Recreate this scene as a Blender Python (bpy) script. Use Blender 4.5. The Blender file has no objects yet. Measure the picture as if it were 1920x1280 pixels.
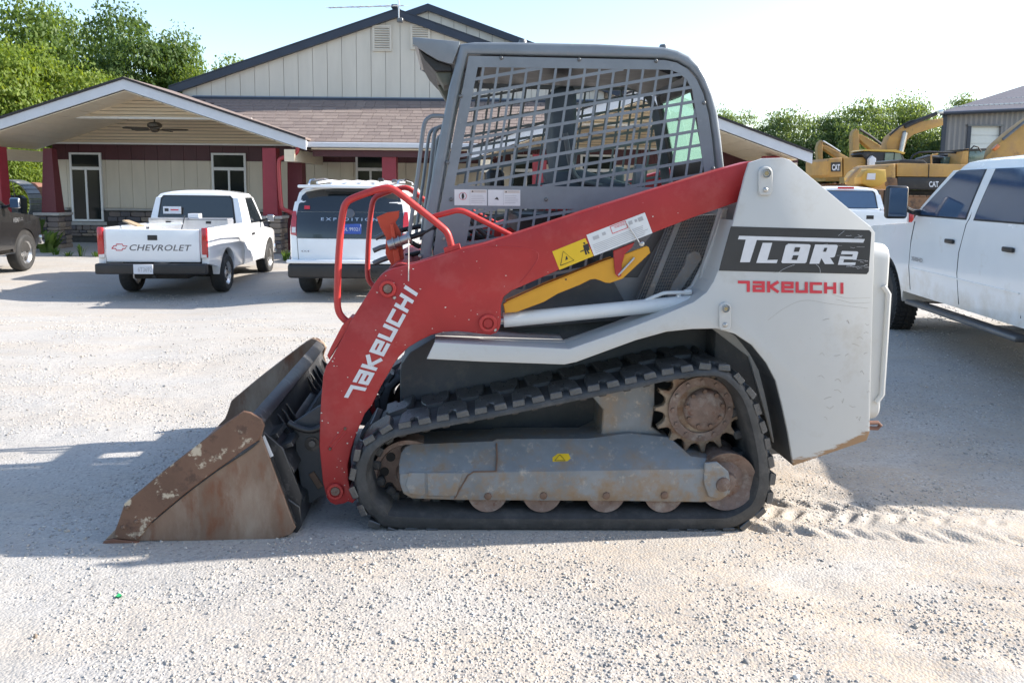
import bpy, bmesh, math, random
import numpy as np
from mathutils import Vector, Matrix

random.seed(11)
rng = np.random.default_rng(11)
S = bpy.context.scene
COL = S.collection
R = math.radians

# ------------------------------------------------------------------ camera
F_PX, CX, CY = 1500.0, 960.0, 528.0           # focal length / principal point of a 1920 x 1280 frame
CAM_POS = Vector((0, 0, 1.6))
CAM_ROT = Matrix.Rotation(R(90 - 6.7), 3, 'X') @ Matrix.Rotation(0.010, 3, 'Z')
cam_d = bpy.data.cameras.new('camera')
cam_d.sensor_width = 36
cam_d.lens = 36 * F_PX / 1920
cam_d.shift_y = (CY - 640) / 1920
cam_d.clip_end = 3000
cam = bpy.data.objects.new('camera', cam_d)
COL.objects.link(cam)
cam.matrix_world = Matrix.Translation(CAM_POS) @ CAM_ROT.to_4x4()
S.camera = cam

# ------------------------------------------------------------------ light
SUN_TO = Vector((1.65, 0.30, 1.0)).normalized()      # towards the sun
elev = math.asin(SUN_TO.z)
azim = math.atan2(SUN_TO.x, SUN_TO.y)                # clockwise from +Y
world = bpy.data.worlds.new('World')
S.world = world
world.use_nodes = True
wn = world.node_tree
bg = wn.nodes['Background']
sky = wn.nodes.new('ShaderNodeTexSky')
sky.sky_type = 'NISHITA'
sky.sun_disc = False
sky.sun_elevation = elev
sky.sun_rotation = azim
sky.air_density = 1.0
sky.dust_density = 1.0
sky.ozone_density = 1.0
wn.links.new(sky.outputs[0], bg.inputs[0])
bg.inputs[1].default_value = 0.148
sd = bpy.data.lights.new('sun', 'SUN')
sd.energy = 4.9
sd.angle = R(0.6)
sd.color = (1.0, 0.93, 0.84)
sun = bpy.data.objects.new('sun', sd)
COL.objects.link(sun)
sun.rotation_euler = SUN_TO.to_track_quat('Z', 'Y').to_euler()
S.view_settings.view_transform = 'Standard'
S.view_settings.look = 'None'
S.view_settings.gamma = 1
S.view_settings.use_curve_mapping = False
S.view_settings.exposure = 1.13
S.cycles.max_bounces = 6
S.cycles.transparent_max_bounces = 12


# ------------------------------------------------------------------ materials
MATS = {}


def M(name, col, rough=0.5, metal=0.0, var=0.10, scale=6.0, bump=0.0, bscale=None, spots=None, spots2=None, coat=0.0,
      spec=0.5, stretch=(1, 1, 1), detail=6.0):
    """Procedural paint / metal / stone: base colour with noise variation, optional worn patches and fine bump."""
    m = bpy.data.materials.new(name)
    m.use_nodes = True
    nt = m.node_tree
    N, Lk = nt.nodes, nt.links
    b = N['Principled BSDF']
    b.inputs['Roughness'].default_value = rough
    b.inputs['Metallic'].default_value = metal
    b.inputs['Specular IOR Level'].default_value = spec
    if coat:
        b.inputs['Coat Weight'].default_value = coat
        b.inputs['Coat Roughness'].default_value = 0.06
    tc = N.new('ShaderNodeTexCoord')
    mp = N.new('ShaderNodeMapping')
    mp.inputs['Scale'].default_value = stretch
    Lk.new(tc.outputs['Object'], mp.inputs[0])

    def noise(sc, det=detail, ro=0.6):
        n = N.new('ShaderNodeTexNoise')
        n.inputs['Scale'].default_value = sc
        n.inputs['Detail'].default_value = det
        n.inputs['Roughness'].default_value = ro
        Lk.new(mp.outputs[0], n.inputs['Vector'])
        return n

    def mix(fac, a, bcol):
        x = N.new('ShaderNodeMix')
        x.data_type = 'RGBA'
        Lk.new(fac, x.inputs[0])
        if hasattr(a, 'is_linked'):
            Lk.new(a, x.inputs[6])
        else:
            x.inputs[6].default_value = (*a, 1)
        if hasattr(bcol, 'is_linked'):
            Lk.new(bcol, x.inputs[7])
        else:
            x.inputs[7].default_value = (*bcol, 1)
        return x.outputs[2]

    def ramp(src, lo, hi):
        r = N.new('ShaderNodeMapRange')
        r.inputs[1].default_value = lo
        r.inputs[2].default_value = hi
        Lk.new(src, r.inputs[0])
        return r.outputs[0]

    n1 = noise(scale)
    lo = tuple(max(0, c * (1 - var)) for c in col)
    hi = tuple(min(1, c * (1 + var)) for c in col)
    out = mix(ramp(n1.outputs[0], 0.3, 0.7), lo, hi)
    for sp in (spots, spots2):
        if sp:
            c2, sc2, t0, t1 = sp
            n2 = noise(sc2, 8, 0.68)
            out = mix(ramp(n2.outputs[0], t0, t1), out, c2)
    Lk.new(out, b.inputs['Base Color'])
    nr = noise(scale * 2.3)
    rr = N.new('ShaderNodeMapRange')
    rr.inputs[3].default_value = max(0.02, rough - 0.10)
    rr.inputs[4].default_value = min(1, rough + 0.10)
    Lk.new(nr.outputs[0], rr.inputs[0])
    Lk.new(rr.outputs[0], b.inputs['Roughness'])
    if bump:
        nb = noise(bscale or scale * 8, 8)
        bp = N.new('ShaderNodeBump')
        bp.inputs['Strength'].default_value = bump
        bp.inputs['Distance'].default_value = 0.02
        Lk.new(nb.outputs[0], bp.inputs['Height'])
        Lk.new(bp.outputs[0], b.inputs['Normal'])
    MATS[name] = m
    return m


def glass_dark(name, col=(0.012, 0.016, 0.02), rough=0.03):
    m = M(name, col, rough, var=0.05, spec=0.9)
    return m


DUST = (0.36, 0.32, 0.26)


def low_dirt(name, z0, z1, col, amount=0.55, scale=9.0, thr=(0.55, 0.85)):
    """road dirt thrown up from below: thick at height z0, gone at z1 (object space)"""
    nt = MATS[name].node_tree
    N, Lk = nt.nodes, nt.links
    b = N['Principled BSDF']
    src = b.inputs['Base Color'].links[0].from_socket
    tc = N.new('ShaderNodeTexCoord')
    sp = N.new('ShaderNodeSeparateXYZ')
    Lk.new(tc.outputs['Object'], sp.inputs[0])
    r = N.new('ShaderNodeMapRange')
    for i_, v in zip((1, 2, 3, 4), (z0, z1, amount, 0.0)):
        r.inputs[i_].default_value = v
    Lk.new(sp.outputs[2], r.inputs[0])
    n = N.new('ShaderNodeTexNoise')
    n.inputs['Scale'].default_value = scale
    n.inputs['Detail'].default_value = 8
    n.inputs['Roughness'].default_value = 0.65
    Lk.new(tc.outputs['Object'], n.inputs[0])
    a = N.new('ShaderNodeMath')
    Lk.new(r.outputs[0], a.inputs[0])
    Lk.new(n.outputs[0], a.inputs[1])
    f = N.new('ShaderNodeMapRange')
    f.inputs[1].default_value = thr[0]
    f.inputs[2].default_value = thr[1]
    Lk.new(a.outputs[0], f.inputs[0])
    mx = N.new('ShaderNodeMix')
    mx.data_type = 'RGBA'
    Lk.new(f.outputs[0], mx.inputs[0])
    Lk.new(src, mx.inputs[6])
    mx.inputs[7].default_value = (*col, 1)
    Lk.new(mx.outputs[2], b.inputs['Base Color'])
M('red_paint', (0.36, 0.026, 0.026), 0.46, var=0.14, scale=3.0, spots=((0.40, 0.075, 0.068), 5, 0.50, 0.80), spots2=((0.50, 0.19, 0.16), 60, 0.68, 0.74), spec=0.4, bump=0.02, bscale=30)
M('red_worn', (0.42, 0.030, 0.028), 0.45, var=0.15, scale=9, spots=((0.50, 0.12, 0.09), 40, 0.60, 0.75))
M('orange_red', (0.52, 0.060, 0.024), 0.5, var=0.10, scale=9)
M('grey_white', (0.50, 0.505, 0.49), 0.40, var=0.05, scale=2.0, spots=((0.33, 0.31, 0.27), 30, 0.69, 0.74), spots2=((0.48, 0.45, 0.40), 5, 0.60, 0.80))
M('white_cyl', (0.66, 0.67, 0.66), 0.30, var=0.05, scale=6, spots=((0.1, 0.1, 0.1), 38, 0.72, 0.74))
M('cab_grey', (0.175, 0.200, 0.225), 0.32, var=0.16, scale=3.5, spots=((0.26, 0.27, 0.27), 18, 0.60, 0.78))
M('screen_grey', (0.185, 0.208, 0.230), 0.40, var=0.14, scale=5, spots=((0.27, 0.28, 0.28), 24, 0.62, 0.8))
M('frame_grey', (0.19, 0.205, 0.215), 0.50, var=0.20, scale=5, spots=((0.24, 0.185, 0.135), 7, 0.46, 0.68), spots2=((0.38, 0.34, 0.28), 24, 0.57, 0.72), bump=0.06, bscale=50)
low_dirt('frame_grey', 0.14, 0.34, (0.215, 0.155, 0.10), 0.24, 14, (0.62, 0.84))
M('hull_dark', (0.075, 0.083, 0.090), 0.55, var=0.25, scale=4, spots=((0.16, 0.15, 0.135), 9, 0.55, 0.8))
M('black_steel', (0.030, 0.031, 0.033), 0.36, var=0.3, scale=6, spots=((0.15, 0.14, 0.13), 14, 0.55, 0.74), spots2=((0.20, 0.09, 0.05), 9, 0.66, 0.74))
M('black_plastic', (0.018, 0.018, 0.019), 0.45, var=0.2)
M('hose_black', (0.016, 0.016, 0.017), 0.5, var=0.2)
M('rust_plate', (0.150, 0.080, 0.052), 0.62, var=0.28, scale=3, spots=((0.30, 0.19, 0.12), 7, 0.50, 0.72), spots2=((0.10, 0.05, 0.035), 12, 0.56, 0.70), bump=0.12, bscale=60)
M('rust_worn', (0.195, 0.125, 0.085), 0.50, var=0.25, scale=3, spots=((0.34, 0.275, 0.215), 4, 0.46, 0.72), spots2=((0.17, 0.070, 0.035), 7, 0.53, 0.66), bump=0.08, bscale=60, stretch=(1, 1, 0.35))
M('rust_plate_tan', (0.165, 0.088, 0.055), 0.62, var=0.30, scale=3, spots=((0.50, 0.42, 0.31), 8, 0.555, 0.595), spots2=((0.085, 0.045, 0.03), 12, 0.54, 0.66), bump=0.12, bscale=60)
M('edge_rust', (0.20, 0.095, 0.06), 0.55, var=0.25, scale=12, bump=0.1)
M('olive_steel', (0.085, 0.090, 0.070), 0.55, var=0.25, scale=5, spots=((0.15, 0.13, 0.10), 8, 0.55, 0.75))
M('rubber', (0.042, 0.043, 0.044), 0.55, var=0.3, scale=10, spots=((0.085, 0.082, 0.078), 14, 0.50, 0.75), bump=0.15, bscale=60)
M('rubber_lug', (0.050, 0.052, 0.054), 0.30, spec=0.9, var=0.3, scale=14, spots=((0.125, 0.12, 0.115), 20, 0.52, 0.76), bump=0.2, bscale=70)
M('hub_rust', (0.17, 0.115, 0.09), 0.6, var=0.3, scale=12, spots=((0.26, 0.22, 0.19), 16, 0.5, 0.68), spots2=((0.12, 0.05, 0.03), 22, 0.56, 0.68), bump=0.2, bscale=60)
M('sprocket_steel', (0.24, 0.19, 0.14), 0.5, 0.3, var=0.25, scale=12, spots=((0.15, 0.085, 0.05), 10, 0.48, 0.62))
M('steel', (0.45, 0.45, 0.44), 0.35, 0.85, var=0.15, scale=20)
M('bolt_dark', (0.14, 0.145, 0.15), 0.4, 0.4, var=0.2)
M('bolt_rust', (0.16, 0.10, 0.07), 0.6, 0.2, var=0.3)
M('brass', (0.36, 0.30, 0.17), 0.4, 0.6, var=0.2)
M('yellow_lock', (0.62, 0.30, 0.018), 0.45, var=0.06, scale=6, spots=((0.48, 0.22, 0.02), 12, 0.6, 0.7))
M('decal_white', (0.66, 0.67, 0.67), 0.45, var=0.04, scale=30)
M('decal_letter', (0.62, 0.63, 0.65), 0.45, var=0.05, scale=30)
M('decal_tan', (0.58, 0.52, 0.46), 0.45, var=0.05)
M('decal_black', (0.030, 0.032, 0.034), 0.42, var=0.15, scale=8, spots=((0.40, 0.40, 0.40), 34, 0.72, 0.75))
M('decal_red', (0.58, 0.035, 0.055), 0.45, var=0.06)
M('decal_yellow', (0.72, 0.46, 0.015), 0.45, var=0.05)
M('ink', (0.02, 0.02, 0.022), 0.5, var=0.1)
M('ink_grey', (0.38, 0.38, 0.39), 0.5, var=0.1)
M('seat_blue', (0.055, 0.075, 0.095), 0.6, var=0.15, scale=12)
M('rope', (0.62, 0.56, 0.50), 0.9, var=0.2, scale=90)
M('seam', (0.02, 0.02, 0.021), 0.7, var=0.1)
M('seam_soft', (0.20, 0.20, 0.20), 0.7, var=0.1)

M('car_white', (0.80, 0.81, 0.82), 0.22, var=0.02, scale=1.5, coat=0.8)
M('car_white_dirty', (0.80, 0.81, 0.81), 0.24, var=0.03, scale=1.5, coat=0.7, spots=((0.60, 0.56, 0.48), 3, 0.64, 0.9))
low_dirt('car_white_dirty', 0.50, 0.90, (0.50, 0.44, 0.34), 0.36, 3, (0.60, 1.05))
M('car_dark', (0.016, 0.015, 0.015), 0.22, var=0.06, scale=2, coat=0.6, spots=((0.036, 0.033, 0.028), 4, 0.58, 0.9))
M('tyre', (0.024, 0.024, 0.024), 0.75, var=0.25, scale=14, spots=((0.055, 0.050, 0.044), 6, 0.54, 0.8), bump=0.2, bscale=60)
M('alloy', (0.55, 0.55, 0.55), 0.25, 0.9, var=0.08)
M('chrome', (0.75, 0.76, 0.78), 0.08, 1.0, var=0.03)
M('tail_red', (0.42, 0.012, 0.016), 0.15, var=0.15, scale=20, coat=0.8)
M('tail_clear', (0.65, 0.62, 0.60), 0.15, var=0.1, scale=20, coat=0.8)
M('amber', (0.55, 0.14, 0.02), 0.2, var=0.1, coat=0.5)
M('underbody', (0.02, 0.019, 0.018), 0.8, var=0.3)
M('plate_white', (0.62, 0.64, 0.68), 0.4, var=0.04)
M('plate_blue', (0.030, 0.085, 0.36), 0.4, var=0.06)
M('badge_grey', (0.14, 0.14, 0.15), 0.35, 0.5, var=0.1)
M('badge_silver', (0.55, 0.56, 0.58), 0.25, 0.8, var=0.05)
M('aluminium', (0.55, 0.55, 0.56), 0.32, 0.7, var=0.08, scale=8)
M('lumber', (0.46, 0.33, 0.20), 0.7, var=0.15, scale=6, stretch=(1, 8, 8))
glass_dark('glass_tint')
M('glass_sky_blue', (0.025, 0.060, 0.13), 0.03, var=0.05, spec=1.0, coat=1.0)  # blue of the reflected sky is put into the glass colour
M('glass_window', (0.014, 0.018, 0.018), 0.04, var=0.05, spec=0.22)

M('siding_cream', (0.565, 0.525, 0.45), 0.55, var=0.07, scale=2.2, stretch=(1, 1, 0.18))
M('siding_tan', (0.70, 0.60, 0.45), 0.55, var=0.05, scale=3, stretch=(0.3, 1, 6))
M('siding_wall', (0.54, 0.48, 0.38), 0.55, var=0.07, scale=2.2, stretch=(1, 1, 0.25))
M('maroon', (0.062, 0.011, 0.015), 0.5, var=0.12, scale=2)
M('column_red', (0.24, 0.022, 0.034), 0.5, var=0.10, scale=3)
M('pipe_red', (0.36, 0.040, 0.045), 0.4, var=0.08, scale=3)
M('fascia', (0.56, 0.57, 0.60), 0.4, var=0.05, scale=2, spots=((0.43, 0.42, 0.42), 7, 0.6, 0.8))
M('trim_white', (0.66, 0.66, 0.64), 0.4, var=0.04)
M('roof_edge', (0.028, 0.024, 0.026), 0.7, var=0.2)
M('navy_trim', (0.020, 0.028, 0.050), 0.4, var=0.15, scale=2)
M('navy_light', (0.16, 0.20, 0.26), 0.4, var=0.1)
M('stone_a', (0.16, 0.13, 0.115), 0.8, var=0.25, scale=9, bump=0.4, bscale=40)
M('stone_b', (0.25, 0.20, 0.155), 0.8, var=0.22, scale=9, bump=0.4, bscale=40)
M('stone_c', (0.105, 0.095, 0.10), 0.8, var=0.25, scale=9, bump=0.4, bscale=40)
M('stone_cap', (0.36, 0.34, 0.31), 0.8, var=0.12, scale=8, bump=0.2)
M('mortar', (0.06, 0.055, 0.05), 0.9, var=0.2)
M('concrete', (0.30, 0.29, 0.275), 0.85, var=0.10, scale=3, bump=0.15)
M('bronze', (0.075, 0.058, 0.040), 0.45, 0.3, var=0.15)
M('warehouse_grey', (0.20, 0.19, 0.195), 0.5, var=0.06, scale=0.8)
M('warehouse_roof', (0.115, 0.105, 0.115), 0.6, var=0.10, scale=3)
M('cat_yellow', (0.44, 0.255, 0.070), 0.55, var=0.16, scale=1.2, spots=((0.36, 0.21, 0.085), 2.2, 0.46, 0.70), spots2=((0.20, 0.12, 0.06), 5, 0.60, 0.72))
M('cat_yellow_bright', (0.55, 0.35, 0.06), 0.45, var=0.08, scale=2)
M('cat_black', (0.024, 0.023, 0.024), 0.5, var=0.2, spots=((0.12, 0.09, 0.06), 3, 0.58, 0.75))
M('mud_rust', (0.20, 0.115, 0.065), 0.85, var=0.30, scale=3, spots=((0.07, 0.05, 0.04), 2.5, 0.5, 0.65), bump=0.3)
M('machine_glass', (0.10, 0.15, 0.13), 0.08, var=0.2, scale=2, spec=0.9)
M('bark', (0.085, 0.062, 0.045), 0.9, var=0.3, scale=7, bump=0.5, stretch=(1, 1, 0.25))
M('soil', (0.10, 0.075, 0.05), 0.95, var=0.3, scale=3, bump=0.4)
M('litter_green', (0.05, 0.42, 0.16), 0.3, var=0.1)


def leaf_mat(name, c1, c2, c3, trans=0.45):
    m = bpy.data.materials.new(name)
    m.use_nodes = True
    nt = m.node_tree
    N, Lk = nt.nodes, nt.links
    for n in list(N):
        N.remove(n)
    out = N.new('ShaderNodeOutputMaterial')
    geo = N.new('ShaderNodeNewGeometry')
    cr = N.new('ShaderNodeValToRGB')
    e = cr.color_ramp.elements
    e[0].color = (*c1, 1)
    e[1].color = (*c3, 1)
    x = e.new(0.5)
    x.color = (*c2, 1)
    Lk.new(geo.outputs['Random Per Island'], cr.inputs[0])
    d = N.new('ShaderNodeBsdfPrincipled')
    d.inputs['Roughness'].default_value = 0.5
    d.inputs['Specular IOR Level'].default_value = 0.3
    t = N.new('ShaderNodeBsdfTranslucent')
    mx = N.new('ShaderNodeMixShader')
    mx.inputs[0].default_value = trans
    Lk.new(cr.outputs[0], d.inputs['Base Color'])
    tint = N.new('ShaderNodeMix')
    tint.data_type = 'RGBA'
    tint.blend_type = 'MULTIPLY'
    tint.inputs[0].default_value = 1
    tint.inputs[7].default_value = (1.25, 1.15, 0.45, 1)
    Lk.new(cr.outputs[0], tint.inputs[6])
    Lk.new(tint.outputs[2], t.inputs[0])
    Lk.new(d.outputs[0], mx.inputs[1])
    Lk.new(t.outputs[0], mx.inputs[2])
    Lk.new(mx.outputs[0], out.inputs[0])
    MATS[name] = m


leaf_mat('leaf_bright', (0.12, 0.185, 0.030), (0.17, 0.245, 0.042), (0.23, 0.29, 0.060), 0.55)
leaf_mat('leaf_mid', (0.085, 0.145, 0.036), (0.125, 0.20, 0.050), (0.175, 0.245, 0.065), 0.55)
leaf_mat('leaf_deep', (0.055, 0.105, 0.032), (0.085, 0.145, 0.042), (0.12, 0.185, 0.055), 0.5)
leaf_mat('leaf_hazed', (0.115, 0.175, 0.075), (0.155, 0.225, 0.095), (0.20, 0.27, 0.12), 0.55)  # paler greens: distance haze is put into the leaf colour
leaf_mat('weed_green', (0.06, 0.14, 0.03), (0.10, 0.19, 0.04), (0.16, 0.22, 0.06))


def clear_glass(name, col, mixf):
    m = bpy.data.materials.new(name)
    m.use_nodes = True
    nt = m.node_tree
    N, Lk = nt.nodes, nt.links
    b = N['Principled BSDF']
    b = N.new('ShaderNodeBsdfTranslucent')
    b.inputs[0].default_value = (0.20, 0.30, 0.26, 1)
    n = N.new('ShaderNodeTexNoise')
    n.inputs['Scale'].default_value = 7
    tr = N.new('ShaderNodeBsdfTransparent')
    tr.inputs[0].default_value = (*col, 1)
    mr = N.new('ShaderNodeMapRange')
    mr.inputs[3].default_value = mixf - 0.06
    mr.inputs[4].default_value = mixf + 0.06
    Lk.new(n.outputs[0], mr.inputs[0])
    mx = N.new('ShaderNodeMixShader')
    Lk.new(mr.outputs[0], mx.inputs[0])
    Lk.new(b.outputs[0], mx.inputs[1])
    Lk.new(tr.outputs[0], mx.inputs[2])
    Lk.new(mx.outputs[0], N['Material Output'].inputs[0])
    MATS[name] = m


clear_glass('cab_glass', (0.80, 0.95, 0.90), 0.50)


# ------------------------------------------------------------------ building helpers
def link(o, parent=None):
    COL.objects.link(o)
    if parent is not None:
        o.parent = parent
    return o


def tag(o, label=None, cat=None, group=None, kind=None):
    if label:
        o['label'] = label
    if cat:
        o['category'] = cat
    if group:
        o['group'] = group
    if kind:
        o['kind'] = kind
    return o


def empty(name, loc=(0, 0, 0), rz=0.0):
    o = bpy.data.objects.new(name, None)
    o.empty_display_size = 0.2
    o.location = loc
    o.rotation_euler = (0, 0, rz)
    return link(o)


def finish(name, bm, mat, parent=None, smooth=None, label=None):
    bmesh.ops.recalc_face_normals(bm, faces=bm.faces)
    me = bpy.data.meshes.new(name)
    bm.to_mesh(me)
    bm.free()
    me.materials.append(MATS[mat] if isinstance(mat, str) else mat)
    if smooth is not None:
        me.shade_smooth()
        me.set_sharp_from_angle(angle=R(smooth))
    o = bpy.data.objects.new(name, me)
    link(o, parent)
    if label:
        o['label'] = label
    return o


def raw(name, verts, faces, mat, parent=None, smooth=False):
    me = bpy.data.meshes.new(name)
    me.from_pydata([tuple(v) for v in verts], [], faces)
    me.materials.append(MATS[mat])
    if smooth:
        me.shade_smooth()
    o = bpy.data.objects.new(name, me)
    return link(o, parent)


def copy_obj(o, parent=None, loc=None, rot=None, scl=None):
    c = o.copy()
    link(c)
    c.parent = parent if parent is not None else o.parent
    if loc is not None:
        c.location = loc
    if rot is not None:
        c.rotation_euler = rot
    if scl is not None:
        c.scale = scl
    return c


class B:
    """Collects shapes into one bmesh, then becomes ONE object."""

    def __init__(s):
        s.bm = bmesh.new()

    def loops(s, a, b, bevel=0.0, seg=1, caps=True):
        """closed loop a extruded to closed loop b"""
        bm = s.bm
        va = [bm.verts.new(p) for p in a]
        vb = [bm.verts.new(p) for p in b]
        n = len(va)
        fs = []
        if caps:
            fs.append(bm.faces.new(va))
            fs.append(bm.faces.new(vb[::-1]))
        for i in range(n):
            j = (i + 1) % n
            bm.faces.new((va[i], vb[i], vb[j], va[j]))
        if bevel and caps:
            es = list({e for f in fs for e in f.edges})
            bmesh.ops.recalc_face_normals(bm, faces=bm.faces)
            bmesh.ops.bevel(bm, geom=es, offset=bevel, segments=seg, affect='EDGES', profile=0.5, clamp_overlap=True)
        return s

    def box(s, c, d, rot=None, bevel=0.0, seg=1):
        bm2 = bmesh.new()
        bmesh.ops.create_cube(bm2, size=1)
        m = Matrix.Diagonal((*d, 1))
        bmesh.ops.transform(bm2, matrix=m, verts=bm2.verts)
        if bevel:
            bmesh.ops.bevel(bm2, geom=bm2.edges[:], offset=bevel, segments=seg, affect='EDGES', profile=0.5, clamp_overlap=True)
        t = Matrix.Translation(c)
        if rot is not None:
            t = t @ rot.to_4x4()
        bmesh.ops.transform(bm2, matrix=t, verts=bm2.verts)
        s.merge(bm2)
        return s

    def merge(s, bm2):
        me = bpy.data.meshes.new('tmp')
        bm2.to_mesh(me)
        bm2.free()
        s.bm.from_mesh(me)
        bpy.data.meshes.remove(me)

    def tube(s, pts, r, n=10, closed=False, caps=True):
        pts = [Vector(p) for p in pts]
        rs = r if isinstance(r, (list, tuple)) else [r] * len(pts)
        rings = []
        up = None
        for i, p in enumerate(pts):
            a = pts[max(0, i - 1)]
            b = pts[min(len(pts) - 1, i + 1)]
            t = (b - a).normalized()
            if up is None:
                up = Vector((0, 0, 1)) if abs(t.z) < 0.9 else Vector((1, 0, 0))
            x = t.cross(up)
            if x.length < 1e-4:
                x = t.cross(Vector((0, 1, 0)))
            x.normalize()
            y = x.cross(t).normalized()
            up = y
            rings.append([s.bm.verts.new(p + (x * math.cos(k * 2 * math.pi / n) + y * math.sin(k * 2 * math.pi / n)) * rs[i]) for k in range(n)])
        for i in range(len(rings) - 1):
            for k in range(n):
                kk = (k + 1) % n
                s.bm.faces.new((rings[i][k], rings[i][kk], rings[i + 1][kk], rings[i + 1][k]))
        if caps:
            s.bm.faces.new(rings[0][::-1])
            s.bm.faces.new(rings[-1])
        return s

    def lathe(s, prof, o, axis, n=24, a0=0.0, close=False):
        """prof: list of (radius, height along axis)"""
        axis = Vector(axis).normalized()
        u = axis.orthogonal().normalized()
        v = axis.cross(u)
        o = Vector(o)
        rings = []
        for (r, h) in prof:
            if r < 1e-6:
                rings.append([s.bm.verts.new(o + axis * h)])
            else:
                rings.append([s.bm.verts.new(o + axis * h + (u * math.cos(a0 + k * 2 * math.pi / n) + v * math.sin(a0 + k * 2 * math.pi / n)) * r) for k in range(n)])
        m = len(rings)
        for i in range(m if close else m - 1):
            A, Bq = rings[i], rings[(i + 1) % m]
            for k in range(n):
                kk = (k + 1) % n
                if len(A) == 1 and len(Bq) == 1:
                    continue
                if len(A) == 1:
                    s.bm.faces.new((A[0], Bq[k], Bq[kk]))
                elif len(Bq) == 1:
                    s.bm.faces.new((A[k], A[kk], Bq[0]))
                else:
                    s.bm.faces.new((A[k], A[kk], Bq[kk], Bq[k]))
        return s

    def cyl(s, p0, p1, r, n=16, r1=None):
        p0, p1 = Vector(p0), Vector(p1)
        L = (p1 - p0).length
        r1 = r if r1 is None else r1
        return s.lathe([(0, 0), (r, 0), (r1, L), (0, L)], p0, p1 - p0, n)

    def quad(s, *p):
        s.bm.faces.new([s.bm.verts.new(q) for q in p])
        return s

    def obj(s, name, mat, parent=None, smooth=40, label=None):
        return finish(name, s.bm, mat, parent, smooth, label)


def catmull(pts, n=6, closed=True):
    pts = [Vector(p) for p in pts]
    out = []
    m = len(pts)
    for i in range(m if closed else m - 1):
        if closed:
            p0, p1, p2, p3 = pts[(i - 1) % m], pts[i], pts[(i + 1) % m], pts[(i + 2) % m]
        else:
            p0, p1, p2, p3 = pts[max(0, i - 1)], pts[i], pts[i + 1], pts[min(m - 1, i + 2)]
        for k in range(n):
            t = k / n
            out.append(0.5 * ((2 * p1) + (p2 - p0) * t + (2 * p0 - 5 * p1 + 4 * p2 - p3) * t * t + (3 * p1 - p0 - 3 * p2 + p3) * t ** 3))
    if not closed:
        out.append(pts[-1])
    return out


def ray(px, py):
    return CAM_ROT @ Vector(((px - CX) / F_PX, -(py - CY) / F_PX, -1.0))


def at(px, py, D):
    """world point seen at photo pixel (px, py) that stands D metres ahead"""
    d = ray(px, py)
    return CAM_POS + d * (D / d.y)


_text_cache = {}


def text_geo(body, bold=0.0, shear=0.0, spacing=1.0):
    key = (body, bold, shear, spacing)
    if key not in _text_cache:
        cu = bpy.data.curves.new('text_tmp', 'FONT')
        cu.body = body
        cu.offset = bold
        cu.shear = shear
        cu.space_character = spacing
        cu.resolution_u = 3
        o = bpy.data.objects.new('text_tmp', cu)
        COL.objects.link(o)
        bpy.context.view_layer.update()
        dg = bpy.context.evaluated_depsgraph_get()
        me = bpy.data.meshes.new_from_object(o.evaluated_get(dg))
        vs = np.array([v.co[:] for v in me.vertices])
        fs = [list(p.vertices) for p in me.polygons]
        bpy.data.objects.remove(o)
        bpy.data.curves.remove(cu)
        bpy.data.meshes.remove(me)
        lo, hi = vs.min(0), vs.max(0)
        vs = (vs - lo) / np.maximum(hi - lo, 1e-6)
        _text_cache[key] = (vs, fs)
    return _text_cache[key]


def text_on(name, body, corners, mat, parent, **kw):
    """flat lettering stretched over the four given 3D corners (bl, br, tr, tl)"""
    vs, fs = text_geo(body, **kw)
    bl, br, tr, tl = [Vector(c) for c in corners]
    pts = [(bl * (1 - u) + br * u) * (1 - v) + (tl * (1 - u) + tr * u) * v for u, v, _ in vs]
    if name != 'lettering':
        return raw(name, pts, fs, mat, parent)
    par = list(range(len(pts)))

    def find(i):
        while par[i] != i:
            i = par[i]
        return i
    for f in fs:
        for k in f[1:]:
            par[find(k)] = find(f[0])
    groups = {}
    for f in fs:
        groups.setdefault(find(f[0]), []).append(f)
    out = []
    for g in groups.values():
        ids = sorted({k for f in g for k in f})
        m_ = {k: i for i, k in enumerate(ids)}
        out.append(raw('letter', [pts[k] for k in ids], [[m_[k] for k in f] for f in g], mat, parent))
    return out


LETTERS = {
    'T': [[(-.02, .87), (.80, .87), (.80, 0)]],
    'A': [[(.02, .87), (.84, .87), (.84, .13), (.13, .13), (.13, .52), (.84, .52)]],
    'K': [[(.13, 1), (.13, 0)], [(.26, .5), (.92, .97)], [(.30, .5), (.92, .03)]],
    'E': [[(.13, .50), (.86, .50), (.86, .87), (.13, .87), (.13, .13), (.98, .13)]],
    'U': [[(.13, 1), (.13, .13), (.86, .13), (.86, 1)]],
    'C': [[(.98, .87), (.13, .87), (.13, .13), (.98, .13)]],
    'H': [[(.13, 1), (.13, 0)], [(.13, .5), (.86, .5)], [(.86, 1), (.86, 0)]],
    'I': [[(.3, 1), (.3, 0)]],
}


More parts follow.
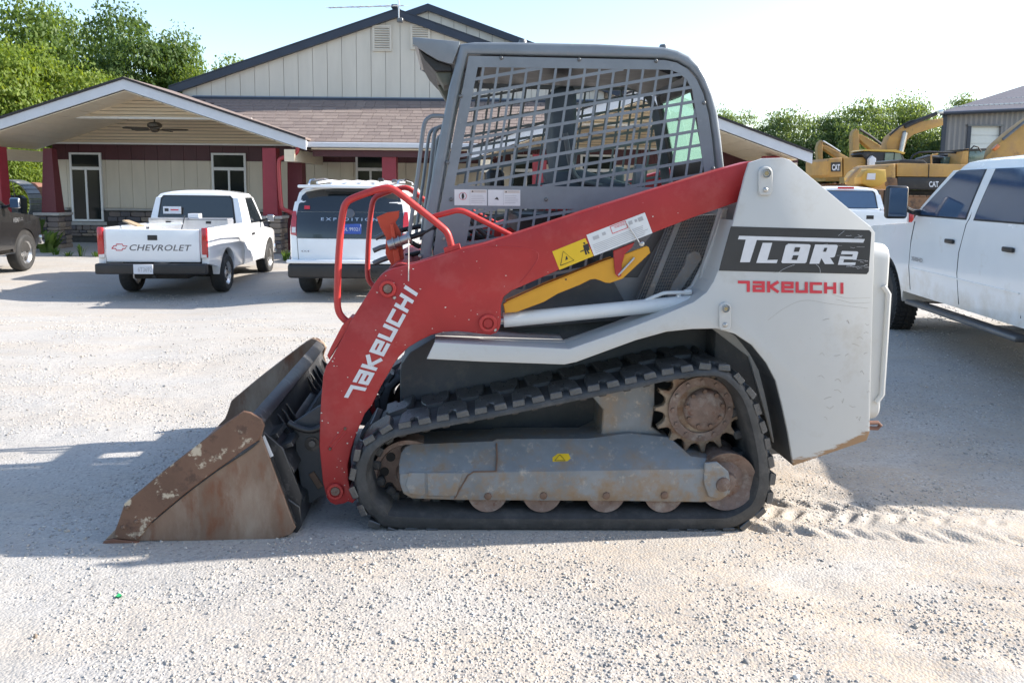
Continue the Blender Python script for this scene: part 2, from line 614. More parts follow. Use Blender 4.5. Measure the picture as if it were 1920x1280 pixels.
def stroke_word(name, word, corners, mat, parent, nrm, adv=None, th=0.25):
    """angular lettering made of thick strokes; corners (bl, br, tr, tl), nrm towards the viewer"""
    bl, br, tr, tl = [Vector(c) for c in corners]
    wds = [0.62 if c == 'I' else 1.0 for c in word]
    gap = 0.13
    tot = sum(wds) + gap * (len(word) - 1)
    verts, faces = [], []
    x0 = 0.0
    nrm = Vector(nrm)
    lay = 0

    def mp(x, y):
        u = x / tot
        return (bl * (1 - u) + br * u) * (1 - y) + (tl * (1 - u) + tr * u) * y
    for c, wd in zip(word, wds):
        for st in LETTERS[c]:
            for i in range(len(st) - 1):
                a, b = Vector(st[i]), Vector(st[i + 1])
                d = (b - a).normalized()
                n = Vector((-d.y, d.x)) * th / 2
                ea = d * (th / 2 if i > 0 else 0)
                eb = d * (th / 2 if i < len(st) - 2 else 0)
                lay += 1
                k = len(verts)
                for q in (a - ea - n, b + eb - n, b + eb + n, a - ea + n):
                    verts.append(mp(x0 + q.x, q.y) + nrm * (0.00012 * (lay % 9)))
                faces.append((k, k + 1, k + 2, k + 3))
        x0 += wd + gap
    return raw(name, verts, faces, mat, parent)


def sstep(a, b, x):
    t = np.clip((x - a) / (b - a), 0, 1)
    return t * t * (3 - 2 * t)


def ground_z(x, y):
    x = np.asarray(x, float)
    y = np.asarray(y, float)
    right = sstep(1.0, 4.0, x) * (1 - sstep(10, 17, y))
    z = -0.36 * sstep(7.2, 13, y) * (1 - 0.75 * right) + 0.13 * sstep(16, 23, y)
    z = z - 0.11 * sstep(3.6, 5.4, -x) * (1 - sstep(8.3, 10, -x)) * sstep(9, 13.5, y) * (1 - sstep(19, 22, y))
    return z


def gz(x, y):
    return float(ground_z(x, y))


# ------------------------------------------------------------------ ground
def vnoise(x, y, cell, seed):
    g = np.random.default_rng(seed).random((257, 257))
    fx, fy = x / cell, y / cell
    ix, iy = np.floor(fx).astype(int), np.floor(fy).astype(int)
    tx, ty = fx - ix, fy - iy
    tx = tx * tx * (3 - 2 * tx)
    ty = ty * ty * (3 - 2 * ty)
    a = g[ix % 257, iy % 257]
    b = g[(ix + 1) % 257, iy % 257]
    c = g[ix % 257, (iy + 1) % 257]
    d = g[(ix + 1) % 257, (iy + 1) % 257]
    return (a * (1 - tx) + b * tx) * (1 - ty) + (c * (1 - tx) + d * tx) * ty - 0.5


LOADER_O = Vector((0, 3.575, 0))
LOADER_YAW = R(4.2)


def to_local(x, y):
    c, s = math.cos(LOADER_YAW), math.sin(LOADER_YAW)
    dx, dy = x - LOADER_O.x, y - LOADER_O.y
    return dx * c + dy * s, -dx * s + dy * c


def near_slope(x, y):
    return -0.026 * np.clip(x + 0.45, 0, 2.2) * (1 - sstep(6.0, 8.5, y))


def rough_z(x, y):
    """loose surface of the gravel near the camera (metres)"""
    fade = 1 - sstep(7, 11, y)
    z = 0.030 * vnoise(x, y, 0.75, 1) + 0.010 * vnoise(x, y, 0.21, 2) + 0.0030 * vnoise(x, y, 0.075, 3) + 0.0018 * vnoise(x, y, 0.037, 4)
    lx, lw = to_local(x, y)
    flat = sstep(-0.25, 0.0, lw) * (1 - sstep(1.7, 1.95, lw)) * sstep(-1.9, -1.7, lx) * (1 - sstep(1.15, 1.3, lx))
    z = z * (1 - 0.9 * flat) - 0.004 * flat
    # prints of the rubber tracks behind the machine
    for k in range(11):
        px = 1.22 + 0.118 * k + 0.015 * math.sin(k * 5.1)
        for j, (w, sg) in enumerate(((0.10, 1), (0.30, -1), (0.44, 1))):
            cx = px + 0.055 * (j % 2) + 0.02 * math.sin(k * 2.1 + j)
            cw = w - 0.02 * k + 0.010 * math.sin(k * 1.7 + j * 2)
            dx, dw = lx - cx, lw - cw
            ang = 0.75 * sg
            a = dx * math.cos(ang) + dw * math.sin(ang)
            b = -dx * math.sin(ang) + dw * math.cos(ang)
            e = (a / 0.026) ** 2 + (b / 0.066) ** 2
            am = 0.036 * (1 - k / 13.5) * (0.75 + 0.25 * math.sin(k * 3.3 + j))
            z = z - am * np.exp(-e ** 1.5) + am * 0.45 * np.exp(-((a - 0.045) / 0.02) ** 2 - (b / 0.07) ** 2)
    # wheel ruts and scrape ridges to the right and in the foreground
    r2 = sstep(1.3, 2.2, x) * sstep(3.2, 3.9, y) * (1 - sstep(5.5, 6.5, y))
    t = (x * 0.42 + y) * 15
    z = z + r2 * 0.014 * np.sin(t + 3 * vnoise(x, y, 0.5, 9)) * (0.4 + vnoise(x, y, 0.35, 12))
    r3 = sstep(-0.3, 0.8, x) * (1 - sstep(3.2, 3.5, y))
    z = z + r3 * 0.010 * np.sin((x * 0.30 + y) * 26 + 5 * vnoise(x, y, 0.6, 19)) * (0.5 + vnoise(x, y, 0.4, 13))
    return z * fade


def gm():
    m = bpy.data.materials.new('gravel_ground')
    m.use_nodes = True
    nt = m.node_tree
    N, Lk = nt.nodes, nt.links
    b = N['Principled BSDF']
    b.inputs['Roughness'].default_value = 0.92
    b.inputs['Specular IOR Level'].default_value = 0.2
    tc = N.new('ShaderNodeTexCoord')

    def noise(sc, det=6, ro=0.6, st=None):
        n = N.new('ShaderNodeTexNoise')
        n.inputs['Scale'].default_value = sc
        n.inputs['Detail'].default_value = det
        n.inputs['Roughness'].default_value = ro
        if st:
            mp = N.new('ShaderNodeMapping')
            mp.inputs['Scale'].default_value = st
            Lk.new(tc.outputs['Object'], mp.inputs[0])
            Lk.new(mp.outputs[0], n.inputs[0])
        else:
            Lk.new(tc.outputs['Object'], n.inputs[0])
        return n.outputs[0]

    def rng_(src, lo, hi, a=0, c=1):
        r = N.new('ShaderNodeMapRange')
        r.inputs[1].default_value = lo
        r.inputs[2].default_value = hi
        r.inputs[3].default_value = a
        r.inputs[4].default_value = c
        Lk.new(src, r.inputs[0])
        return r.outputs[0]

    def mix(f, a, c, mode='MIX'):
        x = N.new('ShaderNodeMix')
        x.data_type = 'RGBA'
        x.blend_type = mode
        Lk.new(f, x.inputs[0])
        for i, q in ((6, a), (7, c)):
            if isinstance(q, tuple):
                x.inputs[i].default_value = (*q, 1)
            else:
                Lk.new(q, x.inputs[i])
        return x.outputs[2]
    base = mix(rng_(noise(0.55, 4), 0.35, 0.65), (0.39, 0.378, 0.36), (0.465, 0.45, 0.428))
    base = mix(rng_(noise(0.9, 5, 0.6, (0.6, 1.6, 1)), 0.42, 0.62, 0, 0.8), base, (0.48, 0.405, 0.32))
    sx = N.new('ShaderNodeSeparateXYZ')
    Lk.new(tc.outputs['Object'], sx.inputs[0])
    tn = N.new('ShaderNodeMath')
    tn.operation = 'MULTIPLY'
    Lk.new(rng_(sx.outputs[0], -1.2, 1.3), tn.inputs[0])
    Lk.new(rng_(sx.outputs[1], 9, 4.5), tn.inputs[1])
    tn2 = N.new('ShaderNodeMath')
    tn2.operation = 'MULTIPLY'
    Lk.new(tn.outputs[0], tn2.inputs[0])
    Lk.new(rng_(noise(1.3, 6, 0.65, (0.7, 1.5, 1)), 0.30, 0.52), tn2.inputs[1])
    base = mix(tn2.outputs[0], base, mix(rng_(noise(4, 5), 0.3, 0.7), (0.475, 0.378, 0.275), (0.415, 0.318, 0.222)))
    base = mix(rng_(noise(2.6, 5, 0.6, (1, 2.2, 1)), 0.56, 0.70, 0, 0.6), base, (0.315, 0.305, 0.29))
    base = mix(rng_(noise(60, 3), 0.30, 0.72), mix(rng_(noise(30, 2), 0, 1), (0.29, 0.28, 0.262), (0.38, 0.36, 0.33)), base)
    vo = N.new('ShaderNodeTexVoronoi')
    vo.inputs['Scale'].default_value = 85
    Lk.new(tc.outputs['Object'], vo.inputs['Vector'])
    hsv = N.new('ShaderNodeSeparateColor')
    Lk.new(vo.outputs['Color'], hsv.inputs[0])
    spk = N.new('ShaderNodeMath')
    spk.operation = 'MULTIPLY'
    Lk.new(rng_(hsv.outputs[0], 0.0, 1.0, 0.0, 0.62), spk.inputs[0])
    Lk.new(rng_(noise(2.2, 4), 0.38, 0.62, 0.15, 1.0), spk.inputs[1])
    base = mix(spk.outputs[0], base, mix(hsv.outputs[1], (0.33, 0.315, 0.295), (0.57, 0.545, 0.51)))
    base = mix(rng_(hsv.outputs[2], 0.955, 0.97), base, (0.25, 0.24, 0.23))
    # grass beyond the lot and the earth of the yard behind the machines
    sep = N.new('ShaderNodeSeparateXYZ')
    Lk.new(tc.outputs['Object'], sep.inputs[0])
    far = rng_(sep.outputs[1], 34, 44)
    base = mix(far, base, mix(rng_(noise(0.8), 0.4, 0.6), (0.07, 0.11, 0.03), (0.16, 0.15, 0.08)))
    Lk.new(base, b.inputs['Base Color'])
    bp = N.new('ShaderNodeBump')
    bp.inputs['Strength'].default_value = 0.42
    bp.inputs['Distance'].default_value = 0.008
    add = N.new('ShaderNodeMath')
    add.operation = 'ADD'
    Lk.new(rng_(vo.outputs['Distance'], 0, 0.9, 0.9, 0), add.inputs[0])
    Lk.new(noise(90, 4), add.inputs[1])
    Lk.new(add.outputs[0], bp.inputs['Height'])
    Lk.new(bp.outputs[0], b.inputs['Normal'])
    MATS['gravel_ground'] = m


gm()


def axis_steps(lo, hi, step, far_lo, far_hi):
    a = list(np.arange(lo, hi + 1e-6, step))
    d, x = step, lo
    left = []
    while x > far_lo:
        d *= 1.22
        x -= d
        left.append(x)
    d, x = step, hi
    rt = []
    while x < far_hi:
        d *= 1.22
        x += d
        rt.append(x)
    return np.array(left[::-1] + a + rt)


GX = axis_steps(-3.9, 3.9, 0.016, -400, 400)
GY = axis_steps(2.2, 6.0, 0.014, -60, 700)
XX, YY = np.meshgrid(GX, GY, indexing='ij')
ZZ = ground_z(XX, YY) + near_slope(XX, YY) + rough_z(XX, YY)
nx, ny = len(GX), len(GY)
gv = np.stack([XX, YY, ZZ], -1).reshape(-1, 3)
ii, jj = np.meshgrid(np.arange(nx - 1), np.arange(ny - 1), indexing='ij')
q = (ii * ny + jj).reshape(-1)
gf = np.stack([q, q + ny, q + ny + 1, q + 1], -1)
me = bpy.data.meshes.new('ground')
me.vertices.add(len(gv))
me.vertices.foreach_set('co', gv.ravel())
me.loops.add(gf.size)
me.loops.foreach_set('vertex_index', gf.ravel().astype(np.int32))
me.polygons.add(len(gf))
me.polygons.foreach_set('loop_start', np.arange(0, gf.size, 4, dtype=np.int32))
me.update(calc_edges=True)
me.shade_smooth()
me.materials.append(MATS['gravel_ground'])
ground = bpy.data.objects.new('ground', me)
link(ground)
tag(ground, 'pale grey crushed limestone gravel lot spreading under the vehicles', kind='structure')

# loose stones lying on the lot: nobody could count them
def stones():
    ico = bmesh.new()
    bmesh.ops.create_icosphere(ico, subdivisions=1, radius=1)
    bv = np.array([v.co[:] for v in ico.verts])
    bf = np.array([[v.index for v in f.verts] for f in ico.faces])
    ico.free()
    n = 64000
    # density falls with distance
    u = rng.random(n)
    D = 2.35 * (15 / 2.35) ** (u ** 1.15)
    half = 0.72 * D
    x = (rng.random(n) * 2 - 1) * half
    patch = vnoise(x, D, 0.6, 21) + 0.6 * vnoise(x, D, 0.2, 22)
    bare = sstep(-0.4, 1.0, x) * sstep(2.5, 3.3, D) * (1 - sstep(4.5, 6, D))
    keep = 1.9 * patch + rng.random(n) * 0.75 - 0.30 * bare - 0.4 * (bare > 0.9) > 0.30
    lx, lw = to_local(x, D)
    under = (lx > -1.7) & (lx < 1.2) & (lw > 0.02) & (lw < 1.75)
    keep &= ~under
    x, D = x[keep], D[keep]
    n = len(x)
    sz = 0.0018 + 0.0040 * rng.random(n) ** 3.2 + 0.00045 * D
    sz *= np.where(rng.random(n) > 0.985, 1.7, 1.0) * np.where(rng.random(n) > 0.997, 1.6, 1.0)
    z = ground_z(x, D) + near_slope(x, D) + rough_z(x, D) + sz * 0.15
    jit = 1 + 0.28 * rng.standard_normal((n, len(bv), 1))
    sc = (0.75 + 0.6 * rng.random((n, 1, 3))) * np.array([1, 1, 0.75])
    V = bv[None] * jit * sc * sz[:, None, None]
    ang = rng.random(n) * 6.283
    c, s_ = np.cos(ang)[:, None], np.sin(ang)[:, None]
    X = V[:, :, 0] * c - V[:, :, 1] * s_
    Y = V[:, :, 0] * s_ + V[:, :, 1] * c
    V = np.stack([X + x[:, None], Y + D[:, None], V[:, :, 2] + z[:, None]], -1).reshape(-1, 3)
    Fc = (bf[None] + (np.arange(n) * len(bv))[:, None, None]).reshape(-1, 3)
    me = bpy.data.meshes.new('gravel_stones')
    me.vertices.add(len(V))
    me.vertices.foreach_set('co', V.ravel())
    me.loops.add(Fc.size)
    me.loops.foreach_set('vertex_index', Fc.ravel().astype(np.int32))
    me.polygons.add(len(Fc))
    me.polygons.foreach_set('loop_start', np.arange(0, Fc.size, 3, dtype=np.int32))
    me.update(calc_edges=True)
    m = bpy.data.materials.new('gravel_stone')
    m.use_nodes = True
    nt = m.node_tree
    b = nt.nodes['Principled BSDF']
    b.inputs['Roughness'].default_value = 0.9
    g = nt.nodes.new('ShaderNodeNewGeometry')
    cr = nt.nodes.new('ShaderNodeValToRGB')
    e = cr.color_ramp.elements
    e[0].color = (0.22, 0.21, 0.20, 1)
    e[1].color = (0.62, 0.60, 0.565, 1)
    for p, c_ in ((0.12, (0.32, 0.31, 0.29, 1)), (0.55, (0.45, 0.43, 0.40, 1)), (0.75, (0.46, 0.40, 0.33, 1))):
        x_ = e.new(p)
        x_.color = c_
    nt.links.new(g.outputs['Random Per Island'], cr.inputs[0])
    nt.links.new(cr.outputs[0], b.inputs['Base Color'])
    me.materials.append(m)
    o = bpy.data.objects.new('gravel_stones', me)
    link(o)
    tag(o, 'loose crushed limestone chips scattered over the gravel lot', kind='stuff')


stones()


# ------------------------------------------------------------------ compact track loader
LD = empty('compact_track_loader', LOADER_O, LOADER_YAW)
tag(LD, 'red and grey-white compact track loader with rusty bucket lowered on the gravel', 'loader')
BW = 1.76                                     # overall width (bucket)
_li = Matrix.Rotation(-LOADER_YAW, 3, 'Z')


def P(px, py, w):
    """photo pixel -> loader coordinates on the upright plane w metres in from the near bucket side"""
    o = _li @ (CAM_POS - LOADER_O)
    d = _li @ ray(px, py)
    return o + d * ((w - o.y) / d.y)


def Q(pts, w):
    return [P(x, y, w) for x, y in pts]


def sh(loop, w):
    return [Vector((p.x, w, p.z)) for p in loop]


def plate(name, pts, w0, w1, mat, parent, bevel=0.004, seg=1, smooth=40, tr=None, label=None):
    a = Q(pts, tr if tr is not None else w0)
    return B().loops(sh(a, w0), sh(a, w1), bevel, seg).obj(name, mat, parent, smooth, label)


def mirror(o, parent, name=None):
    me = o.data.copy()
    bm = bmesh.new()
    bm.from_mesh(me)
    for v in bm.verts:
        v.co.y = BW - v.co.y
    bmesh.ops.reverse_faces(bm, faces=bm.faces)
    bm.to_mesh(me)
    bm.free()
    c = bpy.data.objects.new(name or o.name.split('.')[0], me)
    return link(c, parent)


def bolt(px, py, w, rpx, mat, parent, name='bolt', h=0.008, n=10):
    c = P(px, py, w)
    r = (P(px + rpx, py, w) - c).length
    return B().lathe([(0, h), (r * .55, h), (r * .9, h * .6), (r, 0), (r, -0.01), (0, -0.01)], c, (0, -1, 0), n).obj(name, mat, parent, 40)


# ---- rubber tracks -------------------------------------------------------
belt_out = [(738, 993), (699, 972), (675, 949), (664, 910), (664, 883), (673, 854), (690, 830), (729, 806), (788, 793), (937, 765), (1055, 741), (1174, 717), (1252, 699), (1324, 690),
            (1362, 695), (1395, 722), (1413, 750), (1428, 793), (1442, 847), (1447, 883), (1446, 919), (1431, 957), (1403, 980), (1375, 992), (1340, 996), (1140, 997), (940, 996)]
belt_in = [(745, 958), (711, 933), (697, 904), (696, 871), (708, 846), (738, 828), (770, 819), (806, 811), (937, 786), (1070, 759), (1174, 737), (1270, 716), (1324, 706), (1354, 712), (1381, 742), (1396, 776),
           (1410, 830), (1414, 883), (1407, 930), (1384, 953), (1345, 962), (1140, 963), (940, 963)]
T0, T1 = 0.055, 0.50
po = [Vector((p.x, p.z)) for p in Q(belt_out, T0)]
pi_ = [Vector((p.x, p.z)) for p in Q(belt_in, T0)]
po = catmull(po, 5)
pi_ = catmull(pi_, 5)


def resample(loop, n):
    L = [0]
    for i in range(len(loop)):
        L.append(L[-1] + (loop[(i + 1) % len(loop)] - loop[i]).length)
    out, k = [], 0
    for j in range(n):
        s = L[-1] * j / n
        while L[k + 1] < s:
            k += 1
        t = (s - L[k]) / (L[k + 1] - L[k])
        out.append(loop[k] * (1 - t) + loop[(k + 1) % len(loop)] * t)
    return out, L[-1]


NB = 200
po, belt_len = resample(po, NB)
# inner loop: nearest point along the inward normal
cen = sum(po, Vector((0, 0))) / NB
pin = []
for i in range(NB):
    tan = (po[(i + 1) % NB] - po[i - 1]).normalized()
    nr = Vector((tan.y, -tan.x))
    if nr.dot(cen - po[i]) < 0:
        nr = -nr
    best = min(pi_, key=lambda c: abs((c - po[i]).dot(tan)) * 2 + (c - po[i]).length)
    d = (best - po[i]).dot(nr)
    pin.append((po[i], tan, nr, min(0.10, max(0.05, d))))
ds = [x[3] for x in pin]
ds = [sum(ds[(i + k) % NB] for k in range(-6, 7)) / 13 for i in range(NB)]


def make_belt():
    bm = bmesh.new()
    rings = []
    for i in range(NB):
        p, tan, nr, _ = pin[i]
        d = ds[i]
        prof = [(0.018, T0), (0.0, T0 + 0.018), (0.0, T1 - 0.018), (0.018, T1), (d * .72, T1), (d, T1 - 0.03), (d, T0 + 0.05), (d * 0.86, T0 + 0.03), (d * .72, T0)]
        rings.append([bm.verts.new((p.x + nr.x * a, w, p.y + nr.y * a)) for a, w in prof])
    m = len(rings[0])
    for i in range(NB):
        A, C = rings[i], rings[(i + 1) % NB]
        for k in range(m):
            bm.faces.new((A[k], C[k], C[(k + 1) % m], A[(k + 1) % m]))
    return bm


belt = finish('rubber_track', make_belt(), 'rubber', LD, 50)
# U-shaped tread lugs, two rows
PITCH = belt_len / 27


def make_lug():
    # local: x along the belt, y across (0 = outer edge), z outwards
    Lx, Wy = PITCH * 0.86, 0.215
    out = [(-Lx / 2, 0.0), (-Lx * .125, 0.0), (-Lx * .10, 0.042), (0, 0.056), (Lx * .10, 0.042), (Lx * .125, 0.0), (Lx / 2, 0.0), (Lx * .46, Wy * .7), (Lx * .30, Wy), (-Lx * .30, Wy), (-Lx * .46, Wy * .7)]
    a = [Vector((x, y, -0.012)) for x, y in out]
    b = [Vector((x * 0.94, y * 0.97 + 0.004, 0.019)) for x, y in out]
    return B().loops(a, b, 0.0035)


lug0 = make_lug().obj('tread_lug', 'rubber_lug', None, 30)
lug_me = lug0.data
bpy.data.objects.remove(lug0)


def place_lugs(parent, mir):
    for row in (0, 1):
        for k in range(27):
            s = (k + 0.5 * row + 0.27) / 27 * NB
            i = int(s) % NB
            f = s - int(s)
            p = pin[i][0].lerp(pin[(i + 1) % NB][0], f)
            if p.y < 0.22 and -0.40 < p.x < 0.82:
                continue                        # pressed into the ground, out of sight
            a, b = pin[(i - 4) % NB][0], pin[(i + 5) % NB][0]
            tan = (b - a).normalized()
            nr = -pin[i][2]
            w = T0 + 0.002 if row == 0 else T1 - 0.002
            yd = 1 if row == 0 else -1
            if mir:
                w = BW - w
                yd = -yd
            X = Vector((tan.x, 0, tan.y))
            Z = Vector((nr.x, 0, nr.y))
            Y = Vector((0, yd, 0))
            if X.cross(Y).dot(Z) < 0:
                X = -X
            o = bpy.data.objects.new('tread_lug', lug_me)
            link(o, parent)
            o.matrix_local = Matrix(((X.x, Y.x, Z.x, p.x), (X.y, Y.y, Z.y, w), (X.z, Y.z, Z.z, p.y), (0, 0, 0, 1)))


place_lugs(belt, False)
belt_f = mirror(belt, LD)
place_lugs(belt_f, True)
# inner drive teeth of the near track
tooth0 = B().box((0, 0, 0.012), (0.045, 0.10, 0.045), bevel=0.008).obj('drive_tooth', 'rubber', None, 30)
for k in range(44):
    i = int((k + .3) / 44 * NB)
    p, tan, nr, _ = pin[i]
    q0 = p + nr * ds[i]
    o = bpy.data.objects.new('drive_tooth', tooth0.data)
    link(o, belt)
    X = Vector((tan.x, 0, tan.y))
    Z = Vector((nr.x, 0, nr.y))
    Y = Z.cross(X)
    o.matrix_local = Matrix(((X.x, Y.x, Z.x, q0.x), (X.y, Y.y, Z.y, 0.24), (X.z, Y.z, Z.z, q0.y), (0, 0, 0, 1)))
bpy.data.objects.remove(tooth0)


# ---- track frame, wheels ---------------------------------------------------
frame_pts = [(748, 872), (752, 850), (760, 838), (772, 833), (924, 827), (931, 823), (1103, 822), (1180, 812), (1255, 820), (1295, 855), (1338, 861), (1358, 878), (1372, 902), (1370, 925), (1352, 938), (1316, 942),
             (1180, 940), (1000, 939), (854, 938), (772, 935), (756, 926), (749, 905)]
FA = Q(frame_pts, 0.072)
fbm = B().loops(sh(FA, 0.072), sh(FA, 0.40), 0.010, 2)
crease = P(1000, 884, 0.072).z
bmesh.ops.bisect_plane(fbm.bm, geom=fbm.bm.verts[:] + fbm.bm.edges[:] + fbm.bm.faces[:], plane_co=(0, 0, crease), plane_no=(0, 0, 1))
_co = _li @ (CAM_POS - LOADER_O)
_zt = max(p.z for p in FA)
_upd = []
for v in fbm.bm.verts:
    if v.co.z > crease + .002:
        t = min(1.0, (v.co.z - crease) / (_zt - crease))
        p = Vector((v.co.x, .072, v.co.z))
        q_ = _co + (p - _co) * ((.072 + .16 * t - _co.y) / (p.y - _co.y))
        _upd.append((v, Vector((q_.x, q_.y if v.co.y < .2 else .40, q_.z))))
for v, q_ in _upd:
    v.co = q_


def FW(py):
    """depth of the sloping upper face of the track frame at photo height py"""
    z = P(1000, py, .072).z
    return .072 + .16 * min(1.0, max(0.0, (z - crease) / (_zt - crease)))


tframe = fbm.obj('track_frame', 'frame_grey', LD, 30)
plate('cover_plate', [(766, 886), (796, 886), (798, 924), (792, 930), (768, 926), (760, 910)], 0.068, 0.08, 'frame_grey', tframe, 0.003)
plate('slide_cover', [(800, 886), (868, 886), (856, 930), (802, 930)], 0.066, 0.08, 'frame_grey', tframe, 0.004)
B().tube([P(931, 831, FW(831) - .002), P(932, 860, FW(860) - .002), P(930, 883, .0705), P(888, 884, .0705), P(877, 891, .0705), P(852, 935, .0705)], 0.004, 6).obj('weld_seam', 'bolt_rust', tframe)
for bx, by in ((915, 930), (1019, 929), (1137, 929), (1246, 928)):
    bolt(bx, by, 0.071, 7.5, 'bolt_rust', tframe, n=8)
raw('caution_label', [P(x, y, FW(y) - .003) for x, y in ((1036, 865), (1064, 864), (1070, 859), (1066, 850), (1046, 850), (1036, 857))], [(0, 1, 2, 3, 4, 5)], 'decal_yellow', tframe)
B().tube([P(x, y, FW(y) - .005) for x, y in ((1040, 863), (1050, 852), (1060, 863), (1040, 863))], 0.0012, 5).obj('caution_sign', 'ink', tframe)
plate('frame_post', [(1108, 740), (1228, 716), (1228, 760), (1222, 800), (1260, 826), (1100, 826), (1128, 812), (1131, 768), (1120, 755)], 0.26, 0.50, 'frame_grey', tframe, 0.006)
plate('end_boss', [(1322, 868), (1345, 866), (1366, 884), (1370, 906), (1362, 930), (1345, 936), (1328, 930), (1320, 905)], 0.062, 0.08, 'frame_grey', tframe, 0.004)
bolt(1356, 908, 0.062, 14, 'hub_rust', tframe, 'axle_end', 0.012, 14)
tframe_f = mirror(tframe, LD)


def wheel(name, px, py, w, rpx, prof, mat, parent, n=36):
    c = P(px, py, w)
    r = (P(px + rpx, py, w) - c).length
    return B().lathe([(a * r, h) for a, h in prof], c, (0, 1, 0), n).obj(name, mat, parent, 35)


roller_prof = [(0, 0.0), (0.35, 0.004), (0.40, 0.012), (0.80, 0.006), (1.0, 0.0), (1.0, 0.05), (0.9, 0.09), (0.9, 0.18), (1.0, 0.22), (0.0, 0.22)]
near_wheels = []
for bx in (914.5, 1017, 1136, 1245):
    near_wheels.append(wheel('track_roller', bx, 924, 0.088, 37, roller_prof, 'hub_rust', LD))
near_wheels.append(wheel('rear_idler', 1364, 903, 0.082, 54, [(0, -0.01), (0.28, -0.01), (0.33, 0.015), (0.62, 0.03), (0.90, 0.012), (1.0, 0.0), (1.0, 0.05), (0.9, 0.09), (0.9, 0.2), (1, 0.24), (0, 0.24)], 'hub_rust', LD))
near_wheels.append(wheel('rear_idler', 1330, 880, 0.36, 50, [(0, 0), (0.9, 0), (1.0, 0.01), (1.0, 0.05), (0, 0.05)], 'rubber', LD))
idler = wheel('front_idler', 765, 889, 0.20, 66, [(0, 0.0), (0.30, 0.0), (0.36, 0.03), (0.82, 0.03), (0.88, 0.0), (1.0, 0.0), (1.0, 0.12), (0, 0.12)], 'hub_rust', LD)
ic = P(765, 889, 0.20)
ir = (P(831, 889, 0.20) - ic).length
for k in range(9):
    a = k * 2 * math.pi / 9 + .3
    c = ic + Vector((math.cos(a) * ir * .68, 0.024, math.sin(a) * ir * .68))
    B().cyl(c, c + Vector((0, 0.02, 0)), ir * .13, 12).obj('hole', 'underbody', idler)
near_wheels.append(idler)
# sprocket
sc = P(1313, 766, 0.20)
sr = (P(1399, 766, 0.20) - sc).length


def sprocket():
    nt_ = 15
    pts = []
    for k in range(nt_):
        for f, rr in ((-0.5, .97), (-0.42, .995), (-0.36, .90), (-0.24, .80), (0.0, .765), (0.24, .80), (0.36, .90), (0.42, .995)):
            a = (k + f) * 2 * math.pi / nt_
            pts.append((rr * sr * math.cos(a), rr * sr * math.sin(a)))
    a_ = [sc + Vector((x, 0.0, y)) for x, y in pts]
    b_ = [sc + Vector((x, 0.04, y)) for x, y in pts]
    return B().loops(a_, b_, 0.004)


spr = sprocket().obj('drive_sprocket', 'sprocket_steel', LD, 30)
B().lathe([(0.70 * sr, 0.001), (0.70 * sr, -0.012), (0.52 * sr, -0.012), (0.50 * sr, 0.02), (0, 0.02)], sc, (0, 1, 0), 40).obj('flange', 'hub_rust', spr)
B().lathe([(0, -0.030), (0.37 * sr, -0.030), (0.42 * sr, -0.024), (0.46 * sr, -0.01), (0.47 * sr, 0.03)], P(1321, 767, .20), (0, 1, 0), 40).obj('hub_cap', 'hub_rust', spr)
for k in range(9):
    a = k * 2 * math.pi / 9 + .2
    c = P(1321, 767, .168) + Vector((math.cos(a) * .385 * sr, 0, math.sin(a) * .385 * sr))
    B().lathe([(0, .008), (.011, .008), (.011, -.005)], c, (0, -1, 0), 6).obj('bolt', 'bolt_rust', spr, 30)
for k in range(12):
    a = k * 2 * math.pi / 12
    c = sc + Vector((math.cos(a) * .61 * sr, -0.014, math.sin(a) * .61 * sr))
    B().lathe([(0, .006), (.010, .006), (.010, -.005)], c, (0, -1, 0), 6).obj('bolt', 'hub_rust', spr, 30)
near_wheels.append(spr)
for o in near_wheels:
    mirror(o, LD)

# ---- lower hull -------------------------------------------------------------
hull_pts = [(750, 700), (752, 682), (768, 660), (812, 634), (960, 606), (1170, 590), (1400, 560), (1560, 560), (1560, 840), (1300, 870), (800, 868), (750, 800)]
plate('hull', hull_pts, 0.505, BW - 0.505, 'hull_dark', LD, 0.012, 2, tr=0.505)
plate('bulkhead', [(1110, 500), (1136, 500), (1190, 600), (960, 616), (950, 590)], 0.44, BW - 0.44, 'hull_dark', LD, 0.004, tr=0.44)

# ---- white side towers ------------------------------------------------------
tower_pts = [(1405, 305), (1397, 330), (1376, 413), (1360, 466), (1348, 504), (1338, 528), (1325, 548), (1301, 566), (1280, 575), (1232, 595), (1155, 624), (1068, 654), (815, 641.5), (800, 673), (900, 678), (1058, 683.5),
             (1080, 679), (1192, 638), (1250, 622), (1298, 617), (1342, 616), (1378, 626), (1410, 647), (1437, 680), (1455, 714), (1467, 761), (1478, 812), (1488, 873), (1625, 826), (1631, 811),
             (1637, 560), (1641, 436), (1634, 426), (1482, 300), (1468, 296), (1430, 297)]
TA = Q(tower_pts, 0.09)


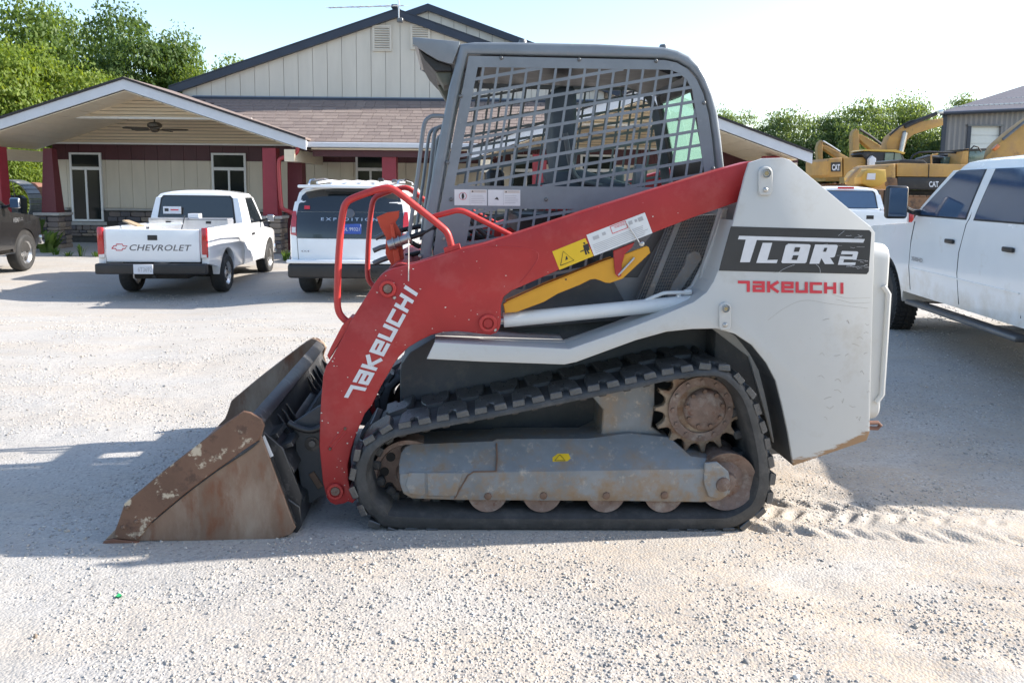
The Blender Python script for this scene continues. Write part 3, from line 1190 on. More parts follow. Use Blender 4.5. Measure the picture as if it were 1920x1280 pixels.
def edge_rust(m, p0, p1, wide):
    """rust that eats up from the scraped edge p0-p1 of a painted plate"""
    nt = m.node_tree
    N, Lk = nt.nodes, nt.links
    b = N['Principled BSDF']
    src = b.inputs['Base Color'].links[0].from_socket
    tc = N.new('ShaderNodeTexCoord')
    d = (p1 - p0).normalized()
    up = Vector((-d.z, 0, d.x))
    sb = N.new('ShaderNodeVectorMath')
    sb.operation = 'SUBTRACT'
    sb.inputs[1].default_value = p0
    Lk.new(tc.outputs['Object'], sb.inputs[0])

    def dot(v):
        k = N.new('ShaderNodeVectorMath')
        k.operation = 'DOT_PRODUCT'
        k.inputs[1].default_value = v
        Lk.new(sb.outputs[0], k.inputs[0])
        return k.outputs['Value']

    def mr(x, a, c, e, f):
        k = N.new('ShaderNodeMapRange')
        for i_, v in zip((1, 2, 3, 4), (a, c, e, f)):
            k.inputs[i_].default_value = v
        Lk.new(x, k.inputs[0])
        return k.outputs[0]

    def mth(op, x, y):
        k = N.new('ShaderNodeMath')
        k.operation = op
        for i_, v in ((0, x), (1, y)):
            if isinstance(v, float):
                k.inputs[i_].default_value = v
            else:
                Lk.new(v, k.inputs[i_])
        return k.outputs[0]
    L_ = (p1 - p0).length
    near_ = mr(dot(up), 0.0, wide, 0.42, 0.0)
    far_ = mth('MULTIPLY', mr(dot(up), 0.0, wide * 2.6, 1.0, 0.0), mr(dot(d), L_ * .45, L_ * .95, 0.0, 0.30))
    n = N.new('ShaderNodeTexNoise')
    n.inputs['Scale'].default_value = 22
    n.inputs['Detail'].default_value = 9
    n.inputs['Roughness'].default_value = 0.7
    mp = N.new('ShaderNodeMapping')
    mp.inputs['Rotation'].default_value = (0, -0.33, 0)
    mp.inputs['Scale'].default_value = (0.35, 1, 1.6)
    Lk.new(tc.outputs['Object'], mp.inputs[0])
    Lk.new(mp.outputs[0], n.inputs[0])
    f = mr(mth('ADD', n.outputs[0], mth('ADD', near_, far_)), 0.70, 0.80, 0.0, 1.0)
    mx = N.new('ShaderNodeMix')
    mx.data_type = 'RGBA'
    Lk.new(f, mx.inputs[0])
    Lk.new(src, mx.inputs[6])
    mx.inputs[7].default_value = (0.30, 0.185, 0.10, 1)
    Lk.new(mx.outputs[2], b.inputs['Base Color'])


M('tower_paint', (0.50, 0.505, 0.49), 0.40, var=0.05, scale=2.0, spots=((0.33, 0.31, 0.27), 30, 0.68, 0.74), spots2=((0.40, 0.375, 0.325), 4, 0.55, 0.82))
edge_rust(MATS['tower_paint'], P(1488, 873, .09), P(1627, 826, .09), .05)
tower = B().loops(sh(TA, 0.09), sh(TA, 0.112), 0.005, 2).obj('side_panel', 'tower_paint', LD, 30)
# flange that runs round the arch, and the inner tower plate
arch_px = [(1068, 684), (1080, 679), (1192, 638), (1250, 622), (1298, 617), (1342, 616), (1378, 626), (1410, 647), (1437, 680), (1455, 714), (1467, 761), (1478, 812), (1488, 873)]
aa = Q(arch_px, 0.112)
ab = [Vector((p.x, 0.112, p.z + 0.004)) for p in aa]
lin = B()
for i in range(len(aa) - 1):
    a, b = aa[i], aa[i + 1]
    lin.quad(a, b, Vector((b.x, 0.50, b.z)), Vector((a.x, 0.50, a.z)))
lin.obj('arch_liner', 'hull_dark', tower, 60)
bar_px = [(815, 641.5), (1068, 654)]
ba = Q(bar_px, 0.1125)
lin = B()
lin.loops([ba[0], ba[1], ba[1] + Vector((0, 0, -0.006)), ba[0] + Vector((0, 0, -0.006))],
          [Vector((p.x, 0.50, p.z)) for p in (ba[0], ba[1], ba[1] + Vector((0, 0, -0.006)), ba[0] + Vector((0, 0, -0.006)))])
lin.obj('fender_top', 'grey_white', tower, 30)
sl = Q([(1068, 654), (1155, 624), (1232, 595), (1280, 575), (1301, 566), (1325, 548), (1338, 528), (1348, 504), (1360, 466), (1376, 413)], 0.1125)
lin = B()
for i in range(len(sl) - 1):
    a, b = sl[i], sl[i + 1]
    lin.quad(a, b, Vector((b.x, 0.34, b.z)), Vector((a.x, 0.34, a.z)))
lin.obj('flange', 'grey_white', tower, 60)
inner_px = [(1405, 318), (1376, 413), (1348, 504), (1325, 548), (1280, 580), (1160, 630), (1200, 640), (1350, 620), (1440, 690), (1488, 860), (1620, 820), (1632, 440), (1480, 306)]
IA = Q(inner_px, 0.09)
B().loops(sh(IA, 0.335), sh(IA, 0.36), 0.004).obj('inner_plate', 'grey_white', tower, 30)
rear = Q([(1630, 812), (1636, 560), (1640, 440), (1632, 428), (1480, 304)], 0.1125)
lin = B()
for i in range(len(rear) - 1):
    a, b = rear[i], rear[i + 1]
    o_ = Vector((-0.012, 0, -0.004))
    lin.quad(a + o_, b + o_, Vector((b.x, 0.335, b.z)) + o_, Vector((a.x, 0.335, a.z)) + o_)
lin.obj('rear_flange', 'grey_white', tower, 60)
tower_f = mirror(tower, LD)
for ch in list(tower.children):
    mirror(ch, tower_f)
# pin plates and pins on the near panel
for (cx, cy, r) in ((1436, 325, 13), (1360, 578, 11)):
    pts = []
    for k in range(25):
        a = math.pi + k / 24 * math.pi
        pts.append((cx - r * math.cos(a) * -1, cy + r * math.sin(a)))
    pts += [(cx + r * .95, cy + 34), (cx + r * .6, cy + 41), (cx - r * .7, cy + 41), (cx - r, cy + 34)]
    plate('pin_keeper', pts, 0.076, 0.092, 'grey_white', tower, 0.003)
    c = P(cx, cy, 0.076)
    rr = (P(cx + r * .62, cy, 0.076) - c).length
    B().lathe([(rr, -.012), (rr, .0), (rr * .55, -.012), (rr * .5, .01), (0, .01)], c, (0, 1, 0), 20).obj('pin', 'grey_white', tower, 30)
    B().lathe([(0, .011), (rr * .48, .011), (rr * .48, .0)], c, (0, -1, 0), 14).obj('grease_fitting', 'brass', tower, 30)
    bolt(cx - r * .05, cy + 31, 0.076, 5.2, 'steel', tower, n=6)
# badge panel with model lettering
W0 = 0.0880
plate('badge_panel', [(1371, 424.5), (1630, 431.5), (1634, 436), (1629, 509), (1625, 514), (1348, 507.5)], W0, 0.093, 'decal_black', tower, 0)


def px6(pts, ox=1340, oy=420, k=6.0):
    return [(ox + x / k, oy + y / k) for x, y in pts]


def flat(name, polys, w, mat, parent):
    if name in ('printed_figure', 'lettering', 'letter_gap') and len(polys) > 1:
        for i, pl in enumerate(polys):
            flat(name, [pl], w - .0001 * i, mat, parent)
        return None
    verts, faces = [], []
    for i, pl in enumerate(polys):
        k = len(verts)
        a = Q(pl, w - 0.0001 * i)
        verts += a
        faces.append(list(range(k, k + len(a))))
    return raw(name, verts, faces, mat, parent)


WL = W0 - 0.0012
flat('lettering', [px6(p) for p in (
    [(275, 133), (1690, 170), (1672, 210), (1050, 196), (475, 180), (262, 172)],
    [(350, 176), (475, 178), (395, 430), (285, 430)],
    [(540, 212), (648, 212), (592, 405), (710, 402), (697, 440), (468, 437)],
    [(830, 222), (1065, 228), (1080, 240), (1032, 430), (1015, 441), (762, 440), (750, 428), (800, 240)],
    [(1130, 230), (1370, 234), (1386, 248), (1352, 365), (1335, 376), (1298, 378), (1345, 450), (1240, 450), (1200, 385), (1175, 446), (1065, 447)],
    [(1432, 303), (1602, 308), (1616, 318), (1594, 400), (1402, 396), (1412, 362), (1548, 366), (1556, 342), (1420, 340)],
    [(1402, 398), (1455, 400), (1447, 432), (1588, 432), (1580, 462), (1386, 458)])], WL, 'decal_letter', tower)
flat('letter_gap', [px6(p) for p in (
    [(905, 262), (965, 262), (948, 312), (890, 312)], [(885, 352), (945, 352), (925, 405), (865, 402)],
    [(1235, 268), (1268, 268), (1253, 312), (1220, 312)])], WL - 0.0016, 'decal_black', tower)
stroke_word('brand_lettering', 'TAKEUCHI', [P(1384, 547, WL), P(1586, 551, WL), P(1586, 530, WL), P(1384, 526, WL)], 'decal_red', tower, (0, -1, 0))
# scuffs through the black badge
sq = random.Random(21)
sf = B()
for k in range(26):
    x = 1630 - abs(sq.gauss(0, 34))
    y = sq.uniform(440, 506)
    L = sq.uniform(3, 16)
    sf.tube(Q([(x - L, y + sq.uniform(-2, 2)), (x - L * .4, y + sq.uniform(-1, 1)), (min(x, 1630), y)], W0 - .0024), sq.uniform(.0003, .0007), 4)
for pts in ([(1460, 511), (1470, 504), (1490, 496)], [(1530, 495), (1537, 503), (1538, 512)], [(1572, 442), (1583, 433)]):
    sf.tube(catmull(Q(pts, W0 - .0024), 4, False), .0006, 4)
sf.obj('badge_scuffs', 'decal_letter', tower)['kind'] = 'stuff'
# scratches and rusty scrapes along the rear edge
sr_ = random.Random(5)
scr = B()
for k in range(26):
    x = 1600 + sr_.uniform(-70, 30)
    y = sr_.uniform(600, 815)
    L = sr_.uniform(3, 14)
    pts = [(x, y), (x + L * .5, y + sr_.uniform(-4, 4)), (x + L, y + sr_.uniform(-5, 5))]
    scr.tube(Q([(min(1630, a), b) for a, b in pts], 0.0898), 0.0006, 4)
for pts in ([(1560, 552), (1590, 559), (1632, 558)], [(1568, 561), (1600, 568), (1632, 567)], [(1440, 600), (1475, 575), (1510, 563), (1560, 570), (1628, 578)], [(1450, 512), (1470, 505), (1500, 495)]):
    scr.tube(catmull(Q(pts, 0.0899), 5, False), 0.00045, 4)
M('scratch', (0.27, 0.22, 0.17), 0.6, var=0.3, scale=30)
scr.obj('scratches', 'scratch', tower)['kind'] = 'stuff'

# ---- rear door and engine body ----------------------------------------------
rd = P(1636, 560, 0.09).x
rdx = P(1664, 560, 0.16).x
zt, zb_ = P(1646, 458, 0.16).z, P(1646, 790, 0.16).z
bod = B().box((rd - 0.36, BW / 2, (zt + zb_) / 2 - 0.02), (0.62, BW - 0.74, zt - zb_ + 0.02), bevel=0.03, seg=2)
bod.obj('engine_body', 'hull_dark', LD, 35)


def door_loop(x, ins):
    y0, y1, z0, z1 = 0.155 + ins, BW - 0.155 - ins, zb_ + ins, zt - ins
    r, out = 0.07, []
    for cx, cz, a0 in ((y1 - r, z1 - r, 0), (y0 + r, z1 - r, 90), (y0 + r, z0 + r, 180), (y1 - r, z0 + r, 270)):
        for k in range(6):
            a = R(a0 + 18 * k)
            out.append(Vector((x, cx + r * math.cos(a), cz + r * math.sin(a))))
    return out


rdoor = B().loops(door_loop(rd - 0.03, 0), door_loop(rdx, 0), 0.014, 3).obj('rear_door', 'grey_white', LD, 40)
for y_ in (0.150, 0.36, BW - .36, BW - .150):
    B().tube([(rdx - .03, y_, zb_ + 0.10), (rdx - .002, y_, zb_ + 0.14), (rdx - .002, y_, zt - 0.24), (rdx - .03, y_, zt - .2)], 0.014, 8).obj('rib', 'grey_white', rdoor)
B().box((rdx + 0.004, BW / 2, zt - 0.35), (0.012, 0.62, 0.30), bevel=0.004).obj('grille', 'hull_dark', rdoor)
hk = P(1640, 798, 0.12)
for y_ in (0.13, BW - 0.13):
    B().tube([(hk.x - .05, y_, hk.z + .012), (hk.x + .02, y_, hk.z + .014), (hk.x + .036, y_, hk.z), (hk.x + .02, y_, hk.z - .016), (hk.x - .05, y_, hk.z - .012)], 0.010, 8).obj('tie_down_hook', 'edge_rust', LD)

# ---- lift arms ---------------------------------------------------------------
arm_pts = [(1412, 302), (1405, 303), (1357, 316), (1222, 357), (1087, 399), (1024, 420), (909, 457), (864, 467), (824, 480), (780, 494), (736, 504), (722, 510), (711, 519), (701, 532), (680, 566), (659, 599), (640, 636), (622, 670), (611, 687), (606, 703), (602, 745), (600, 780), (598.5, 836), (605, 903), (612.5, 933), (619, 942), (629, 946.5), (645, 944), (652, 940), (661, 943.5), (667, 936), (664, 928), (657, 921), (653, 900), (652, 872), (658, 843), (667, 816), (684, 775), (697, 760), (715, 723), (740, 680), (748, 669), (766, 651), (786, 639), (809, 628), (831, 622.5), (856, 621), (880, 623), (904, 626.5), (920, 628), (931, 624), (937, 615), (939.5, 602), (939.5, 572), (945, 556), (960, 544.5), (978, 537), (1048, 506), (1114, 480), (1224, 437), (1299, 408), (1357, 388), (1385, 378), (1412, 366)]
AW = 0.155
AA = Q(arm_pts, AW)
arm = B().loops(sh(AA, AW), sh(AA, AW + 0.125), 0.006, 2).obj('lift_arm', 'red_paint', LD, 30)
arm_f = mirror(arm, LD)
for (cx, cy, r, m2) in ((727, 541, 16, 'hub_rust'), (915, 605.5, 17, 'red_paint'), (629, 920, 16, 'hub_rust')):
    c = P(cx, cy, AW)
    rr = (P(cx + r, cy, AW) - c).length
    B().lathe([(rr, .02), (rr, -.010), (rr * .92, -.014), (rr * .66, -.014), (rr * .62, -.004), (0, -.004)], c, (0, 1, 0), 28).obj('pivot_boss', 'red_worn', arm, 30)
    B().lathe([(0, .009), (rr * .5, .009), (rr * .56, .004), (rr * .56, 0)], c, (0, -1, 0), 20).obj('pivot_pin', m2, arm, 30)
bolt(739.5, 558, AW, 4.2, 'steel', arm, n=6)
bolt(928, 618, AW, 4.2, 'steel', arm, n=6)
B().tube(Q([(614, 840), (646, 801)], AW - .001), 0.0035, 6).obj('slot_edge', 'red_worn', arm)
B().tube(Q([(620, 845), (650, 808)], AW - .001), 0.0035, 6).obj('slot_edge', 'red_worn', arm)
for bx, by in ((619, 841), (647, 803)):
    bolt(bx, by, AW, 3.2, 'bolt_rust', arm, n=8)
seam = catmull(Q([(905, 462), (960, 463), (1000, 469), (1010, 480), (1000, 500), (975, 530)], AW - .0005), 5, False)
B().tube(seam, 0.0022, 5).obj('weld_seam', 'red_worn', arm)
# front edge plate and cross tube between the arms
fe = [(663, 597), (655, 596), (640, 612), (620, 650), (612, 668), (616, 676)]
plate('edge_plate', fe, AW + 0.02, AW + 0.12, 'red_worn', arm, 0.002, tr=AW)
pt = P(752, 520, AW + .06)
B().tube([(pt.x, AW + .05, pt.z), (pt.x, BW - AW - .05, pt.z)], 0.065, 20).obj('cross_tube', 'red_paint', LD)
stroke_word('brand_lettering', 'TAKEUCHI', [P(676, 749, AW - .0012), P(786.5, 545, AW - .0012), P(763, 529, AW - .0012), P(645, 744, AW - .0012)], 'decal_letter', arm, (0, -1, 0))
# paint chips
ch_ = random.Random(9)
chips = []
while len(chips) < 70:
    k = ch_.randrange(len(arm_pts))
    t = ch_.random()
    a = arm_pts[k]
    cx = a[0] + ch_.gauss(0, 30)
    cy = a[1] + ch_.gauss(0, 24)
    # inside test
    ins = False
    j = len(arm_pts) - 1
    for i in range(len(arm_pts)):
        xi, yi = arm_pts[i]
        xj, yj = arm_pts[j]
        if (yi > cy) != (yj > cy) and cx < (xj - xi) * (cy - yi) / (yj - yi) + xi:
            ins = not ins
        j = i
    if not ins or cx > 1330:
        continue
    r = ch_.uniform(0.5, 1.5)
    chips.append([(cx + r * 1.5 * math.cos(q_) * ch_.uniform(.5, 1.2), cy + r * math.sin(q_) * ch_.uniform(.5, 1.2)) for q_ in [i * math.pi / 3 for i in range(6)]])
flat('paint_chips', chips, AW - .0006, 'decal_tan', arm)['kind'] = 'stuff'
# decals
wd = AW - 0.0012
plate('warning_label', [(1099.5, 440.5), (1209, 398.5), (1223.5, 437), (1114, 480)], wd, AW + .001, 'decal_white', arm, 0)
plate('warning_label', [(1035.5, 471.5), (1097.5, 446.5), (1113, 480), (1049, 506)], wd, AW + .001, 'decal_yellow', arm, 0)


def in_quad(c, u, v):
    (x0, y0), (x1, y1), (x2, y2), (x3, y3) = c      # bl, br, tr, tl in pixels
    return ((x0 * (1 - u) + x1 * u) * (1 - v) + (x3 * (1 - u) + x2 * u) * v, (y0 * (1 - u) + y1 * u) * (1 - v) + (y3 * (1 - u) + y2 * u) * v)


def print_lines(name, c, rows, w, parent, mat='ink_grey'):
    polys = []
    for (u0, u1, v, h) in rows:
        polys.append([in_quad(c, u0, v), in_quad(c, u1, v), in_quad(c, u1, v + h), in_quad(c, u0, v + h)])
    return flat(name, polys, w, mat, parent)


cq = [(1114, 480), (1223.5, 437), (1209, 398.5), (1099.5, 440.5)]
rows = [(0.04, random.uniform(.80, .97), 0.08 + .075 * i, 0.022) for i in range(6)] + [(0.08, .18, .66, .16), (.24, .30, .70, .14), (.70, .76, .72, .16), (.80, .84, .74, .12), (.86, .94, .70, .18)]
print_lines('printed_text', cq, rows, wd - .0004, arm)
print_lines('printed_text', cq, [(0.40, .66, .62, .03), (.40, .66, .94, .03), (.395, .405, .62, .35), (.655, .665, .62, .35)], wd - .0005, arm, 'decal_red')
text_on('printed_text', 'WARNING', [P(*in_quad(cq, .46, .80), wd - .0004), P(*in_quad(cq, .64, .80), wd - .0004), P(*in_quad(cq, .64, .92), wd - .0004), P(*in_quad(cq, .46, .92), wd - .0004)], 'decal_red', arm)
cy_ = [(1049, 506), (1113, 480), (1097.5, 446.5), (1035.5, 471.5)]
B().tube(Q([(1051, 498), (1076, 488), (1056, 471), (1051, 498)], wd - .0005), 0.0016, 5).obj('caution_sign', 'ink', arm)
flat('printed_figure', [[(1061, 481), (1063, 480), (1065, 486), (1060, 488)], [(1093, 455), (1096, 454), (1098, 457), (1095, 458)], [(1093, 460), (1103, 456), (1106, 468), (1103, 470), (1106, 475), (1103, 476), (1099, 468), (1101, 477), (1098, 478), (1095, 468)], [(1088, 471), (1095, 468), (1095, 470), (1088, 473)]], wd - .0005, 'ink', arm)
# wire and bolt over the label
B().tube(Q([(1174, 417), (1185, 433), (1199, 455)], AW - .006), 0.0028, 6).obj('wire', 'steel', arm)
bolt(1203, 457, 0.19, 5.5, 'steel', arm, n=10)

# ---- lift cylinder, lock, plumbing -------------------------------------------
a, b = P(944, 600, 0.235), P(1300, 566, 0.235)
r0 = (P(946, 586, .235) - P(946, 613.5, .235)).length / 2
cylo = B().tube([a, a.lerp(b, .02), b.lerp(a, .02), b], [r0 * .98, r0, r0, r0], 24).obj('lift_cylinder', 'white_cyl', LD, 40)
B().tube([a + (a - b) * 0.09, a], r0 * .55, 16).obj('cylinder_rod', 'steel', cylo)
pp = Q([(1205, 566), (1235, 553), (1250, 549), (1290, 548)], 0.23)
B().tube(catmull(pp, 4, False), 0.009, 8).obj('oil_pipe', 'white_cyl', cylo)
B().tube([P(1283, 548, .23), P(1296, 547, .23)], 0.014, 6).obj('pipe_fitting', 'white_cyl', cylo)
B().tube([P(1272, 552, .23), P(1276, 566, .23)], 0.011, 6).obj('pipe_bracket', 'white_cyl', cylo)
mirror(cylo, LD)
lock_pts = [(943.5, 570), (950, 566), (1020.5, 534.5), (1056, 520.5), (1125, 492.5), (1152, 484), (1212.5, 461), (1217, 464), (1219.5, 474), (1167.5, 522.5), (1144, 530.6), (1135, 530), (1125, 525.6), (1116, 523), (1107, 524), (1087.5, 534), (1046, 550.5), (1030, 560), (1020, 566), (969, 585), (947, 587)]
lock = plate('arm_lock', lock_pts, 0.185, 0.20, 'yellow_lock', LD, 0.003)
lt = Q([(950, 565.5), (1020.5, 534), (1056, 520), (1125, 492), (1150, 483.5)], 0.185)
lk = B()
for i in range(len(lt) - 1):
    lk.loops([lt[i], lt[i + 1], lt[i + 1] - Vector((0, 0, .008)), lt[i] - Vector((0, 0, .008))], [Vector((p.x, 0.26, p.z)) for p in (lt[i], lt[i + 1], lt[i + 1] - Vector((0, 0, .008)), lt[i] - Vector((0, 0, .008)))])
lk.obj('flange', 'yellow_lock', lock, 30)
plate('lock_hook', [(1150, 470), (1190, 454), (1186, 463), (1172, 476), (1166, 496), (1165, 517), (1160, 520), (1154, 514), (1152, 500)], 0.172, 0.184, 'red_paint', LD, 0.003)
B().tube(Q([(1159, 516), (1172, 502), (1186, 487), (1189, 483)], 0.176), 0.0055, 8).obj('lock_pin', 'steel', lock)
bolt(1061, 524, 0.185, 1.8, 'ink', lock, 'hole', .001, 8)
# engine side screen
scr_pts = [(1262, 415), (1300, 406), (1356, 398), (1344, 440), (1322, 500), (1300, 560), (1180, 590), (1205, 528), (1240, 450)]
es = plate('engine_screen', scr_pts, 0.375, 0.385, 'hull_dark', LD, 0.002)
es2 = plate('screen_rim', [(1205, 590), (1200, 584), (1246, 470), (1268, 416), (1280, 412), (1256, 472), (1214, 580)], 0.362, 0.376, 'frame_grey', es, 0.002)
plate('screen_rim', [(1302, 470), (1312, 474), (1316, 486), (1270, 556), (1250, 560), (1262, 530), (1284, 496), (1288, 478)], 0.362, 0.376, 'frame_grey', es, 0.003)
gw = B()
mn = (0.36, 0.374)
for k in range(26):
    y = 406 + k * 6.4
    x0 = 1262 - (y - 406) * 0.40
    x1 = 1350 - (y - 406) * 0.30
    a, b = P(x0, y + 1, .368), P(x1, y - 4, .368)
    gw.tube([a, b], 0.0016, 4)
for k in range(23):
    xt = 1262 + k * 4.6
    a, b = P(xt - 6 + 3, 402, .369), P(xt - 70, 570, .369)
    gw.tube([a, b], 0.0016, 4)
gw.obj('wire_mesh', 'frame_grey', es)['kind'] = 'stuff'
for bx, by in ((1336, 415), (1205, 575)):
    bolt(bx, by, .374, 4, 'bolt_dark', es)
plate('tower_strut', [(1355, 392), (1366, 390), (1345, 470), (1325, 528), (1310, 540), (1318, 500), (1340, 440)], 0.30, 0.335, 'grey_white', LD, 0.003)
mirror(es, LD)
plate('side_step', [(1160, 520), (1196, 520), (1242, 440), (1260, 416), (1230, 430), (1190, 480)], 0.44, 0.46, 'hull_dark', LD, 0.003)

# ---- cab ----------------------------------------------------------------------
CB0, CB1 = 0.46, BW - 0.46
CAB = LD
post_out = [(862, 83), (851, 130), (842, 163), (835.5, 200), (822, 265), (808, 340), (797, 400), (788, 470), (790, 600)]
post_in = [(830, 600), (810, 470), (822, 390), (834, 320), (845, 255), (855, 200), (866, 148), (877, 102)]
top_out = [(1358, 318), (1352, 262), (1345, 211), (1336, 178), (1324, 147), (1310, 123), (1291, 105), (1270, 95), (1244, 89), (1120, 83), (982, 80), (890, 79.5)]
top_in = [(877, 102), (980, 104), (1120, 107), (1246, 110), (1270, 115), (1291, 127), (1308, 147), (1321, 174), (1331, 215), (1338, 265), (1343, 322)]
fr = post_out[::-1] + [] + top_out[::-1]
frame_loop = top_out + post_out + post_in + top_in[1:]
FRA = Q(frame_loop, CB0)
cabf = B().loops(sh(FRA, CB0 - 0.012), sh(FRA, CB0 + 0.05), 0.016, 3).obj('cab_frame', 'cab_grey', CAB, 40)
mirror(cabf, CAB)
# roof and rear skin between the two frames
skin_o = Q([(872, 87)] + [(890, 82), (982, 83), (1120, 86), (1244, 92), (1270, 98), (1290, 108), (1308, 126), (1320, 148)], CB0)
rf = B()
for i in range(len(skin_o) - 1):
    a, b = skin_o[i], skin_o[i + 1]
    n_ = Vector((-(b.z - a.z), 0, b.x - a.x)).normalized() * 0.012
    if n_.z > 0:
        n_ = -n_
    rf.loops([Vector((a.x, CB0 + .05, a.z)), Vector((b.x, CB0 + .05, b.z)), Vector((b.x, CB0 + .05, b.z)) + n_, Vector((a.x, CB0 + .05, a.z)) + n_],
             [Vector((a.x, CB1 - .05, a.z)), Vector((b.x, CB1 - .05, b.z)), Vector((b.x, CB1 - .05, b.z)) + n_, Vector((a.x, CB1 - .05, a.z)) + n_])
roof = rf.obj('cab_roof', 'cab_grey', CAB, 40)
for bx in (980, 1244):
    c = P(bx, 79 if bx < 1000 else 88, CB0 + .1)
    B().lathe([(0, .012), (.018, .010), (.022, 0), (.022, -.02)], c, (0, 0, 1), 12).obj('roof_bolt', 'bolt_dark', roof)
plate('roof_liner', [(900, 104), (1240, 112), (1270, 122), (1290, 140), (1280, 146), (1240, 128), (905, 118)], CB0 + .06, CB1 - .06, 'black_plastic', CAB, 0, tr=CB0)
# rear wall with window
rw = [P(x, y, CB0) for x, y in ((1318, 150), (1333, 190), (1344, 262), (1350, 320))]
x_t, z_t, x_b, z_b = rw[0].x, rw[0].z, rw[3].x, rw[3].z
th = Vector((-0.02, 0, 0))


def rwp(f, y):
    return Vector((x_t + (x_b - x_t) * f - 0.02, y, z_t + (z_b - z_t) * f))


y0_, y1_ = CB0 + .05, CB1 - .05
for nm, (f0, f1, ya, yb) in (('rear_pillar', (0, 1.25, y0_, y0_ + .07)), ('rear_pillar', (0, 1.25, y1_ - .07, y1_)), ('rear_header', (0, .10, y0_ + .072, y1_ - .072)), ('rear_sill', (.88, 1.25, y0_ + .072, y1_ - .072))):
    l0 = [rwp(f0, ya), rwp(f0, yb), rwp(f1, yb), rwp(f1, ya)]
    B().loops(l0, [p + th for p in l0], 0.003).obj(nm, 'black_plastic', CAB, 30)
l0 = [rwp(.105, y0_ + .075), rwp(.105, y1_ - .075), rwp(.875, y1_ - .075), rwp(.875, y0_ + .075)]
B().loops(l0, [p + th * .3 for p in l0]).obj('rear_window', 'cab_glass', CAB, 30)
plate('side_pillar', [(1252, 215), (1268, 212), (1296, 330), (1300, 400), (1255, 400), (1262, 330)], CB1 - .10, CB1 - .06, 'black_plastic', CAB, 0.004, tr=CB1)
# guard screens: a sheet with two barred openings
pan_out = [(879, 105), (1246, 113), (1269, 118), (1289, 129.5), (1306, 149), (1318.5, 176), (1328.5, 216), (1335.5, 265), (1343, 340), (1352, 420), (1356, 470), (1345, 545), (1300, 600), (830, 600), (813, 470), (825, 390)]
open1 = [(896, 126), (1257, 131), (1275, 138), (1288, 150), (1298, 168), (1306, 215), (1313, 268), (1319, 310), (1324, 352), (852, 348)]
open2 = [(886, 392), (1200, 392), (1133, 542), (858, 542)]
SW = CB0 - 0.016


def clip_line(poly, a, d):
    """parameter intervals of the line a + t d inside polygon"""
    ts = []
    n = len(poly)
    for i in range(n):
        p, q_ = poly[i], poly[(i + 1) % n]
        ex, ey = q_[0] - p[0], q_[1] - p[1]
        den = d[0] * ey - d[1] * ex
        if abs(den) < 1e-9:
            continue
        t = ((p[0] - a[0]) * ey - (p[1] - a[1]) * ex) / den
        u = ((p[0] - a[0]) * d[1] - (p[1] - a[1]) * d[0]) / den
        if 0 <= u < 1:
            ts.append(t)
    ts.sort()
    return [(ts[i], ts[i + 1]) for i in range(0, len(ts) - 1, 2)]


def screen_sheet():
    bm = bmesh.new()
    for w in (SW, SW + 0.008):
        es_ = []
        for lp in (pan_out, open1, open2):
            vs = [bm.verts.new(Vector((p.x, w, p.z))) for p in Q(lp, SW)]
            for i in range(len(vs)):
                es_.append(bm.edges.new((vs[i], vs[(i + 1) % len(vs)])))
        bmesh.ops.triangle_fill(bm, use_beauty=True, use_dissolve=False, edges=es_)
    for lp in (pan_out, open1, open2):
        a_ = Q(lp, SW)
        for i in range(len(a_)):
            p, r_ = a_[i], a_[(i + 1) % len(a_)]
            vs = [bm.verts.new(v) for v in (Vector((p.x, SW, p.z)), Vector((r_.x, SW, r_.z)), Vector((r_.x, SW + .008, r_.z)), Vector((p.x, SW + .008, p.z)))]
            bm.faces.new(vs)
    bmesh.ops.remove_doubles(bm, verts=bm.verts, dist=1e-5)
    return bm


panel = finish('side_screen', screen_sheet(), 'screen_grey', CAB)
bars = []
for op, y_off in ((open1, 0), (open2, 0)):
    for k in range(0, 22):
        yk = 157 + 27.8 * (k - 1)
        for t0, t1 in clip_line(op, (840, yk), (1, -0.168)):
            bars.append(((840 + t0, yk - .168 * t0), (840 + t1, yk - .168 * t1), 2.9))
    for k in range(-2, 24):
        xk = 906.4 + 27.3 * (k - 1)
        for t0, t1 in clip_line(op, (xk, 127), (-.146, 1)):
            bars.append(((xk - .146 * t0, 127 + t0), (xk - .146 * t1, 127 + t1), 2.3))
panel_f = mirror(panel, CAB)
for (a, b, hw) in bars:
    A_, B_ = P(a[0], a[1], SW), P(b[0], b[1], SW)
    d = (B_ - A_).normalized()
    n_ = Vector((-d.z, 0, d.x)) * (hw * 0.00262)
    A_ -= d * 0.004
    B_ += d * 0.004
    l0 = [A_ - n_, B_ - n_, B_ + n_, A_ + n_]
    off = 0.0012 if hw > 2.5 else 0.0022
    o = B().loops([p + Vector((0, off, 0)) for p in l0], [p + Vector((0, off + .0045, 0)) for p in l0]).obj('screen_bar', 'screen_grey', panel, None)
    mirror(o, panel_f)
for bx, by in ((940, 109), (1086, 112), (1230, 114.5), (864, 180.5), (839, 305), (846, 374), (1024, 374), (1320, 193), (1337, 316)):
    bolt(bx, by, SW, 3.8, 'bolt_dark', panel, n=10)
for bx, by in ((1050, 261), (967, 274), (1105, 252), (883, 289), (1190, 238), (1271, 224)):
    bolt(bx, by, SW, 2.4, 'bolt_dark', panel, 'rivet', .004, 8)
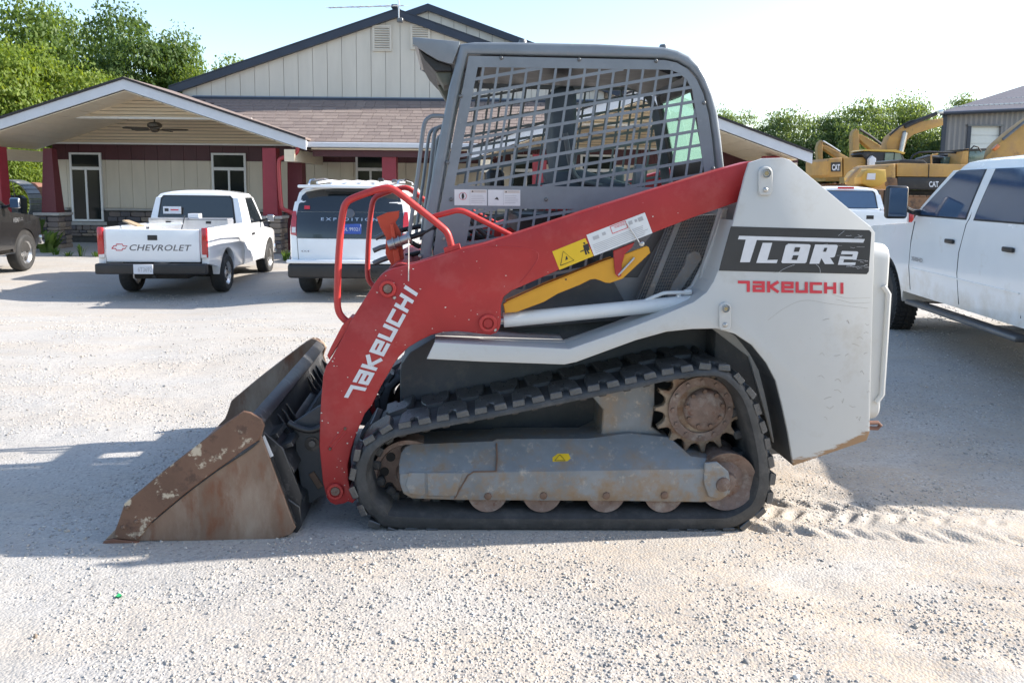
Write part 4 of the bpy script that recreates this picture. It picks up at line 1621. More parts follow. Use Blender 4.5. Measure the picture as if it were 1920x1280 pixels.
# labels on the screen
for x0, x1 in ((852, 913), (915, 975.5)):
    sl_ = (x1 - x0)
    y = 355 + (x0 - 852) * .012
    cqd = [(x0, y + 30), (x1, y + 30.6), (x1, y + .6), (x0, y)]
    plate('warning_label', cqd, SW - .0012, SW + .0006, 'decal_white', panel, 0)
    w_ = SW - .0016
    print_lines('printed_text', cqd, [(.50, .98, .80, .17)], w_, panel, 'decal_tan')
    print_lines('printed_text', cqd, [(.52, random.uniform(.85, .96), .62 - .11 * i, .022) for i in range(5)] + [(.475, .482, .04, .92)], w_ - .0002, panel)
    text_on('printed_text', 'WARNING', [P(*in_quad(cqd, .62, .84), w_ - .0004), P(*in_quad(cqd, .94, .84), w_ - .0004), P(*in_quad(cqd, .94, .93), w_ - .0004), P(*in_quad(cqd, .62, .93), w_ - .0004)], 'ink_grey', panel)
    flat('printed_figure', [[in_quad(cqd, u, v) for u, v in ((.53, .83), (.59, .83), (.56, .95))]], w_ - .0004, 'ink', panel)
    if x0 < 900:
        cc = in_quad(cqd, .26, .58)
        B().tube(Q([(cc[0] + 6.8 * math.cos(t * math.pi / 10), cc[1] + 6.8 * math.sin(t * math.pi / 10)) for t in range(21)] + [(cc[0] - 5, cc[1] - 5), (cc[0] + 5, cc[1] + 5)][:0], w_ - .0004), 0.0011, 4).obj('printed_figure', 'decal_red', panel)
        flat('printed_figure', [[(cc[0] - 1.6, cc[1] - 5), (cc[0] + 1.8, cc[1] - 5), (cc[0] + 2.6, cc[1] + 1), (cc[0] + 1.2, cc[1] + 5.5), (cc[0] - 1.4, cc[1] + 5.5), (cc[0] - 2.4, cc[1])]], w_ - .0004, 'ink', panel)
    else:
        cc = in_quad(cqd, .26, .46)
        flat('printed_figure', [[(cc[0] - 4, cc[1] + 2), (cc[0] + 1, cc[1] - 3), (cc[0] + 3, cc[1] - 1), (cc[0] + 4.5, cc[1] + 3.5), (cc[0] - 1, cc[1] + 1.5)]], w_ - .0004, 'ink', panel)
# visor and work lamps at the front of the roof
vis = Q([(774, 70.5), (862, 79), (861, 88), (848, 121), (838, 119), (820, 113), (800, 101), (781, 88), (774, 84)], CB0)
visor = B().loops(sh(vis, CB0 - .012), sh(vis, CB0 + .012), 0.004, 2).obj('visor_cheek', 'cab_grey', CAB, 30)
mirror(visor, CAB)
vt = Q([(774, 71), (862, 80)], CB0)
vb = Q([(777, 86), (860, 92)], CB0)
B().loops([Vector((p.x, CB0 + .014, p.z)) for p in (vt[0], vt[1], vb[1], vb[0])], [Vector((p.x, CB1 - .014, p.z)) for p in (vt[0], vt[1], vb[1], vb[0])], .004).obj('visor', 'cab_grey', CAB, 30)
lampb = [(784, 90), (800, 103), (820, 115), (846, 123), (848, 134), (816, 134), (796, 112)]
plate('lamp_housing', lampb, CB0 + .03, CB1 - .03, 'black_plastic', CAB, .004, tr=CB0 + .03)
for ya in (CB0 + .05, CB1 - .25):
    L_ = Q([(816, 134), (848, 134), (843, 160), (832, 162)], CB0 + .05)
    B().loops([Vector((p.x, ya, p.z)) for p in L_], [Vector((p.x, ya + .20, p.z)) for p in L_], .008, 2).obj('work_lamp', 'olive_steel', CAB, 30)
# grab handles
for pts, w in (([(838, 219), (815, 217.5), (804, 221), (796, 232), (791, 262), (783, 330), (772, 405), (766, 455)], CB0 + .01), ([(836, 236), (823, 239), (815, 250), (812, 275), (806, 330), (797, 395), (790, 450)], CB0 + .10)):
    o = B().tube(catmull(Q(pts, w), 4, False), 0.0105, 10).obj('grab_handle', 'cab_grey', CAB)
    mirror(o, CAB)
# seat, bar, levers
ym = BW / 2
sb = [(1037, 168), (1052, 160), (1078, 160), (1084, 175), (1084, 260), (1078, 320), (1044, 322), (1036, 262), (1034, 200)]
SB = Q(sb, ym - .2)
B().loops(sh(SB, ym - .17), sh(SB, ym + .17), .03, 3).obj('seat_back', 'seat_blue', CAB, 40)
sc_ = Q([(1034, 322), (1090, 318), (1180, 345), (1210, 372), (1040, 380)], ym - .2)
B().loops(sh(sc_, ym - .24), sh(sc_, ym + .24), .02, 2).obj('seat_cushion', 'seat_blue', CAB, 40)
for w in (CB0 + .16, CB1 - .16):
    B().tube(catmull(Q([(1060, 250), (1068, 300), (1080, 332), (1105, 344), (1150, 352), (1200, 352)], CB0 + .16), 4, False), 0.014, 8).obj('safety_bar', 'cab_grey', CAB)
    a = P(1200, 330, CB0 + .14)
    B().box((a.x, w, a.z), (0.055, .06, .12), bevel=.012, seg=2).obj('joystick', 'cab_grey', CAB)
    B().box((a.x - .0, w, a.z - .12), (0.16, .14, .12), bevel=.02, seg=2).obj('console', 'cab_grey', CAB)
B().box((P(1120, 380, ym).x, ym, P(1120, 400, CB0).z - .06), (0.95, CB1 - CB0 - .12, 0.10), bevel=.01).obj('cab_floor', 'black_plastic', CAB)
B().box((P(930, 345, ym).x, ym + .2, P(930, 345, ym).z), (0.10, .30, .16), bevel=.02).obj('display', 'black_plastic', CAB)

# ---- guards and hydraulics in front of the cab ----------------------------------
def rail(pts, w, r, mat, parent, mir=True, name='guard_rail'):
    o = B().tube(catmull(Q(pts, w), 5, False), r, 12).obj(name, mat, parent)
    if mir:
        mirror(o, arm_f if parent is arm else parent)
    return o


rail([(653, 604), (643, 596), (635, 583), (632.5, 560), (634, 500), (638, 440), (643, 398), (650, 380), (664, 371), (700, 358), (722, 353), (734, 354), (748, 362), (790, 395), (826, 424), (838, 436), (844, 452), (847, 468)], AW + .06, 0.0165, 'red_worn', arm)
plate('rail_foot', [(832, 465), (862, 456), (864, 465), (834, 475)], AW + .03, AW + .1, 'red_worn', arm, .002, tr=AW + .06)
rail([(806, 412), (814, 406), (840, 399), (856, 395), (868, 396), (880, 401), (905, 414), (958, 441)], AW + .10, 0.013, 'red_worn', arm)
ow = 0.50
plate('coupler_bracket', [(706, 407), (727, 398), (749, 395), (748, 407), (741.6, 417), (752, 436), (759, 495), (734, 497), (723, 476), (724, 445), (713, 426)], ow - .006, ow + .006, 'orange_red', LD, .002, tr=ow)
plate('coupler_bracket', [(733, 420), (738, 419), (752, 490), (756, 500), (742, 500), (738, 470)], ow - .045, ow - .007, 'orange_red', LD, .002, tr=ow)
plate('coupler_bracket', [(794, 440), (806, 438), (812, 478), (800, 482)], ow - .02, ow + .03, 'orange_red', LD, .002, tr=ow)
for pts, r in (([(728, 460), (737, 457)], .027), ([(737.4, 456.8), (740, 456)], .033), ([(740.4, 455.8), (748, 453)], .024), ([(748.4, 453), (751, 452)], .030), ([(751.4, 451.8), (765, 447)], .024), ([(765.4, 447), (770, 445.5)], .033)):
    B().tube(Q(pts, ow - .05), r, 14).obj('quick_coupler', 'steel', LD, 35)
for pts, r in (([(704, 447), (716, 441), (726, 437)], .012), ([(700, 470), (714, 464), (728, 461)], .013), ([(700, 494), (716, 487), (732, 482)], .014), ([(742, 432), (752, 427)], .018)):
    B().tube(Q(pts, ow + .06), r, 12).obj('hydraulic_fitting', 'bolt_dark', LD, 35)
for pts, w, r in (([(770, 445), (800, 434), (830, 415), (850, 404), (880, 412), (905, 436), (930, 450)], ow - .04, .014), ([(752, 432), (790, 424), (830, 420), (870, 425), (900, 445)], ow + .1, .013),
                  ([(768, 452), (786, 462), (800, 458), (830, 440), (880, 430)], ow + .05, .012), ([(760, 480), (800, 470), (850, 450), (910, 445)], ow + .2, .013)):
    B().tube(catmull(Q(pts, w), 5, False), r, 10).obj('hydraulic_hose', 'hose_black', LD)
B().tube(Q([(766, 450), (766.3, 480), (766, 527)], AW - .004), 0.0030, 6).obj('cord', 'rope', LD)
for px_, py_ in ((843, 452), (858, 459), (788, 480), (832, 447)):
    bolt(px_, py_ - 0, AW + .3, 4, 'steel', LD, 'hydraulic_fitting', .02, 8)

# ---- bucket -----------------------------------------------------------------------
BU = empty('bucket')
BU.parent = LD
side_pts = [(197.5, 1011), (216, 992), (222, 977), (233, 944), (310, 880), (422, 794), (456, 771), (470, 774), (490, 786), (495.5, 798), (490, 818), (520, 899), (548, 975), (554, 989), (546, 1001), (509, 1013.5), (261, 1013.5)]
bs = plate('side_plate', side_pts, 0.0, 0.016, 'rust_worn', BU, .003)
up_pts = [(214, 1003), (216, 992), (222, 977), (233, 943.5), (310, 879.5), (422, 793.5), (456, 770.5), (470, 773), (490, 785), (496, 798), (486, 824), (392, 891), (347, 925), (285, 977), (268, 1000), (259, 1012), (220, 1010)]
wear = plate('wear_plate', up_pts, -0.012, 0.0005, 'rust_plate_tan', BU, .004)
for bx, by in ((231, 988), (256, 977), (239, 951)):
    bolt(bx, by, -.012, 4.5, 'bolt_rust', BU, n=10)
bs_f = mirror(bs, BU)
mirror(wear, BU)
B().tube(catmull(Q([(486, 826), (440, 858), (392, 893), (347, 927), (300, 966), (285, 979)], -.002), 3, False), [.004, .010, .012, .009, .006, .004, .003, .003, .003, .003, .003, .003, .003, .003, .003, .003], 6).obj('crease_line', 'black_steel', BU)  # dark line drawn along the crease below the wear plate
plate('warning_label', [(488, 824), (494, 818), (511, 857), (505, 860)], 0.02, 0.022, 'decal_white', BU, 0, tr=0.0)
shell_px = [(205, 1017), (300, 1015), (500, 1014.5), (530, 1010), (546, 1000), (552, 988), (548, 975), (520, 899), (490, 818), (488, 800), (470, 780)]
SHL = Q(shell_px, 0.016)
shb = B()
t_ = 0.014
inn = []
for i, p in enumerate(SHL):
    a = SHL[max(0, i - 1)]
    b = SHL[min(len(SHL) - 1, i + 1)]
    d = (b - a).normalized()
    inn.append(p + Vector((-d.z, 0, d.x)) * t_)
loop = SHL + inn[::-1]
shb.loops(sh(loop, 0.017), sh(loop, BW - .017))
shell = shb.obj('bucket_shell', 'black_steel', BU, 30)
ce = [(190, 1021), (197, 1012), (214, 1008), (262, 1013.5), (256, 1024), (190, 1027)]
plate('cutting_edge', ce, -0.012, BW + .012, 'edge_rust', BU, .002, tr=0.0)
# top torque bar, ribs and back frame
tb = [(473, 775), (486, 782), (495, 793), (490, 802), (477, 797), (467, 786)]
plate('top_bar', tb, 0.018, BW - .018, 'black_steel', BU, .005, 2, tr=0.018)
for w in (0.36, 0.46, 0.56, 1.16, 1.26, 1.36, 1.46):
    plate('rib', [(494, 800), (504, 812), (540, 868), (532, 880), (516, 876)], w - .008, w + .008, 'black_steel', BU, .002, tr=0.10)
plate('back_channel', [(508, 838), (540, 862), (552, 885), (545, 900), (522, 896)], 0.10, BW - .10, 'black_steel', BU, .004, tr=0.10)
plate('bottom_channel', [(540, 935), (562, 950), (566, 985), (556, 1000), (540, 990)], 0.06, BW - .06, 'black_steel', BU, .004, tr=0.06)
for w in (0.07, BW - .09):
    plate('end_rib', [(492, 808), (530, 840), (566, 930), (560, 975), (548, 975), (520, 899)], w, w + .016, 'black_steel', BU, .002, tr=0.07)
for k, (x, y) in enumerate(((503, 822), (530, 838))):
    plate('step_pad', [(x - 6, y - 2), (x + 16, y - 10), (x + 20, y - 2), (x - 2, y + 6)], 0.12 + .0 * k, 0.30, 'black_steel', BU, .002, tr=0.12)
# quick hitch between arms and bucket
QH = plate('quick_hitch', [(544, 800), (590, 770), (612, 760), (640, 800), (640, 900), (652, 925), (640, 945), (600, 940), (575, 955), (560, 930), (552, 880)], 0.27, 0.29, 'hull_dark', LD, .004, tr=0.2)
mirror(QH, LD)
qh2 = plate('quick_hitch_plate', [(548, 812), (560, 802), (590, 935), (576, 950)], 0.30, BW - .30, 'hull_dark', LD, .004, tr=0.2)
B().tube([P(585, 832, .265), P(585, 832, .265) + Vector((0, .06, 0))], .036, 20).obj('hitch_pin_boss', 'black_steel', QH)
B().tube([P(585, 832, .255), P(585, 832, .255) + Vector((0, .04, 0))], .016, 14).obj('hitch_pin', 'bolt_dark', QH)
B().tube(catmull(Q([(540, 792), (560, 802), (585, 806), (612, 796)], .24), 4, False), .016, 10).obj('hitch_lever', 'black_steel', QH)
plate('hitch_wedge', [(574, 898), (584, 892), (602, 920), (592, 926)], 0.262, 0.272, 'rust_worn', QH, .002, tr=.2)
for w in (0.34, BW - .34):
    a, b = P(727, 545, .34), P(612, 790, .34)
    a, b = Vector((a.x, w, a.z)), Vector((b.x, w, b.z))
    cyl_ = B().tube([a, a.lerp(b, .62)], .042, 16).obj('tilt_cylinder', 'black_steel', LD)
    B().tube([a.lerp(b, .62), b], .022, 12).obj('cylinder_rod', 'steel', cyl_)


# ------------------------------------------------------------------ office building with porches
DW, DF = 25.0, 22.0                 # wall and porch front, metres from the camera
BZ = -.25                           # slab level


def zx(px, py, D):
    p = at(px, py, D)
    return p.x, p.z


OB = empty('office_building', (-4.0, DW, BZ))
tag(OB, 'cream metal office building with big front gable, shingled porch roof and maroon band', 'building')
OBi = Matrix.Translation((4.0, -DW, -BZ))


def ob_fin(o):
    o.matrix_parent_inverse = OBi
    return o


def wbox(name, x0, x1, y0, y1, z0, z1, mat, parent=OB, bevel=0.0, label=None):
    o = B().box(((x0 + x1) / 2, (y0 + y1) / 2, (z0 + z1) / 2), (abs(x1 - x0), abs(y1 - y0), abs(z1 - z0)), bevel=bevel).obj(name, mat, parent, 35, label)
    if parent is OB:
        ob_fin(o)
    return o


def wpoly(name, pts, y0, y1, mat, parent=OB, bevel=0.0):
    """polygon in the x/z plane, extruded in depth"""
    o = B().loops([Vector((x, y0, z)) for x, z in pts], [Vector((x, y1, z)) for x, z in pts], bevel).obj(name, mat, parent, 35)
    if parent is OB:
        ob_fin(o)
    return o


apx, apz = zx(745, 24, DW)
lx_, lz_ = zx(342, 161, DW)
slope = (apz - lz_) / (apx - lx_)
gx0, gx1 = lx_, apx + (apx - lx_)
_, fz = zx(620, 186, DW)            # flashing line between gable and porch roof
ROOF_TOP = fz
# vertical panels of the big gable, one by one
pw = 0.445
n_p = int((gx1 - gx0) / pw)
for k in range(n_p):
    a, b = gx0 + k * pw + .006, gx0 + (k + 1) * pw - .006

    def top(x):
        return apz - .12 - abs(x - apx) * slope
    pts = [(a, fz), (b, fz), (b, top(b))]
    if a < apx < b:
        pts.append((apx, top(apx)))
    pts.append((a, top(a)))
    if min(top(a), top(b)) <= fz + .02:
        continue
    wpoly('gable_panel', pts, DW - (.024 if k % 3 else .028), DW + .02, 'siding_cream')
wpoly('gable_backing', [(gx0, fz - .5), (gx1, fz - .5), (gx1, fz), (apx, apz - .15), (gx0, fz)], DW + .021, DW + .15, 'stone_cap')
for sg in (-1, 1):
    ex = gx0 - .35 if sg < 0 else gx1 + .35
    ez = apz - abs(ex - apx) * slope
    o = B().loops([Vector((apx, DW - .18, apz + .06)), Vector((ex, DW - .18, ez + .06)), Vector((ex, DW - .18, ez - .17)), Vector((apx, DW - .18, apz - .17))],
                  [Vector((apx, DW - .02, apz + .06)), Vector((ex, DW - .02, ez + .06)), Vector((ex, DW - .02, ez - .17)), Vector((apx, DW - .02, apz - .17))]).obj('rake_trim', 'navy_trim', OB, 30)
    ob_fin(o)
    o = B().loops([Vector((apx, DW - .2, apz + .09)), Vector((ex, DW - .2, ez + .09)), Vector((ex, DW - .2, ez + .062)), Vector((apx, DW - .2, apz + .062))],
                  [Vector((apx, DW + 22, apz + .09)), Vector((ex, DW + 22, ez + .09)), Vector((ex, DW + 22, ez + .062)), Vector((apx, DW + 22, apz + .062))]).obj('metal_roof', 'navy_trim', OB, 30)
    ob_fin(o)
wbox('ridge_cap', apx - .16, apx + .05, DW - .23, DW + 3, apz + .08, apz + .20, 'navy_trim', bevel=.03)
# second, higher roof behind
b2x, b2z = zx(803, 13, DW + 4)
b2e = zx(985, 80, DW + 4)
s2 = (b2z - b2e[1]) / (b2e[0] - b2x)
for k in range(-8, 22):
    a, b = b2x + k * .45 + .006, b2x + (k + 1) * .45 - .006
    ta, tb2 = b2z - .15 - abs(a - b2x) * s2, b2z - .15 - abs(b - b2x) * s2
    wpoly('gable_panel', [(a, 3.5), (b, 3.5), (b, tb2), (a, ta)], DW + 4, DW + 4.05, 'siding_cream')
for sg in (-1, 1):
    ex = b2x + sg * (10 if sg > 0 else 4)
    ez = b2z - abs(ex - b2x) * s2
    o = B().loops([Vector((b2x, DW + 3.85, b2z + .08)), Vector((ex, DW + 3.85, ez + .08)), Vector((ex, DW + 3.85, ez - .16)), Vector((b2x, DW + 3.85, b2z - .16))],
                  [Vector((b2x, DW + 20, b2z + .08)), Vector((ex, DW + 20, ez + .08)), Vector((ex, DW + 20, ez - .16)), Vector((b2x, DW + 20, b2z - .16))]).obj('rake_trim', 'navy_trim', OB, 30)
    ob_fin(o)
# louvred vents
for p0, p1 in (((699, 48), (735, 97)), ((770, 46), (807, 94))):
    x0, z1 = zx(*p0, DW)
    x1, z0 = zx(*p1, DW)
    v = wbox('louvre_vent', x0, x1, DW - .06, DW - .03, z0, z1, 'siding_cream')
    for k in range(10):
        z = z0 + .06 + (z1 - z0 - .1) * k / 9.5
        o = B().box(((x0 + x1) / 2, DW - .075, z), ((x1 - x0) - .12, .035, .045), Matrix.Rotation(R(-35), 3, 'X')).obj('slat', 'siding_cream', v)
        o2 = B().box(((x0 + x1) / 2, DW - .063, z + .032), ((x1 - x0) - .13, .004, .02)).obj('gap', 'seam', v)
    for (a, b, c_, d) in ((x0, x1, z1 - .05, z1), (x0, x1, z0, z0 + .05), (x0, x0 + .06, z0 + .052, z1 - .052), (x1 - .06, x1, z0 + .052, z1 - .052)):
        wbox('vent_frame', a, b, DW - .085, DW - .061, c_, d, 'siding_cream', v)
# lower wall: maroon band over tan panels
wx0, wx1 = zx(100, 300, DW)[0], zx(1478, 300, DW)[0]
_, mz0_ = zx(300, 301, DW)
_, mz1_ = zx(300, 262, DW)
wbox('wall_core', wx0, wx1, DW + .03, DW + 12, BZ, mz1_ - .12, 'siding_wall')
wbox('upper_core', gx0 + .05, gx1 - .05, DW + .16, DW + 12, mz1_ - .11, ROOF_TOP + .05, 'siding_wall')
k = 0
x = wx0
wins = [((133, 288), (195, 413)), ((399, 289), (463, 400)), ((669, 290), (722, 400)), ((960, 292), (1012, 400)), ((1090, 292), (1150, 400))]
win_x = [(zx(a[0], a[1], DW)[0] - .03, zx(b[0], b[1], DW)[0] + .03, zx(a[0], a[1], DW)[1] + .03, zx(b[0], b[1], DW)[1] - .03) for a, b in wins]
WAINS = BZ + 1.02
while x < wx1:
    a, b = x + .004, x + .40
    segs = [(WAINS + .08, mz0_ - .004)]
    for (wa, wb_, wt, wz) in win_x:
        if b > wa and a < wb_:
            segs = [(wt, mz0_ - .004)] if wt < mz0_ else []
            if wz > WAINS + .1:
                segs.append((WAINS + .08, wz))
            if a < wa - .03:
                wbox('wall_panel', a, wa, DW - .015, DW + .028, WAINS + .08, mz0_ - .004, 'siding_wall')
            if b > wb_ + .03:
                wbox('wall_panel', wb_, b, DW - .015, DW + .028, WAINS + .08, mz0_ - .004, 'siding_wall')
    for z0, z1 in segs:
        if z1 - z0 > .05:
            wbox('wall_panel', a, b, DW - .015, DW + .028, z0, z1, 'siding_wall')
    wbox('band_panel', a, b, DW - (.022 if k % 2 else .018), DW + .028, mz0_, mz1_ + (.3 if x < 4 else -.1), 'maroon')
    x += .404
    k += 1
for i, (wa, wb_, wt, wz) in enumerate(win_x):
    f = wbox('window', wa, wb_, DW - .05, DW + .01, wz, wt, 'trim_white')
    mid_ = (wa + wb_) / 2
    tz = wt - .48
    for (a, b, c_, d) in ((wa + .07, wb_ - .07, tz + .05, wt - .06), (wa + .07, mid_ - .035, wz + .06, tz - .05), (mid_ + .035, wb_ - .07, wz + .06, tz - .05)):
        wbox('pane', a, b, DW - .056, DW - .02, c_, d, 'glass_window', f)
    for (a, b, c_, d) in ((wa, wb_, wt - .055, wt), (wa, wb_, wz, wz + .055), (wa, wa + .065, wz + .058, wt - .058), (wb_ - .065, wb_, wz + .058, wt - .058), (wa + .068, wb_ - .068, tz - .045, tz + .045), (mid_ - .03, mid_ + .03, wz + .058, tz - .048)):
        wbox('frame', a, b, DW - .075, DW - .051, c_, d, 'trim_white', f)
    if i < 2:
        wbox('sill', wa - .1, wb_ + .1, DW - .10, DW - .077, wz - .12, wz - .02, 'stone_cap', f)
# stone wainscot, stone by stone
st_rng = random.Random(4)
st_mesh = {}


def stone_wall(x0, x1, yf, z0, z1, parent, avoid=()):
    z = z0
    while z < z1 - .04:
        h = st_rng.uniform(.07, .16)
        h = min(h, z1 - z)
        x = x0 - st_rng.uniform(0, .2)
        while x < x1:
            w = st_rng.uniform(.16, .50)
            a, b = max(x, x0), min(x + w, x1)
            x += w
            if b - a < .06:
                continue
            if any(b > p and a < q_ and z + h > r_ for p, q_, r_ in avoid):
                continue
            m = st_rng.choice(['stone_a', 'stone_a', 'stone_b', 'stone_c', 'stone_c'])
            if m not in st_mesh:
                bb = B().box((0, 0, 0), (1, 1, 1), bevel=.16, seg=2)
                for v in bb.bm.verts:
                    v.co += Vector((random.uniform(-.05, .05), random.uniform(-.12, .05), random.uniform(-.08, .08)))
                o0 = bb.obj('stone', m, None, 50)
                st_mesh[m] = o0.data
                bpy.data.objects.remove(o0)
            o = bpy.data.objects.new('stone', st_mesh[m])
            link(o, parent)
            o.location = ((a + b) / 2, yf + st_rng.uniform(-.015, .01), z + h / 2)
            o.scale = ((b - a) - .018, .10, h - .016)
            if parent is OB:
                o.matrix_parent_inverse = OBi
        z += h


wbox('wainscot', wx0 - .05, 0.5, DW - .045, DW + .028, BZ, WAINS, 'mortar')
stone_wall(wx0 - .05, -1.0, DW - .07, BZ + .22, WAINS, OB, [(a - .05, b + .05, c_ - .1) for a, b, _, c_ in win_x])
for (a, b) in ((wx0 - .05, win_x[0][0] - .1), (win_x[0][1] + .1, win_x[1][0] - .1), (win_x[1][1] + .1, 0)):
    wbox('wainscot_cap', a, b, DW - .15, DW - .02, WAINS, WAINS + .07, 'stone_cap', bevel=.01)
# porch slab and step
wbox('porch_slab', -22, 13, DF - .4, DW + .2, BZ - .5, BZ, 'concrete', bevel=.01)
wbox('porch_step', -20, 13, DF - .8, DF - .41, BZ - .5, BZ - .14, 'concrete', bevel=.01)

# ---- main porch roof with shingles ------------------------------------------------
ex_, ez_ = zx(620, 264, DF)
EZ = ez_                                   # eave height
rise = (ROOF_TOP - EZ) / (DW - DF)
gax, gaz = zx(232, 149, DF - .5)
grx, grz = zx(574, 263, DF - .5)
gsl = (gaz - grz) / (grx - gax)
VX0 = grx - .02                                   # valley against the left porch roof
VX1 = gax + (gaz + .06 - ROOF_TOP) / gsl
hax, haz = zx(1203, 168, DF - .8)
hrx, hrz = zx(1523, 288, DF - .8)
hsl = (haz - hrz) / (hrx - hax)
VR0 = hax - (haz - EZ) / hsl + .02                # valley against the right porch roof
VR1 = hax - (haz + .06 - ROOF_TOP) / hsl
RX0, RX1 = VX1, VR0
o = B().loops([Vector((VX0, DF - .1, EZ - .1 * rise)), Vector((RX1, DF - .1, EZ - .1 * rise)), Vector((VR1, DW, ROOF_TOP)), Vector((VX1, DW, ROOF_TOP))],
              [Vector((VX0, DF - .1, EZ - .06 - .1 * rise)), Vector((RX1, DF - .1, EZ - .06 - .1 * rise)), Vector((VR1, DW, ROOF_TOP - .06)), Vector((VX1, DW, ROOF_TOP - .06))]).obj('porch_roof', 'roof_edge', OB, 30)
proof = ob_fin(o)
M('shingle_a', (0.205, 0.162, 0.144), 0.9, var=0.16, scale=18, bump=0.3)
M('shingle_b', (0.185, 0.145, 0.130), 0.9, var=0.16, scale=18, bump=0.3)
M('shingle_c', (0.228, 0.182, 0.160), 0.9, var=0.16, scale=18, bump=0.3)
ang_ = math.atan(rise)
slen = math.hypot(DW - DF + .1, ROOF_TOP - EZ + .1 * rise)
ROWS = 14
expo = slen / ROWS
sh_me = {}
for m in 'abc':
    o0 = B().box((0, 0, 0), (1, 1, 1)).obj('shingle', 'shingle_' + m, None, None)
    sh_me[m] = o0.data
    bpy.data.objects.remove(o0)
sr2 = random.Random(8)
cand = []
for r_ in range(ROWS):
    x = VX0 + (VX1 - VX0) * (r_ + .5) / ROWS + sr2.uniform(-.05, .05)
    while x < VR0 + (VR1 - VR0) * (r_ + .5) / ROWS - .3:
        w = sr2.choice([.28, .33, .40])
        cand.append((r_, x, w))
        x += w
rest = B()
n_sh = 0
for (r_, x, w) in cand:
    s_ = (r_ + .5) * expo
    c = Vector((x + w / 2, DF - .1 + s_ * math.cos(ang_), EZ - .1 * rise + s_ * math.sin(ang_))) + Vector((0, -math.sin(ang_), math.cos(ang_))) * (.012 + .004 * sr2.random())
    rot = Matrix.Rotation(ang_ - .035, 3, 'X')
    dims = (w - .010, expo * 1.02, .016)
    if x < -1.5 and x > -6.9 and n_sh < 300:
        o = bpy.data.objects.new('shingle', sh_me[sr2.choice('aabc')])
        link(o, proof)
        o.location = c
        o.rotation_euler = rot.to_euler()
        o.scale = dims
        n_sh += 1
    else:
        rest.box(c, dims, rot)
rest.obj('shingle_field', 'shingle_a', proof, None)['kind'] = 'stuff'
wbox('flashing', RX0, VR1, DW - .10, DW - .03, ROOF_TOP - .03, ROOF_TOP + .06, 'navy_light')
wbox('step_flashing', RX0, VR1, DW - .16, DW - .105, ROOF_TOP - .05, ROOF_TOP + .02, 'navy_trim')
g_ = wbox('gutter', zx(562, 265, DF - .15)[0], VR0, DF - .25, DF - .12, EZ - .19, EZ - .05, 'fascia', bevel=.02)
wbox('soffit', VX0 + .05, VR0, DF - .1, DW - .05, EZ - .24, EZ - .20, 'siding_tan')
wbox('porch_beam', VX0 + .05, VR0, DF + .05, DF + .25, EZ - .42, EZ - .245, 'maroon')


